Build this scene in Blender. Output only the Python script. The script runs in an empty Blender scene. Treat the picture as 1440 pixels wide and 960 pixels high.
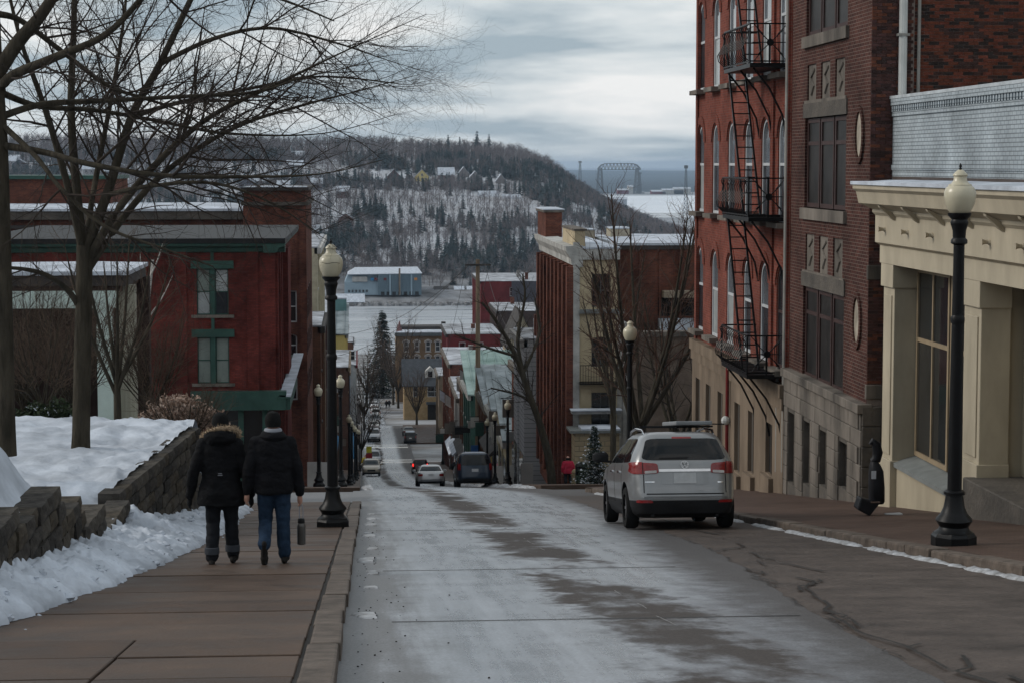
import bpy, bmesh, math, random
import numpy as np
from mathutils import Vector, Matrix, noise as mnoise
R = math.radians
rnd = random.Random(7)
sc = bpy.context.scene
col = sc.collection
# ---------------------------------------------------------------- camera
FPX = 2900.0
PITCH = math.atan(248 / FPX)
YAW = math.atan(215 * math.cos(PITCH) / FPX)
cam = bpy.data.cameras.new('camera'); cam_o = bpy.data.objects.new('camera', cam); col.objects.link(cam_o)
cam.sensor_width = 36; cam.lens = 36 * FPX / 1440; cam.clip_start = .1; cam.clip_end = 80000
cam_o.rotation_euler = (math.pi / 2 - PITCH, 0, -YAW)
sc.camera = cam_o
sc.cycles.use_denoising = True
sc.cycles.max_bounces = 6; sc.cycles.diffuse_bounces = 3; sc.cycles.glossy_bounces = 3; sc.cycles.transmission_bounces = 4
sc.cycles.volume_bounces = 0; sc.cycles.transparent_max_bounces = 6
sc.cycles.caustics_reflective = False; sc.cycles.caustics_refractive = False
# ---------------------------------------------------------------- sky, sun, exposure
SUN_EL, SUN_AZ = R(30), R(-78)       # azimuth from +Y towards +X
world = bpy.data.worlds.new('World'); sc.world = world; world.use_nodes = True
def build_world():
    nt = world.node_tree; N = nt.nodes; L = nt.links
    for n in list(N): N.remove(n)
    out = N.new('ShaderNodeOutputWorld'); bg = N.new('ShaderNodeBackground'); bg.inputs[1].default_value = .1
    L.new(bg.outputs[0], out.inputs[0])
    sky = N.new('ShaderNodeTexSky'); sky.sky_type = 'NISHITA'; sky.sun_disc = False
    sky.sun_elevation = SUN_EL; sky.sun_rotation = SUN_AZ; sky.air_density = 1.2; sky.dust_density = 2
    tc = N.new('ShaderNodeTexCoord'); sep = N.new('ShaderNodeSeparateXYZ'); L.new(tc.outputs['Generated'], sep.inputs[0])
    def m(op, a, b=None):
        n = N.new('ShaderNodeMath'); n.operation = op
        for i, v in enumerate((a, b)):
            if v is None: continue
            if isinstance(v, (int, float)): n.inputs[i].default_value = v
            else: L.new(v, n.inputs[i])
        return n.outputs[0]
    zp = m('MAXIMUM', sep.outputs[2], 0.0)
    zc = m('MULTIPLY', m('DIVIDE', zp, m('ADD', zp, .3)), .3)          # cloud banks look flatter towards the horizon
    comb = N.new('ShaderNodeCombineXYZ')
    L.new(sep.outputs[0], comb.inputs[0]); L.new(sep.outputs[1], comb.inputs[1]); L.new(zc, comb.inputs[2])
    nz = N.new('ShaderNodeTexNoise'); nz.inputs['Scale'].default_value = 1; nz.inputs['Detail'].default_value = 6; nz.inputs['Roughness'].default_value = .5; nz.inputs['Distortion'].default_value = .25
    mp = N.new('ShaderNodeMapping'); mp.inputs['Scale'].default_value = (7, 7, 52); mp.inputs['Location'].default_value = (3.3, 14.2, 0)
    L.new(comb.outputs[0], mp.inputs[0]); L.new(mp.outputs[0], nz.inputs['Vector'])
    rp = N.new('ShaderNodeValToRGB'); e = rp.color_ramp.elements
    e[0].position = .39; e[0].color = (.30, .37, .425, 1); e[1].position = .62; e[1].color = (.74, .745, .745, 1)
    k = e.new(.5); k.color = (.545, .59, .615, 1)
    L.new(nz.outputs[0], rp.inputs[0])
    sc10 = N.new('ShaderNodeVectorMath'); sc10.operation = 'SCALE'; sc10.inputs['Scale'].default_value = 11.2; L.new(rp.outputs[0], sc10.inputs[0])
    mx = N.new('ShaderNodeMixRGB'); mx.inputs[0].default_value = .93; L.new(sky.outputs[0], mx.inputs[1]); L.new(sc10.outputs[0], mx.inputs[2])
    L.new(mx.outputs[0], bg.inputs[0])
build_world()
sun = bpy.data.lights.new('sun', 'SUN'); sun.energy = 1.5; sun.angle = R(22); sun.color = (1, .95, .88)
sun_o = bpy.data.objects.new('sun', sun); col.objects.link(sun_o)
sdir = Vector((math.sin(SUN_AZ) * math.cos(SUN_EL), math.cos(SUN_AZ) * math.cos(SUN_EL), math.sin(SUN_EL)))
sun_o.rotation_euler = sdir.to_track_quat('Z', 'Y').to_euler()
sc.view_settings.view_transform = 'Standard'; sc.view_settings.look = 'None'; sc.view_settings.gamma = 1
sc.view_settings.exposure = .18; sc.view_settings.use_curve_mapping = False
# ---------------------------------------------------------------- pixel helpers (photograph pixels 1440 x 960)
cF = Vector((math.sin(YAW) * math.cos(PITCH), math.cos(YAW) * math.cos(PITCH), -math.sin(PITCH)))
cR = Vector((math.cos(YAW), -math.sin(YAW), 0)); cU = cR.cross(cF)
def ray(px, py): return cF * FPX + cR * (px - 720) - cU * (py - 480)
def PY(px, py, Y): d = ray(px, py); return d * (Y / d.y)
def PX(px, py, X): d = ray(px, py); return d * (X / d.x)
def XY(px, Y): return PY(px, 480, Y).x
def ZY(py, Y, px=640): return PY(px, py, Y).z
_gp = [(-60, 6.61), (50, -8.295), (62, -9.95), (75, -11.9), (87, -13.72), (115, -18.05), (138, -21.6), (160, -24.8), (190, -29.1), (230, -34.4),
       (255, -37.3), (275, -38.8), (300, -40.1), (340, -43.2), (380, -46.6), (430, -50.5), (480, -53.5), (560, -57), (650, -61.5), (720, -65.5), (740, -70), (40000, -70)]
_gy = np.array([a for a, b in _gp], float); _gv = np.array([b for a, b in _gp], float)
def gz(Y): return float(np.interp(Y, _gy, _gv))
def slope(Y): return (gz(Y + 1.5) - gz(Y - 1.5)) / 3
KL, KR = -.02, 7.0                 # kerb faces
def kx(Y): return -.175 + .0042 * (min(Y, 50) - 10)      # the near kerb drifts a little from the street's line
def gl(Y): return gz(Y) + .12      # pavement with the park
def gr(Y, X=7.3): return gz(Y) + .15 + .02 * (X - 7.3)
# ---------------------------------------------------------------- materials
_mats = {}
def _nodes(name):
    m = bpy.data.materials.new(name); m.use_nodes = True
    nt = m.node_tree; b = nt.nodes['Principled BSDF']
    return m, nt, nt.nodes, nt.links, b
def mat(name, c, rough=.8, metal=0, var=.25, scale=2.5, bump=0, bscale=None, spec=.12, c2=None, mode='pos', detail=5, rvar=0, stretch=None, clear=0):
    if name in _mats: return _mats[name]
    m, nt, N, L, b = _nodes(name)
    b.inputs['Roughness'].default_value = rough; b.inputs['Metallic'].default_value = metal; b.inputs['Specular IOR Level'].default_value = spec
    b.inputs['Coat Weight'].default_value = clear
    if mode == 'pos': src = N.new('ShaderNodeNewGeometry').outputs['Position']
    else: src = N.new('ShaderNodeTexCoord').outputs['Object']
    if stretch:
        mp = N.new('ShaderNodeMapping'); mp.inputs['Scale'].default_value = stretch; L.new(src, mp.inputs[0]); src = mp.outputs[0]
    nz = N.new('ShaderNodeTexNoise'); nz.inputs['Scale'].default_value = scale; nz.inputs['Detail'].default_value = detail; nz.inputs['Roughness'].default_value = .62
    L.new(src, nz.inputs['Vector'])
    rp = N.new('ShaderNodeValToRGB'); e = rp.color_ramp.elements; e[0].position = .3; e[1].position = .7
    if c2 is None:
        e[0].color = (*[max(0, v * (1 - var)) for v in c], 1); e[1].color = (*[min(1, v * (1 + var)) for v in c], 1)
    else: e[0].color = (*c, 1); e[1].color = (*c2, 1)
    L.new(nz.outputs[0], rp.inputs[0]); L.new(rp.outputs[0], b.inputs['Base Color'])
    if rvar:
        mr = N.new('ShaderNodeMapRange'); mr.inputs[1].default_value = .3; mr.inputs[2].default_value = .7
        mr.inputs[3].default_value = rough - rvar; mr.inputs[4].default_value = rough + rvar; L.new(nz.outputs[0], mr.inputs[0]); L.new(mr.outputs[0], b.inputs['Roughness'])
    if bump:
        n2 = N.new('ShaderNodeTexNoise'); n2.inputs['Scale'].default_value = bscale or scale * 6; n2.inputs['Detail'].default_value = 4; L.new(src, n2.inputs['Vector'])
        bp = N.new('ShaderNodeBump'); bp.inputs['Strength'].default_value = min(1, bump); bp.inputs['Distance'].default_value = .02 * max(1, bump); L.new(n2.outputs[0], bp.inputs['Height']); L.new(bp.outputs[0], b.inputs['Normal'])
    _mats[name] = m
    return m
def wall_uv(N, L):
    g = N.new('ShaderNodeNewGeometry'); sp = N.new('ShaderNodeSeparateXYZ'); L.new(g.outputs['Position'], sp.inputs[0])
    sn = N.new('ShaderNodeSeparateXYZ'); L.new(g.outputs['True Normal'], sn.inputs[0])
    ab = N.new('ShaderNodeMath'); ab.operation = 'ABSOLUTE'; L.new(sn.outputs[0], ab.inputs[0])
    gt = N.new('ShaderNodeMath'); gt.operation = 'GREATER_THAN'; gt.inputs[1].default_value = .5; L.new(ab.outputs[0], gt.inputs[0])
    mx = N.new('ShaderNodeMix'); mx.data_type = 'FLOAT'; L.new(gt.outputs[0], mx.inputs[0]); L.new(sp.outputs[0], mx.inputs[2]); L.new(sp.outputs[1], mx.inputs[3])
    cb = N.new('ShaderNodeCombineXYZ'); L.new(mx.outputs[0], cb.inputs[0]); L.new(sp.outputs[2], cb.inputs[1])
    return g.outputs['Position'], cb.outputs[0]
def brick(name, c1, c2, mortar, bw=.215, bh=.072, ms=.009, stain=.35, rough=.85, bump=.5, sscale=.55):
    if name in _mats: return _mats[name]
    m, nt, N, L, b = _nodes(name)
    pos, uv = wall_uv(N, L)
    br = N.new('ShaderNodeTexBrick'); L.new(uv, br.inputs['Vector']); br.inputs['Scale'].default_value = 1
    br.inputs['Color1'].default_value = (*c1, 1); br.inputs['Color2'].default_value = (*c2, 1); br.inputs['Mortar'].default_value = (*mortar, 1)
    br.inputs['Brick Width'].default_value = bw; br.inputs['Row Height'].default_value = bh; br.inputs['Mortar Size'].default_value = ms; br.inputs['Mortar Smooth'].default_value = .3
    nz = N.new('ShaderNodeTexNoise'); nz.inputs['Scale'].default_value = sscale; nz.inputs['Detail'].default_value = 8; nz.inputs['Roughness'].default_value = .68; L.new(pos, nz.inputs['Vector'])
    mr = N.new('ShaderNodeMapRange'); mr.inputs[1].default_value = .3; mr.inputs[2].default_value = .7; mr.inputs[3].default_value = 1 - stain; mr.inputs[4].default_value = 1 + stain * .7; L.new(nz.outputs[0], mr.inputs[0])
    mu = N.new('ShaderNodeVectorMath'); mu.operation = 'SCALE'; L.new(br.outputs['Color'], mu.inputs[0]); L.new(mr.outputs[0], mu.inputs['Scale'])
    L.new(mu.outputs[0], b.inputs['Base Color']); b.inputs['Roughness'].default_value = rough; b.inputs['Specular IOR Level'].default_value = .06
    bp = N.new('ShaderNodeBump'); bp.inputs['Strength'].default_value = bump; bp.inputs['Distance'].default_value = .012; bp.invert = True
    L.new(br.outputs['Fac'], bp.inputs['Height']); L.new(bp.outputs[0], b.inputs['Normal'])
    _mats[name] = m
    return m
def glass(name, c=(.012, .014, .016), rough=.06, var=.5, spec=.6):
    return mat(name, c, rough, var=var, scale=.9, spec=spec)
# ---------------------------------------------------------------- mesh helpers
def org(o):
    v = Vector((0, 0, 0))
    while o is not None: v += o.location; o = o.parent
    return v
class MB:
    def __init__(s): s.V = []; s.F = []; s.I = []; s.mi = 0
    def f(s, *idx): s.F.append(idx); s.I.append(s.mi)
    def poly(s, pts):
        n = len(s.V); s.V += [tuple(p) for p in pts]; s.f(*range(n, n + len(pts)))
    def box(s, x0, x1, y0, y1, z0, z1):
        n = len(s.V); s.V += [(x0, y0, z0), (x1, y0, z0), (x1, y1, z0), (x0, y1, z0), (x0, y0, z1), (x1, y0, z1), (x1, y1, z1), (x0, y1, z1)]
        for q in ((0, 3, 2, 1), (4, 5, 6, 7), (0, 1, 5, 4), (1, 2, 6, 5), (2, 3, 7, 6), (3, 0, 4, 7)): s.f(*[n + i for i in q])
        return s
    def hexa(s, p):
        n = len(s.V); s.V += [tuple(v) for v in p]
        for q in ((0, 3, 2, 1), (4, 5, 6, 7), (0, 1, 5, 4), (1, 2, 6, 5), (2, 3, 7, 6), (3, 0, 4, 7)): s.f(*[n + i for i in q])
        return s
    def bar(s, p, q, w, h=None, up=(0, 0, 1)):
        p = Vector(p); q = Vector(q); h = h or w; d = (q - p).normalized(); u = Vector(up)
        if abs(d.dot(u)) > .98: u = Vector((0, 1, 0))
        a = d.cross(u).normalized() * (w / 2); b = a.cross(d).normalized() * (h / 2)
        return s.hexa([p - a - b, p + a - b, q + a - b, q - a - b, p - a + b, p + a + b, q + a + b, q - a + b])
    def ring(s, c, ax, ay, n, ph=0):
        k = len(s.V)
        for i in range(n):
            t = 2 * math.pi * i / n + ph; s.V.append(tuple(Vector(c) + ax * math.cos(t) + ay * math.sin(t)))
        return k
    def tube(s, pts, rad, n=6, caps=True):
        pts = [Vector(p) for p in pts]; ks = []
        ref = Vector((.31, .87, .2))
        for i, p in enumerate(pts):
            d = (pts[min(i + 1, len(pts) - 1)] - pts[max(i - 1, 0)]).normalized()
            if abs(d.dot(ref)) > .95: ref = Vector((.9, .1, .3))
            a = d.cross(ref).normalized(); b = d.cross(a)
            r = rad[i] if hasattr(rad, '__len__') else rad
            ks.append(s.ring(p, a * r, b * r, n))
        for a, b in zip(ks, ks[1:]):
            for i in range(n): j = (i + 1) % n; s.f(a + i, a + j, b + j, b + i)
        if caps: s.f(*[ks[0] + i for i in range(n)][::-1]); s.f(*[ks[-1] + i for i in range(n)])
        return s
    def loft(s, rings, n=16, caps=True, p=2.0, axis='z'):
        """rings: (x, y, z, rx, ry): horizontal (super)ellipses"""
        ks = []
        for (x, y, z, rx, ry) in rings:
            k = len(s.V); ks.append(k)
            for i in range(n):
                t = 2 * math.pi * i / n; c, q = math.cos(t), math.sin(t)
                cx = math.copysign(abs(c) ** (2 / p), c) * rx; cy = math.copysign(abs(q) ** (2 / p), q) * ry
                s.V.append((x + cx, y + cy, z) if axis == 'z' else (x + cx, y, z + cy))
        for a, b in zip(ks, ks[1:]):
            for i in range(n): j = (i + 1) % n; s.f(a + i, a + j, b + j, b + i)
        if caps: s.f(*[ks[0] + i for i in range(n)][::-1]); s.f(*[ks[-1] + i for i in range(n)])
        return s
    def lathe(s, prof, n=16, c=(0, 0, 0), ph=0):
        return s.loft([(c[0], c[1], c[2] + z, r, r) for r, z in prof], n) if not ph else s._lp(prof, n, c, ph)
    def _lp(s, prof, n, c, ph):
        ks = [s.ring((c[0], c[1], c[2] + z), Vector((r, 0, 0)), Vector((0, r, 0)), n, ph) for r, z in prof]
        for a, b in zip(ks, ks[1:]):
            for i in range(n): j = (i + 1) % n; s.f(a + i, a + j, b + j, b + i)
        s.f(*[ks[0] + i for i in range(n)][::-1]); s.f(*[ks[-1] + i for i in range(n)])
        return s
    def prism(s, poly, fn, a, b):
        """poly of (u, v); fn(u, v, t) -> point"""
        n = len(poly); k = len(s.V)
        s.V += [tuple(fn(u, v, a)) for u, v in poly] + [tuple(fn(u, v, b)) for u, v in poly]
        s.f(*range(k, k + n)); s.f(*range(k + 2 * n - 1, k + n - 1, -1))
        for i in range(n): j = (i + 1) % n; s.f(k + i, k + n + i, k + n + j, k + j)
        return s
    def sphere(s, c, r, nu=10, nv=6, sq=(1, 1, 1)):
        pr = [(c[0], c[1], c[2] - math.cos(math.pi * (i + .001) / nv) * r * sq[2] if i else c[2] - r * sq[2], max(.001, math.sin(math.pi * i / nv)) * r * sq[0], max(.001, math.sin(math.pi * i / nv)) * r * sq[1]) for i in range(nv + 1)]
        return s.loft(pr, nu)
    def build(s, name, m, parent=None, smooth=False, local=False, normals=True):
        V = np.array(s.V, float).reshape(-1, 3)
        if parent is not None and not local: V = V - np.array(org(parent))
        me = bpy.data.meshes.new(name); me.from_pydata(V.tolist(), [], s.F)
        ms = m if isinstance(m, (list, tuple)) else [m]
        for x in ms: me.materials.append(x)
        if len(ms) > 1: me.polygons.foreach_set('material_index', s.I)
        if normals:
            bm = bmesh.new(); bm.from_mesh(me); bmesh.ops.recalc_face_normals(bm, faces=bm.faces); bm.to_mesh(me); bm.free()
        if smooth: shade(me)
        me.update()
        return link(name, me, parent)
def shade(me, ang=40):
    me.polygons.foreach_set('use_smooth', [True] * len(me.polygons))
    try: me.set_sharp_from_angle(angle=R(ang))
    except Exception: pass
def link(name, data, parent=None, loc=None, rz=0):
    o = bpy.data.objects.new(name, data); col.objects.link(o)
    if parent is not None: o.parent = parent
    if loc is not None: o.location = loc
    if rz: o.rotation_euler = (0, 0, rz)
    return o
def tag(o, label=None, cat=None, group=None, kind=None):
    for k, v in (('label', label), ('category', cat), ('group', group), ('kind', kind)):
        if v: o[k] = v
    return o
def thing(name, label, cat, loc=(0, 0, 0), group=None, rz=0):
    return tag(link(name, None, None, Vector(loc), rz), label, cat, group)
def copy_tree(o, parent=None):
    c = o.copy(); col.objects.link(c); c.parent = parent
    for ch in o.children: copy_tree(ch, c)
    return c
def np_mesh(name, V, F, m, parent=None, I=None, smooth=False):
    """V (n,3), F (k,3|4) numpy"""
    me = bpy.data.meshes.new(name); V = np.asarray(V, np.float32)
    if parent is not None: V = V - np.array(org(parent), np.float32)
    k = F.shape[1]; me.vertices.add(len(V)); me.vertices.foreach_set('co', V.ravel())
    me.loops.add(F.size); me.loops.foreach_set('vertex_index', F.ravel().astype(np.int32))
    me.polygons.add(len(F)); me.polygons.foreach_set('loop_start', np.arange(0, F.size, k, dtype=np.int32)); me.polygons.foreach_set('loop_total', np.full(len(F), k, np.int32))
    ms = m if isinstance(m, (list, tuple)) else [m]
    for x in ms: me.materials.append(x)
    if I is not None: me.polygons.foreach_set('material_index', np.asarray(I, np.int32))
    if smooth: me.polygons.foreach_set('use_smooth', np.ones(len(F), bool))
    me.update(); me.validate()
    return link(name, me, parent)
def grid_mesh(name, xs, ys, fn, m, parent=None, smooth=True):
    nx, ny = len(xs), len(ys)
    V = np.array([fn(x, y) for y in ys for x in xs], np.float32)
    if V.shape[1] == 1 or V.ndim == 1: pass
    i = np.arange(nx - 1)[None, :] + nx * np.arange(ny - 1)[:, None]; i = i.ravel()
    F = np.stack([i, i + 1, i + 1 + nx, i + nx], 1)
    return np_mesh(name, V, F, m, parent, smooth=smooth)
def tubes_batch(lines, sides):
    """lines: list of (pts[n,3], radii[n]) -> V, F(quads); grouped by n"""
    Vs, Fs, off = [], [], 0
    groups = {}
    for p, r in lines: groups.setdefault(len(p), []).append((p, r))
    for n, ls in groups.items():
        P = np.array([l[0] for l in ls], np.float32); Rr = np.array([l[1] for l in ls], np.float32); k = len(ls)
        T = np.zeros_like(P); T[:, 1:-1] = P[:, 2:] - P[:, :-2]; T[:, 0] = P[:, 1] - P[:, 0]; T[:, -1] = P[:, -1] - P[:, -2]
        T /= np.linalg.norm(T, axis=2, keepdims=True) + 1e-9
        ref = np.where(np.abs(T[..., 2:3]) > .8, np.array([1, .1, 0], np.float32), np.array([0, .1, 1], np.float32))
        A = np.cross(T, ref); A /= np.linalg.norm(A, axis=2, keepdims=True) + 1e-9; B = np.cross(T, A)
        th = np.arange(sides) * 2 * math.pi / sides
        ring = P[:, :, None] + Rr[:, :, None, None] * (A[:, :, None] * np.cos(th)[None, None, :, None] + B[:, :, None] * np.sin(th)[None, None, :, None])
        Vs.append(ring.reshape(-1, 3))
        base = off + (np.arange(k) * n * sides)[:, None, None] + (np.arange(n - 1) * sides)[None, :, None]
        i = np.arange(sides)[None, None]; j = (i + 1) % sides
        Fs.append(np.stack([base + i, base + j, base + j + sides, base + i + sides], -1).reshape(-1, 4)); off += k * n * sides
    return np.concatenate(Vs), np.concatenate(Fs)
def bake(o, mods):
    """apply modifiers [(type, dict)] to a mesh object and give it the result"""
    for t, kw in mods:
        md = o.modifiers.new(t.lower(), t)
        for k, v in kw.items(): setattr(md, k, v)
    dg = bpy.context.evaluated_depsgraph_get(); dg.update()
    me = bpy.data.meshes.new_from_object(o.evaluated_get(dg)); old = o.data; o.modifiers.clear(); o.data = me
    bpy.data.meshes.remove(old)
    return o
def fbm(x, y, z=0, oct=4, s=1.0):
    v = 0; a = 1; t = 0
    for i in range(oct):
        v += a * mnoise.noise((x * s, y * s, z * s + i * 7.3)); t += a; a *= .5; s *= 2
    return v / t
# ---------------------------------------------------------------- shared materials
SNOW = mat('snow', (.43, .465, .52), .8, var=.3, scale=.9, bump=1, bscale=8)
SLUSH = mat('slush', (.14, .135, .13), .5, scale=7, c2=(.46, .475, .50), bump=.8, bscale=24, detail=8)
IRON = mat('black_iron', (.005, .005, .0055), .4, var=.3, scale=20, bump=.12, bscale=60, spec=.18)
ASPH = None
# ================================================================ the setting
def road_mat():
    m, nt, N, L, b = _nodes('wet_asphalt')
    g = N.new('ShaderNodeNewGeometry'); sp = N.new('ShaderNodeSeparateXYZ'); L.new(g.outputs['Position'], sp.inputs[0])
    def nz(scale, stretch, detail=6, rough=.6):
        mp = N.new('ShaderNodeMapping'); mp.inputs['Scale'].default_value = stretch; L.new(g.outputs['Position'], mp.inputs[0])
        n = N.new('ShaderNodeTexNoise'); n.inputs['Scale'].default_value = scale; n.inputs['Detail'].default_value = detail; n.inputs['Roughness'].default_value = rough; L.new(mp.outputs[0], n.inputs['Vector']); return n.outputs[0]
    def m_(op, a, b_=None, c=None):
        n = N.new('ShaderNodeMath'); n.operation = op
        for i, v in enumerate((a, b_, c)):
            if v is None: continue
            if isinstance(v, (int, float)): n.inputs[i].default_value = v
            else: L.new(v, n.inputs[i])
        return n.outputs[0]
    def mr(v, a, b_, c, d, smooth=True):
        n = N.new('ShaderNodeMapRange'); n.interpolation_type = 'SMOOTHSTEP' if smooth else 'LINEAR'
        L.new(v, n.inputs[0])
        for i, x in enumerate((a, b_, c, d)): n.inputs[i + 1].default_value = x
        return n.outputs[0]
    n1 = nz(.5, (1.2, .5, 1)); n2 = nz(2.2, (1.1, .8, 1), 8, .65); n3 = nz(45, (1, 1, 1), 3); n4 = m_('ADD', m_('MULTIPLY', nz(1.1, (1, .7, 1), 9, .72), .5), m_('MULTIPLY', nz(2.2, (2.6, .05, 1), 7, .6), .5))
    cx = m_('ADD', m_('ABSOLUTE', m_('SUBTRACT', sp.outputs[0], 2.45)), m_('MULTIPLY', m_('SUBTRACT', n2, .5), 1.5))
    band = m_('MULTIPLY', mr(cx, .3, .72, 1, 0), mr(n1, .36, .50, 0, 1))                    # dirt-dry strip between the wheel tracks
    edge = m_('MULTIPLY', mr(m_('ADD', sp.outputs[0], m_('MULTIPLY', m_('SUBTRACT', n4, .5), 1.6)), .15, .75, 1, 0), 1.0)
    yc_ = m_('MINIMUM', m_('SUBTRACT', sp.outputs[1], 13.0), 34.0)
    xr_ = m_('ADD', m_('SUBTRACT', sp.outputs[0], m_('MULTIPLY', yc_, .062)), m_('MULTIPLY', m_('SUBTRACT', n2, .5), 1.1))
    fade = mr(xr_, 2.5, 3.5, 0, 1)
    salt = mr(n4, .35, .68, 0, 1)
    c = N.new('ShaderNodeMixRGB'); L.new(salt, c.inputs[0]); c.inputs[1].default_value = (.15, .162, .18, 1); c.inputs[2].default_value = (.28, .30, .33, 1)
    c2 = N.new('ShaderNodeMixRGB'); L.new(m_('MULTIPLY', band, .9), c2.inputs[0]); L.new(c.outputs[0], c2.inputs[1]); c2.inputs[2].default_value = (.048, .037, .030, 1)
    c2b = N.new('ShaderNodeMixRGB'); L.new(m_('MULTIPLY', fade, .85), c2b.inputs[0]); L.new(c2.outputs[0], c2b.inputs[1]); c2b.inputs[2].default_value = (.060, .052, .047, 1)
    c3 = N.new('ShaderNodeMixRGB'); L.new(m_('MULTIPLY', edge, .6), c3.inputs[0]); L.new(c2b.outputs[0], c3.inputs[1]); c3.inputs[2].default_value = (.075, .068, .06, 1)
    sp_ = mr(n3, .35, .65, .78, 1.2); sv = N.new('ShaderNodeVectorMath'); sv.operation = 'SCALE'; L.new(c3.outputs[0], sv.inputs[0]); L.new(sp_, sv.inputs['Scale'])
    L.new(sv.outputs[0], b.inputs['Base Color'])
    ro = m_('ADD', mr(n4, .35, .65, .22, .36), m_('MULTIPLY', m_('MAXIMUM', m_('MAXIMUM', band, m_('MULTIPLY', fade, .9)), m_('MULTIPLY', edge, .7)), .42))
    L.new(ro, b.inputs['Roughness'])
    L.new(mr(m_('MAXIMUM', band, fade), 0, 1, .5, .10, False), b.inputs['Specular IOR Level'])
    bp = N.new('ShaderNodeBump'); bp.inputs['Strength'].default_value = .2; bp.inputs['Distance'].default_value = .006; L.new(nz(60, (1, 1, 1), 2), bp.inputs['Height']); L.new(bp.outputs[0], b.inputs['Normal'])
    return m
ROAD = road_mat()
PARK = mat('old_lane_paving', (.040, .032, .028), .66, scale=1.6, c2=(.105, .085, .074), bump=1.4, bscale=11, rvar=.14, detail=10, spec=.12)
SLAB = [mat('slab_concrete_%s' % k, c, .55, var=.38, scale=1.5, bump=.35, bscale=34, rvar=.15, spec=.07, detail=10) for k, c in (('a', (.080, .056, .043)), ('b', (.069, .048, .037)), ('c', (.088, .063, .049)))]
KERB = mat('kerb_stone', (.10, .08, .066), .65, var=.45, scale=4, bump=.4, bscale=30)
PAVER = brick('paver_brick', (.078, .050, .040), (.098, .066, .053), (.045, .036, .031), .2, .1, .006, .3, .6, .3)
def pave_uv(m):      # pavers lie flat: map by X and Y instead of a wall's axes
    nt = m.node_tree; br = [n for n in nt.nodes if n.type == 'TEX_BRICK'][0]; g = [n for n in nt.nodes if n.type == 'NEW_GEOMETRY'][0]
    nt.links.new(g.outputs['Position'], br.inputs['Vector'])
pave_uv(PAVER)
GROUND = mat('thawing_ground', (.09, .08, .07), .9, scale=.12, c2=(.32, .33, .345), detail=9)
def strip(name, xs, ys, m, dz=0, zf=gz, kind='structure'):
    return tag(grid_mesh(name, xs, ys, lambda x, y: (x, y, zf(y) + dz), m), kind=kind)
Yn = list(np.arange(-8, 80, 1.0)) + list(np.arange(80, 340, 2.5)) + [345]
def ground_z(x, y):
    w = 0
    if 740 < y: w = -1
    return gz(y) - (.09 if y < 380 else .02) + w
gx = [-20000, -6000, -1500, -500, -200, -80, -40, -20, -10, -5, 0, 4, 8, 12, 20, 40, 80, 200, 500, 1500, 6000, 20000]
tag(grid_mesh('ground', gx, list(np.arange(-60, 760, 4.0)) + [1000, 2000, 4000, 8000, 16000, 40000], lambda x, y: (x, y, ground_z(x, y)), GROUND), kind='structure')
strip('cross_street', [-70, -30, -10, -3, 0, 7, 10, 20, 40, 80], list(np.arange(50, 79, 1.0)) + [79], ROAD, -.035)
road = strip('road', [-.3, .5, 1.5, 3, 4.5, 6, KR], Yn, ROAD)
strip('far_street', [.6, 2.5, 4.2], list(np.arange(345, 565, 5.0)), ROAD, .01)
# parking lane with a ragged broken edge
_pe = [(-8, 3.0), (8, 3.4), (13, 3.62), (18.5, 4.02), (24, 4.55), (29, 4.9), (36, 5.1), (46, 5.3), (56, 5.6)]
def lane_edge(y): return float(np.interp(y, [a for a, _ in _pe], [b for _, b in _pe])) + .12 * fbm(y * 1.1, 3.1) + .09 * fbm(y * 4, 1.1) + .05 * fbm(y * 11, 2.1)
ly = np.arange(-8, 58, .25)
tag(grid_mesh('parking_lane', list(np.linspace(0, 1, 12)), list(ly), lambda t, y: (lane_edge(y) * (1 - t) + (KR - .01) * t, y, gz(y) + (.012 if t > .02 else .001) + .006 * fbm(t * 9, y * 2)), PARK), kind='structure')
# tarred joints and cracks in the road: shallow strips of sealant
TAR = mat('tar_seam', (.02, .019, .018), .45, var=.3)
SEAML = mat('worn_seam', (.26, .255, .25), .7, var=.4, scale=5)
def seam(name, pts, w, m, lift=.006):
    mb = MB()
    for (x0, y0), (x1, y1) in zip(pts, pts[1:]):
        d = Vector((x1 - x0, y1 - y0)).normalized(); n = Vector((-d.y, d.x)) * w / 2
        mb.poly([(x0 + n.x, y0 + n.y, gz(y0) + lift), (x0 - n.x, y0 - n.y, gz(y0) + lift), (x1 - n.x, y1 - n.y, gz(y1) + lift), (x1 + n.x, y1 + n.y, gz(y1) + lift)])
    return mb.build(name, m, road)
for y0 in np.arange(9, 50, 2.3): seam('seam', [(lane_edge(y) - .012 + rnd.uniform(-.012, .012), y) for y in np.arange(y0, y0 + rnd.uniform(.6, 1.25), .15)], rnd.uniform(.012, .024), TAR, .02)
for y0 in (17.2, 24.2, 35.5, 44): seam('seam', [(.25 + .35 * i, y0 + .05 * fbm(i, y0)) for i in range(11)], .03, TAR)
for k in range(26):
    y0 = 8 + k * 1.7
    if rnd.random() < .8: seam('seam', [(2.55 + .05 * fbm(y0 + j * .3, 5), y0 + j * .3) for j in range(rnd.randint(2, 5))], .010, SEAML)
for k in range(24):
    y0 = 9.5 + k * 1.4 + rnd.uniform(0, 1.5); x0 = lane_edge(y0) + rnd.choice((.1, .2, .8, 1.4)) * rnd.uniform(.6, 1.2); pts = [(x0, y0)]
    for j in range(rnd.randint(3, 6)): x0 += rnd.uniform(-.1, .22); y0 += rnd.uniform(.1, .75); pts.append((x0, y0))
    seam('seam', pts, rnd.uniform(.018, .04), TAR, .03)
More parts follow.
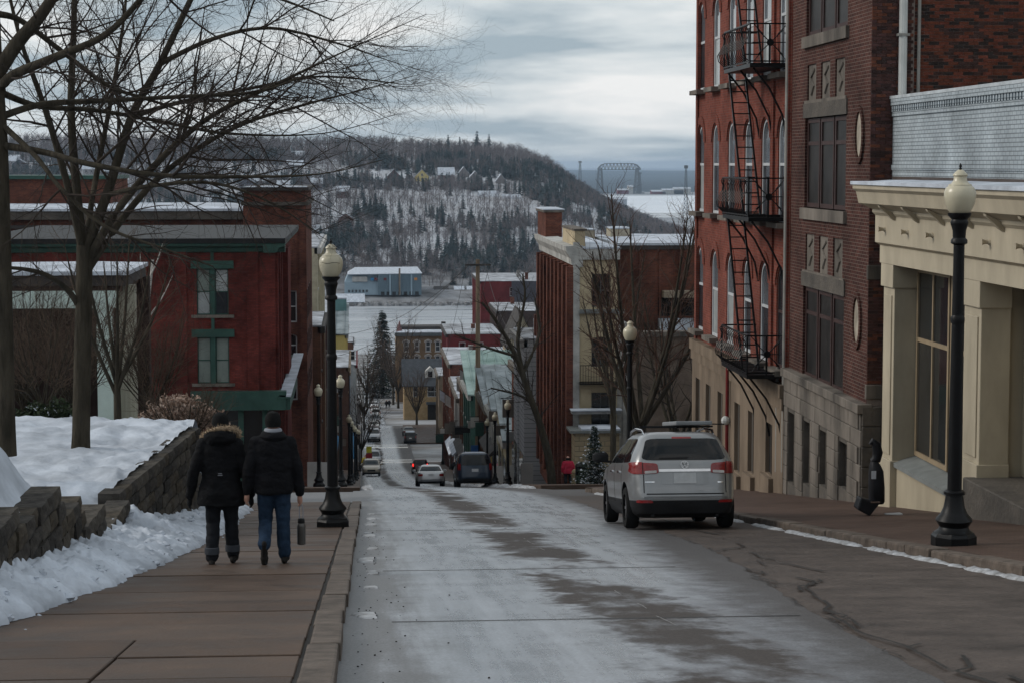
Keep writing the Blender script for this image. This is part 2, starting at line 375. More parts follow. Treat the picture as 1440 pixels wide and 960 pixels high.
# painted centre line far down the street, stop bars
WPAINT = mat('road_paint', (.62, .62, .6), .6, var=.35, scale=1.2)
for y0 in (165, 172, 179, 186, 196, 203, 210): seam('centre_line', [(3.55, y0), (3.55, y0 + 5.5)], .16, WPAINT, .015)
for y0 in (262, 266, 288, 292): seam('crosswalk_line', [(.4, y0), (6.6, y0)], .45, WPAINT, .015)
# loose grit in the gutter
GRIT = mat('grit', (.03, .028, .026), .8)
gb = MB()
for k in range(170):
    y = 8 + 30 * rnd.random() ** 1.6; x = kx(y) + .06 + abs(rnd.gauss(0, .38)); r = rnd.uniform(.003, .008)
    gb.hexa([(x + a * r * rnd.uniform(.6, 1.3), y + b_ * r * rnd.uniform(.6, 1.5), gz(y) + c * r * .9 + .004) for c in (0, 1) for a, b_ in ((-1, -1), (1, -1), (1, 1), (-1, 1))])
tag(gb.build('grit', GRIT), 'dark grit scattered in the gutter by the kerb', 'grit', kind='stuff')
# left kerb stones, pavement slabs
kl = tag(link('kerb_left', None), kind='structure'); pl = tag(link('pavement_left', None), kind='structure')
def wedge(mb, x0, x1, y0, y1, top, th, zf, dx=0):
    mb.hexa([(x0, y0, zf(y0) - th), (x1, y0, zf(y0) - th), (x1, y1, zf(y1) - th), (x0, y1, zf(y1) - th), (x0, y0, zf(y0) + top), (x1, y0, zf(y0) + top), (x1, y1, zf(y1) + top), (x0, y1, zf(y1) + top)]); return mb
def soften(o, w=.012, seg=2):
    bm = bmesh.new(); bm.from_mesh(o.data); bmesh.ops.bevel(bm, geom=bm.edges[:], offset=w, segments=seg, affect='EDGES', profile=.6); bm.to_mesh(o.data); bm.free(); return o
y = -6.0
while y < 50:
    ln = rnd.uniform(1.3, 2.1); j = rnd.uniform(-.012, .012)
    j += kx(y + ln / 2); soften(wedge(MB(), -.22 + j, j, y, min(y + ln, 50) - .015, .125 + rnd.uniform(-.008, .01), .15, gz).build('kerb_stone', KERB, kl), .02); y += ln
y = -6.0; k = 0
while y < 49.5:
    y1 = min(y + 1.22, 50) - .014
    e_ = kx(y + .6) - .245; cuts = [-3.3, -1.62, e_] if y < 14.6 else [-3.3, e_]
    for a, b_ in zip(cuts, cuts[1:]):
        soften(wedge(MB(), a + .007, b_ - .007, y, y1, .12 + rnd.uniform(-.006, .006), .1, gz).build('slab', SLAB[(k * 7 + int(a * 3)) % 3], pl), .006, 1)
    y += 1.22; k += 1
MUCK = mat('joint_dirt', (.035, .03, .026), .7)
wedge(MB(), -3.3, -.22, -6, 50, .098, .1, gz).build('joint_fill', MUCK, pl)
tag(pl, kind='structure')
# right kerb and brick pavement
kr = tag(link('kerb_right', None), kind='structure')
y = -6.0
while y < 62:
    ln = rnd.uniform(.9, 2.0); j = rnd.uniform(-.018, .018)
    soften(wedge(MB(), KR + j, 7.27 + j, y, min(y + ln, 62) - .018, .145 + rnd.uniform(-.012, .014), .2, gz).build('kerb_stone', KERB, kr), .03); y += ln
strip_r = tag(grid_mesh('pavement_right', [7.25, 8, 9, 10, 11.4], list(np.arange(-6, 66, 1.0)) + [66], lambda x, y: (x, y, gr(y, x) - .01 + .012 * fbm(x * .7, y * .7)), PAVER), kind='structure')
wedge(MB(), 7.26, 11.4, 62, 66, .1, .2, gz).build('pavement_edge', KERB, strip_r)
# far pavements
for nm, x0, x1, ya, yb in (('pavement_beyond', -6, -.05, 79, 262), ('pavement_beyond', -6, -.05, 294, 345), ('pavement_opposite', 7.05, 12, 80, 262), ('pavement_opposite', 7.05, 22, 294, 345)):
    mb = MB(); ys = np.arange(ya, yb + 1, 3.0)
    for a, b_ in zip(ys, ys[1:]): wedge(mb, x0, x1, a, b_, .13, .3, gz)
    tag(mb.build(nm, SLAB[1]), kind='structure')
# ---------------------------------------------------------------- park: retaining walls of split blocks
BLK = [mat('wall_block_%d' % i, c, .9, var=.6, scale=5, bump=.9, bscale=22, mode='obj') for i, c in enumerate(((.050, .045, .040), (.072, .064, .054), (.034, .031, .028), (.060, .050, .038)))]
_blocks = []
def block_mesh(seed, w=.46, h=.195, d=.32):
    r = random.Random(seed); nx, nz = 4, 3; V = []; F = []
    for iz in range(nz + 1):
        for iy in range(nx + 1):
            e = iz in (0, nz) or iy in (0, nx)
            V.append((-.012 + r.uniform(-.008, .006) if e else r.uniform(-.004, .022), (iy / nx - .5) * (w - .012) + (0 if e else r.uniform(-.02, .02)), iz / nz * (h - .008)))
    for iz in range(nz):
        for iy in range(nx): a = iz * (nx + 1) + iy; F.append((a, a + 1, a + nx + 2, a + nx + 1))
    n = len(V); hw = (w - .012) / 2
    V += [(-d, -hw, 0), (-d, hw, 0), (-d, hw, h - .008), (-d, -hw, h - .008)]
    tl, tr = nz * (nx + 1), nz * (nx + 1) + nx
    F += [(n, n + 1, n + 2, n + 3), tuple([n + 3, n + 2] + list(range(tr, tl - 1, -1))), tuple([n, n + 1][::-1] + list(range(0, nx + 1)))]
    F += [tuple([n, n + 3] + [iz * (nx + 1) for iz in range(nz, -1, -1)]), tuple([n + 2, n + 1] + [iz * (nx + 1) + nx for iz in range(nz + 1)])]
    me = bpy.data.meshes.new('block'); me.from_pydata(V, [], F); me.materials.append(BLK[seed % 4])
    bm = bmesh.new(); bm.from_mesh(me); bmesh.ops.recalc_face_normals(bm, faces=bm.faces); bm.to_mesh(me); bm.free()
    return me
_blocks = [block_mesh(s) for s in range(8)]
def block_wall(root, p0, p1, top, n_below=7):
    """p0, p1 plan points; top(t, y) -> wall top height; level courses of .2"""
    a = Vector((p0[0], p0[1], 0)); b = Vector((p1[0], p1[1], 0)); L_ = (b - a).length; d = (b - a).normalized(); ang = math.atan2(d.y, d.x) - math.pi / 2
    o = org(root); z0 = math.floor(min(gl(p0[1]), gl(p1[1])) / .2) * .2 - .2
    for c in range(30):
        z = z0 + c * .2; s = .23 if c % 2 else 0.0
        while s < L_ - .1:
            p = a + d * (s + .23); t = top(p.y)
            if z + .2 <= t + .02 and z + .2 > gl(p.y) - .12:
                lift = rnd.uniform(-.02, .02)
                ob = link('block', rnd.choice(_blocks), root, Vector((p.x + lift, p.y, z)) - o, ang + rnd.uniform(-.025, .025))
            s += .46
def top1(y):
    for ya, z in ((19.6, -3.2), (22.2, -3.4), (24.0, -3.8), (26.0, -4.2), (28.6, -4.6)):
        if y < ya: return z
    return -9
w1 = thing('retaining_wall', 'dark split block retaining wall stepping down beside the snowy pavement', 'wall', (-3.2, 20, gl(20)))
block_wall(w1, (-3.2, 12.0), (-3.2, 28.5), top1)
w2 = thing('retaining_wall', 'level topped dark block retaining wall holding the snowy terrace by the pedestrians', 'wall', (-3.2, 31, gl(31)))
block_wall(w2, (-3.42, 28.9), (-2.84, 36.2), lambda y: -4.59)
block_wall(w2, (-2.86, 36.25), (-3.9, 37.4), lambda y: -4.6)
# ---------------------------------------------------------------- snow on the park terrace, shovelled bank
def sm(a, b, x): t = max(0, min(1, (x - a) / (b - a))); return t * t * (3 - 2 * t)
def terrace(x, y):
    z = -3.0 + (-4.56 + 3.0) * sm(20.5, 27.5, y) + .03 * (-x - 3.4)
    if y < 20: z += .0
    z += .34 * math.exp(-((x + 4.2) / .9) ** 2 - ((y - 21.2) / 2.2) ** 2)
    z -= 2.6 * sm(37.2, 43, y)
    # sink towards the walls' back edges and into the gap between the walls
    edge = -3.42 if y < 28.6 else (-3.5 + (y - 29) * .09)
    g = math.exp(-((y - 28.4) / .9) ** 2)
    z -= g * .55 * sm(-5.4, -3.2, x)
    if y < 28.6: z = min(z, z * (1 - sm(-3.9, -3.4, x)) + (top1(y) - .03) * sm(-3.9, -3.4, x))
    else: z = min(z, z * (1 - sm(-4.1, -3.3, x)) + (-4.57) * sm(-4.1, -3.3, x))
    z += .12 * fbm(x * .9, y * .6, 2) + .11 * fbm(x * 2.6, y * 1.5, 5) + .05 * fbm(x * 7, y * 4, 9) - .05 * max(0, fbm(x * 3.1, y * 1.3, 21) - .25) * 4
    return z
def terr_v(t, y):
    xr = -3.36 if y < 29 else -3.60 + min(y - 29, 7.5) * .08
    x = xr - t * t * 22 - t * 3
    return (x, y, terrace(x, y) - .02)
tag(grid_mesh('snow_terrace', list(np.linspace(0, 1, 130)), list(np.arange(5, 46, .11)), terr_v, SNOW), kind='structure')
def bank_edge(y): return float(np.interp(y, [8, 15.9, 21.4, 30, 43], [-3.0, -2.78, -2.45, -2.15, -2.35])) + .13 * fbm(y * .9, 4.4) + .10 * fbm(y * 3.1, 8.2) + .05 * fbm(y * 9, 2.2)
def bank_v(t, y):
    xe = bank_edge(y); xw = -3.35
    x = xe + (xw - xe) * t
    h = (.34 + .12 * fbm(y * .8, 7.7)) * (t ** .55)
    if 28.0 < y < 29.6: h += .3 * t * math.exp(-((y - 28.75) / .5) ** 2)
    h *= 1 + .45 * fbm(x * 5, y * 3.2, 1.2); h += (.07 * fbm(x * 8, y * 5, 3) + .028 * fbm(x * 18, y * 12, 6)) * min(1, t * 5)
    if t > .92: h -= .05
    return (x, y, gl(y) + max(-.02 if t < .03 else .003, h))
tag(grid_mesh('snow_bank', list(np.linspace(0, 1, 46)), list(np.arange(8, 44, .045)), bank_v, SNOW), 'lumpy shovelled snow bank along the foot of the walls', 'snow', kind='stuff')
cl = MB()
for k in range(260):
    y = 12 + 30 * rnd.random(); t = rnd.random() ** 1.3; x, y, z = bank_v(t, y); r = rnd.uniform(.015, .06)
    if rnd.random() < .25: x += rnd.uniform(0, .25); z = gl(y); r *= .45
    cl.loft([(x + rnd.uniform(-.3, .3) * r, y + rnd.uniform(-.3, .3) * r, z + r * q - .3 * r, r * s * rnd.uniform(.8, 1.2), r * s * rnd.uniform(.8, 1.3)) for q, s in ((-.4, .9), (.2, 1), (.6, .8), (.85, .4), (.92, .05))], 8)
tag(cl.build('snow_clods', SNOW, smooth=True), 'small clods of snow fallen from the shovelled bank', 'snow', kind='stuff')
# gutter slush on both sides
def slush(name, xf, y0, y1, wid, label, amp=.05, gate=-.1, step=.05):
    ys = np.arange(y0, y1, step); V = []; F = []
    nx = 8
    for y in ys:
        g = fbm(y * .7, xf(0) * 3 + 1) - gate; on = max(0, min(1, g * 5))
        w = wid * (.5 + .5 * on) * (1 + .5 * fbm(y * 2.2, 2.9))
        for i in range(nx):
            t = i / (nx - 1); x = xf(y) - w * t if wid > 0 else xf(y) - w * t
            h = amp * on * (math.sin(math.pi * min(1, t * .75 + .25)) ** .8) * (1 + .8 * fbm(x * 14, y * 9))
            V.append((x, y, gz(y) + .014 + ((max(-.02, h) if t < 1 else -.02) if on > .08 else -.06)))
    n = len(ys); i = np.arange(nx - 1)[None] + nx * np.arange(n - 1)[:, None]; i = i.ravel(); F = np.stack([i, i + 1, i + 1 + nx, i + nx], 1)
    return tag(np_mesh(name, np.array(V), F, SLUSH, smooth=True), label, 'slush', kind='stuff')
slush('slush', lambda y: KR - .0, 12, 60, .15, 'grey slush lying along the kerb of the brick pavement', .035, -.22)
slush('slush', lambda y: kx(y) + .30 + .2 * fbm(y * .8, 6.6) + .05 * fbm(y * 3.3, 1.6), 8, 48, .22, 'thin icy slush along the kerb of the slab pavement', .012, .1)
slush('slush', lambda y: KL + .5, 81, 260, .5, 'ploughed slush along the far gutter by the parked cars', .18, .02, .25)
slush('slush', lambda y: KR - .05, 81, 260, .5, 'ploughed slush along the far gutter beside the shop fronts', .14, .02, .25)
# ---------------------------------------------------------------- river, far shore, hill
WATER = mat('river_ice', (.17, .19, .21), .28, scale=.012, c2=(.36, .38, .41), stretch=(1, 4, 1), detail=9, rvar=.12, spec=.5)
tag(grid_mesh('river', [-20000, -3000, -600, 0, 600, 3000, 20000], [690, 800, 960, 1500, 2500, 4000, 8000, 16000], lambda x, y: (x, y, -65.0), WATER), kind='structure')
BANKM = mat('muddy_bank', (.05, .045, .042), .9, scale=.08, c2=(.30, .305, .32), detail=10)
HILLM = mat('snowy_hillside', (.24, .235, .24), .9, scale=.03, c2=(.56, .59, .64), detail=10)  # snow colour toned down to carry the shade of the slopes
_rx = np.array([-1500, -600, -250, 8, 100, 128, 151, 168, 185, 225, 262, 330, 420, 700.]); _rz = np.array([16, 15, 15, 13, 10, 7, -3, -17, -29, -50, -62, -66, -70, -72.])
def hill(x, y):
    top = float(np.interp(x, _rx, _rz)); t = (y - 1010) / 640
    if t < 0: return -61 - 6 * sm(0, -.09, t) if t > -.09 else -70
    base = -61 if x < 300 else -61 - 8 * sm(300, 420, x)
    p = min(1, t) ** .92
    z = base + max(0, top - base) * p if top > base else base + (top - base) * min(1, t * 2)
    if t > 1: z -= (t - 1) * 30
    return z + 2.2 * fbm(x * .012, y * .012, 1.5) * min(1, t * 3) + .8 * fbm(x * .05, y * .05, 4.2) * min(1, t * 3)
tag(grid_mesh('hill', list(np.arange(-1500, 720, 15.0)), list(np.arange(945, 1010, 8)) + list(np.arange(1010, 2400, 14.0)), lambda x, y: (x, y, hill(x, y)), HILLM), kind='structure')
tag(grid_mesh('river_bank', list(np.arange(-400, 420, 9.0)), list(np.arange(944, 1080, 6)), lambda x, y: (x, y + 3 * fbm(x * .02, 2.2), hill(x, y) + .35 + .5 * fbm(x * .08, y * .08, 6)), BANKM), kind='structure')
FLAT = mat('far_flats', (.10, .11, .12), .95, scale=.004, c2=(.45, .47, .5), stretch=(.5, 2.5, 1), detail=9)
def far_land(x, y):
    e = 120 * fbm(x * .001, y * .001, 2)
    z = -63.6 + 3 * fbm(x * .004, y * .004, 7)
    return (x, y, z - 4 * (1 - sm(2050, 2150, y + e)) - 4 * sm(2500, 2560, y + e))
tag(grid_mesh('far_flats', list(np.arange(-200, 1600, 30)), list(np.arange(1980, 2640, 20)), far_land, FLAT), kind='structure')
def spit(x, y): return (x, y, -64.6 + 2.4 * fbm(x * .003, y * .004, 3) + .8 - 3 * (1 - sm(4300, 4360, y)))
tag(grid_mesh('harbour_land', list(np.arange(-200, 3000, 50)), list(np.arange(4280, 6000, 60)), spit, FLAT), kind='structure')
RIDGE = mat('far_ridge_woods', (.022, .035, .045), .95, scale=.002, c2=(.06, .08, .095), detail=8)  # blue of the distant haze is partly painted into the woods' base colour
tag(grid_mesh('far_ridge', list(np.arange(-9000, 12000, 150)), [4750, 5200, 6000, 7500, 9000, 10000, 11500, 13000, 14500], lambda x, y: (x, y, -64.4 + 3.5 * sm(4750, 5300, y) + 1.5 * fbm(x * .004, y * .002, 9) + (22 + 14 * fbm(x * .0006, 3.3, 0) + 5 * fbm(x * .006, y * .001, 1)) * sm(8900, 13000, y)), RIDGE), kind='structure')
# ---------------------------------------------------------------- woods on the hill
def bare_proto(seed):
    r = random.Random(seed); V = []; F = []
    def tri(p, q, w):
        d = (q - p); s = Vector((r.uniform(-1, 1), r.uniform(-1, 1), 0)).normalized() * w; n = len(V)
        V.extend([tuple(p - s), tuple(p + s), tuple(q)]); F.append((n, n + 1, n + 2))
    for k in range(2): tri(Vector((0, 0, -.05)), Vector((r.uniform(-.03, .03), r.uniform(-.03, .03), .95)), .016)
    for k in range(20):
        h = .22 + .68 * r.random(); a = r.uniform(0, 6.28); ln = (.18 + .22 * r.random()) * (1.15 - .5 * h); p = Vector((0, 0, h))
        q = p + Vector((math.cos(a) * ln, math.sin(a) * ln, ln * r.uniform(.5, 1.3))); tri(p, q, .011)
        for j in range(2):
            b0 = p.lerp(q, r.uniform(.3, .9)); tri(b0, b0 + Vector((r.uniform(-.1, .1), r.uniform(-.1, .1), r.uniform(.03, .13))), .010)
    return np.array(V, np.float32), np.array(F, np.int32)
def conifer_proto(seed):
    r = random.Random(seed); V = []; F = []
    for t in range(8):
        z = .08 + .9 * (t / 9) ** .95; rad = .2 * (1 - t / 9.3) * r.uniform(.8, 1.15); m = 6
        for k in range(m):
            a = (k + r.random() * .7) / m * 6.28; n = len(V); w = .45; q = rad * r.uniform(.7, 1.2)
            V += [(0, 0, z + .12 * (1 - t / 12)), (math.cos(a - w) * q, math.sin(a - w) * q, z - .02), (math.cos(a) * q * 1.25, math.sin(a) * q * 1.25, z - .06 * r.random())]
            V += [(math.cos(a + w) * q, math.sin(a + w) * q, z - .02)]; F += [(n, n + 1, n + 2), (n, n + 2, n + 3)]
    return np.array(V, np.float32), np.array(F, np.int32)
def scatter(name, protos, spots, m, label):
    Vs, Fs, off = [], [], 0; I = []
    for k, (x, y, z, h, w) in enumerate(spots):
        V, F = protos[k % len(protos)]; a = rnd.uniform(0, 6.28); c, s = math.cos(a), math.sin(a)
        Q = np.stack([x + (V[:, 0] * c - V[:, 1] * s) * h * w, y + (V[:, 0] * s + V[:, 1] * c) * h * w, z + V[:, 2] * h], 1)
        Vs.append(Q); Fs.append(F + off); off += len(V)
    return tag(np_mesh(name, np.concatenate(Vs), np.concatenate(Fs), m), label, 'woods', kind='stuff')
BARE1 = mat('bare_wood_grey', (.145, .13, .135), .9, scale=.02, var=.4); BARE2 = mat('bare_wood_brown', (.12, .10, .095), .9, scale=.02, var=.4)
PINE = mat('conifer_green', (.026, .04, .042), .85, scale=.05, var=.45)
bp_ = [bare_proto(s) for s in range(7)]; cp_ = [conifer_proto(s) for s in range(5)]
HOUSE_SPOTS = []      # filled below: px, py, Y, width, kind
b1, b2, cf = [], [], []
hr = random.Random(21)
def clear_spot(x, y):
    for (px, py, Y, w, k) in HILL_HOUSES:
        hx = XY(px, Y)
        if abs(x - hx) < w * .9 and -30 < y - Y < 12: return True
    return False
HILL_HOUSES = [(594, 250, 1440, 10, 'yellow'), (555, 249, 1445, 9, 'dark'), (628, 247, 1450, 11, 'big'), (668, 252, 1440, 9, 'grey'), (704, 256, 1430, 7, 'grey'), (687, 280, 1350, 13, 'long'), (719, 285, 1345, 11, 'white'), (652, 246, 1462, 8, 'grey'), (538, 262, 1430, 7, 'grey')]
tag(grid_mesh('frozen_bay', list(np.arange(-100, 3000, 100)), list(np.arange(2740, 4400, 80)), lambda x, y: (x, y, -64.7 - (.6 if y < 2780 else 0)), mat('bay_snow', (.60, .64, .69), .85, scale=.004, c2=(.72, .75, .79), stretch=(.4, 2, 1))), kind='structure')
for k in range(60000):
    y = 1012 + 665 * hr.random() ** .85; px = hr.uniform(-120, 1010); x = XY(px, y)
    t = (y - 1010) / 640
    z = hill(x, y)
    if z < -63.5 or clear_spot(x, y): continue
    dens = .42 + 1.1 * fbm(x * .02 + y * .006, y * .012 - x * .01, 3.1) + .5 * fbm(x * .06, y * .05, 8)
    if px < 430: dens -= .08
    if t > .80: dens += .6
    if t < .12: dens += .45
    if hr.random() > dens * 1.05: continue
    con = fbm(x * .022, y * .018, 11.3)
    if t > .86: con -= .25
    h = hr.uniform(6.2, 11.4)
    if con + hr.gauss(0, .12) > .17: cf.append((x, y, z - .2, h * 1.15, hr.uniform(.8, 1.15)))
    elif hr.random() < .55: b1.append((x, y, z - .3, h, hr.uniform(.8, 1.25)))
    else: b2.append((x, y, z - .3, h * .92, hr.uniform(.9, 1.3)))
print('woods', len(b1), len(b2), len(cf))
b1 = b1[:7000]; b2 = b2[:5700]; cf = cf[:3300]
scatter('bare_woods', bp_, b1, BARE1, 'grey leafless woods covering the far snowy hill')
scatter('brown_woods', bp_, b2, BARE2, 'brown leafless woods covering the far snowy hill')
scatter('conifer_woods', cp_, cf, PINE, 'dark conifers scattered through the woods on the far hill')
for i, (px, hpx) in enumerate(((631, 24), (647, 22), (671, 30), (688, 27), (575, 28), (618, 18))):
    Y = 1640 if i not in (4,) else 1436
    x = XY(px, Y); hgt = hpx * Y / FPX * 1.25
    V, F = conifer_proto(40 + i); V = V * np.array([hgt * .95, hgt * .95, hgt]); z = hill(x, Y)
    t_ = thing('spruce_tree', 'tall dark spruce standing up from the ridge line of the far hill' if i != 4 else 'dark narrow spruce beside the yellow house on the hill', 'tree', (x, Y, z), 'spruces on the ridge' if i != 4 else None)
    np_mesh('crown', V + np.array([x, Y, z]), F, PINE, t_); MB().tube([(x, Y, z - .5), (x, Y, z + hgt * .8)], [.25, .05], 5).build('trunk', BARE2, t_)
# ================================================================ buildings
_wc = {}
def arch_pts(w, h, rise, n=9):
    """outline of an opening, centred, bottom at 0, crown at h"""
    if rise <= 0: return [(-w / 2, 0), (w / 2, 0), (w / 2, h), (-w / 2, h)]
    pts = [(-w / 2, 0), (w / 2, 0)]
    for i in range(n + 1):
        t = math.pi * i / n; pts.append((w / 2 * math.cos(t), h - rise + rise * math.sin(t)))
    return pts
def frame_mesh(w, h, rise, t, d, mid, vert, m, extra=()):
    key = ('f', round(w, 2), round(h, 2), round(rise, 2), t, d, mid, vert, m.name)
    if key in _wc: return _wc[key]
    mb = MB(); O = arch_pts(w, h, rise); s = (w - 2 * t) / w
    if rise > 0: Ii = [(-w / 2 + t, t), (w / 2 - t, t)] + [(x * s, h - rise + (z - h + rise) * (rise - t) / rise) for x, z in O[2:]]
    else: Ii = [(-w / 2 + t, t), (w / 2 - t, t), (w / 2 - t, h - t), (-w / 2 + t, h - t)]
    n = len(O); k = 0
    mb.V += [(x, 0, z) for x, z in O] + [(x, 0, z) for x, z in Ii] + [(x, d, z) for x, z in O] + [(x, d, z) for x, z in Ii]
    for i in range(n):
        j = (i + 1) % n; mb.f(i, j, n + j, n + i); mb.f(n + i, n + j, 3 * n + j, 3 * n + i); mb.f(i, 2 * n + i, 2 * n + j, j)
    for f in mid: mb.box(-w / 2 + t, w / 2 - t, .005, d, h * f - t * .45, h * f + t * .45)
    for f in vert: mb.box(w * f - t * .35, w * f + t * .35, .003, d, t, h - max(rise * .15, t))
    me = mb.build('tmp', m, None); data = me.data; bpy.data.objects.remove(me); _wc[key] = data
    return data
def pane_mesh(w, h, z0, rise, m, tilt=0):
    key = ('p', round(w, 2), round(h, 2), round(z0, 2), round(rise, 2), m.name)
    if key in _wc: return _wc[key]
    mb = MB(); mb.prism([(x, z + z0) for x, z in arch_pts(w, h, rise)], lambda u, v, t: (u, t, v), .03, .05)
    me = mb.build('tmp', m, None); data = me.data; bpy.data.objects.remove(me); _wc[key] = data
    return data
def sill_mesh(w, t, p, m):
    key = ('s', round(w, 2), t, p, m.name)
    if key in _wc: return _wc[key]
    me = MB().box(-w / 2, w / 2, -p, .12, -t, 0).build('tmp', m, None); data = me.data; bpy.data.objects.remove(me); _wc[key] = data
    return data
GL = [glass('window_glass_a'), glass('window_glass_b', (.03, .034, .04), .1), glass('window_glass_c', (.02, .02, .02), .05)]
DUSTY = mat('dusty_glass', (.016, .014, .013), .45, var=.6, scale=1.6, spec=.12)
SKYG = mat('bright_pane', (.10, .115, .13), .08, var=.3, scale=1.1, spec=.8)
BLIND = [mat('drawn_blind', (.32, .34, .34), .25, var=.2, scale=1.3, spec=.6), mat('drawn_shade', (.17, .20, .18), .25, var=.2, scale=1.3, spec=.6)]
def window(parent, loc, rz, w, h, rise=0, fm=None, panes=None, t=.06, d=.08, mid=(.5,), vert=(), sill=None, sm_=None, name='window'):
    """loc: world point, bottom centre of the opening in the plane of the frame's front"""
    o = link(name, frame_mesh(w, h, rise, t, d, tuple(mid), tuple(vert), fm), parent, Vector(loc) - org(parent), rz)
    panes = panes or [rnd.choice(GL) for _ in range(len(mid) + 1)]
    zs = [t] + [h * f for f in mid] + [h - t]
    for i, (a, b) in enumerate(zip(zs, zs[1:])):
        last = i == len(zs) - 2
        xs = [-w / 2 + t] + [w * f for f in vert] + [w / 2 - t]
        if len(xs) == 2 or (rise > 0 and last):
            link('pane', pane_mesh(w - 2 * t, b - a, a, rise * .9 if last else 0, panes[i % len(panes)]), o)
        else:
            for u, v in zip(xs, xs[1:]):
                q = link('pane', pane_mesh(v - u, b - a, a, 0, panes[i % len(panes)]), o); q.location.x = (u + v) / 2
    if sill: link('sill', sill_mesh(w + .24, .13, sill, sm_ or fm), o)
    return o
FACE = {'cam': (Vector((1, 0, 0)), Vector((0, -1, 0)), 0.0), 'right': (Vector((0, -1, 0)), Vector((-1, 0, 0)), -math.pi / 2), 'left': (Vector((0, 1, 0)), Vector((1, 0, 0)), math.pi / 2)}
def facade(mb, O, face, u0, u1, z0, z1, holes, depth=.25):
    """holes: (ua, ub, za, zb, rise); u along the face, O a point of the face with u = 0, z world"""
    U, N, _ = FACE[face]; O = Vector((O[0], O[1], 0))
    P = lambda u, z, n=0: O + U * u + N * n + Vector((0, 0, z))
    us = sorted({u0, u1, *[h[0] for h in holes], *[h[1] for h in holes]}); zs = sorted({z0, z1, *[h[2] for h in holes], *[h[3] for h in holes]})
    us = [u for u in us if u0 <= u <= u1]; zs = [z for z in zs if z0 <= z <= z1]
    for a, b in zip(us, us[1:]):
        for c, d in zip(zs, zs[1:]):
            mu, mz = (a + b) / 2, (c + d) / 2
            if any(h[0] < mu < h[1] and h[2] < mz < h[3] for h in holes): continue
            mb.poly([P(a, c), P(b, c), P(b, d), P(a, d)])
    for ua, ub, za, zb, rise in holes:
        pts = [(x + (ua + ub) / 2, z + za) for x, z in arch_pts(ub - ua, zb - za, rise)]
        for (a, c), (b, d) in zip(pts, pts[1:] + pts[:1]): mb.poly([P(a, c), P(b, d), P(b, d, -depth), P(a, c, -depth)])
        if rise > 0:
            ar = pts[2:]; h = len(ar) // 2
            mb.poly([P(ub, zb)] + [P(*q) for q in ar[:h + 1]][::-1]) if False else None
            for q, r_ in zip(ar[:h], ar[1:h + 1]): mb.poly([P(ub, zb), P(*r_), P(*q)])
            for q, r_ in zip(ar[h:], ar[h + 1:]): mb.poly([P(ua, zb), P(*r_), P(*q)])
            if len(ar) % 2 == 0: mb.poly([P(ub, zb), P(ua, zb), P(*ar[h])])
    for (a, c), (b, d) in (((u0, z0), (u1, z0)), ((u1, z0), (u1, z1)), ((u1, z1), (u0, z1)), ((u0, z1), (u0, z0))): mb.poly([P(a, c), P(b, d), P(b, d, -depth), P(a, c, -depth)])
    return P
def snowcap(root, x0, x1, y0, y1, z, th=.12, name='snow', lip=.04):
    n = max(3, min(14, int((x1 - x0) / 1.2))); k = max(3, min(14, int((y1 - y0) / 1.2))); mb = MB(); xs = np.linspace(x0 - lip, x1 + lip, n + 1); ys = np.linspace(y0 - lip, y1 + lip, k + 1)
    base = len(mb.V)
    for y in ys:
        for x in xs: mb.V.append((x + .03 * fbm(x, y, z), y, z + th * (1 + .35 * fbm(x * .8, y * .8, z)) if x0 < x < x1 and y0 < y < y1 else z + th * .55))
    for j in range(k):
        for i in range(n): a = base + j * (n + 1) + i; mb.f(a, a + 1, a + n + 2, a + n + 1)
    ring = [i for i in range(n + 1)] + [j * (n + 1) + n for j in range(1, k + 1)] + [k * (n + 1) + i for i in range(n - 1, -1, -1)] + [j * (n + 1) for j in range(k - 1, 0, -1)]
    m0 = len(mb.V)
    for r_ in ring: v = mb.V[base + r_]; mb.V.append((v[0], v[1], z - .02))
    for i in range(len(ring)): j = (i + 1) % len(ring); mb.f(base + ring[i], m0 + i, m0 + j, base + ring[j])
    o = mb.build(name, SNOW, root, smooth=True); return o
# --- materials
RED = brick('arch_red_brick', (.185, .052, .036), (.125, .036, .027), (.15, .085, .068), .21, .07, .007, .45, sscale=.8)
BROWN = brick('brown_brick', (.080, .034, .027), (.046, .021, .018), (.15, .115, .098), .21, .074, .007, .55, .85, .7)
STONE = mat('stained_stone', (.050, .045, .040), .85, scale=1.1, c2=(.205, .178, .152), bump=.4, bscale=18, detail=9, stretch=(1, 1, .35))
STONE2 = mat('rough_dark_stone', (.06, .055, .05), .9, scale=1.6, c2=(.12, .105, .09), bump=1.0, bscale=14, detail=9)
SAND = mat('tan_sandstone', (.10, .076, .056), .85, scale=.9, c2=(.225, .172, .125), bump=.3, bscale=20, detail=8, stretch=(1, 1, .4))
CREAM = mat('cream_paint', (.36, .312, .23), .6, var=.22, scale=.8, bump=.12, bscale=10, detail=10, stretch=(1, 1, .4))
CREAM2 = mat('cream_trim_paint', (.385, .335, .25), .55, var=.2, scale=1.3, detail=10, stretch=(1, 1, .4), bump=.08, bscale=15)
GREY_B = brick('grey_painted_brick', (.35, .39, .415), (.31, .35, .375), (.17, .19, .205), .21, .074, .009, .38, .7, 1, .9)
WFR = mat('white_window_frame', (.42, .43, .44), .5, var=.15); DFR = mat('maroon_window_frame', (.045, .026, .024), .55, var=.25); GFR = mat('green_window_frame', (.03, .07, .058), .5, var=.25)
GREEN = mat('dark_green_trim', (.035, .075, .062), .5, var=.25, scale=1.5)
DARK = mat('dark_opening', (.018, .016, .015), .7, var=.4)
DOORS = mat('grey_brown_boarding', (.075, .065, .056), .7, var=.3, scale=1.4, stretch=(4, 4, .3))
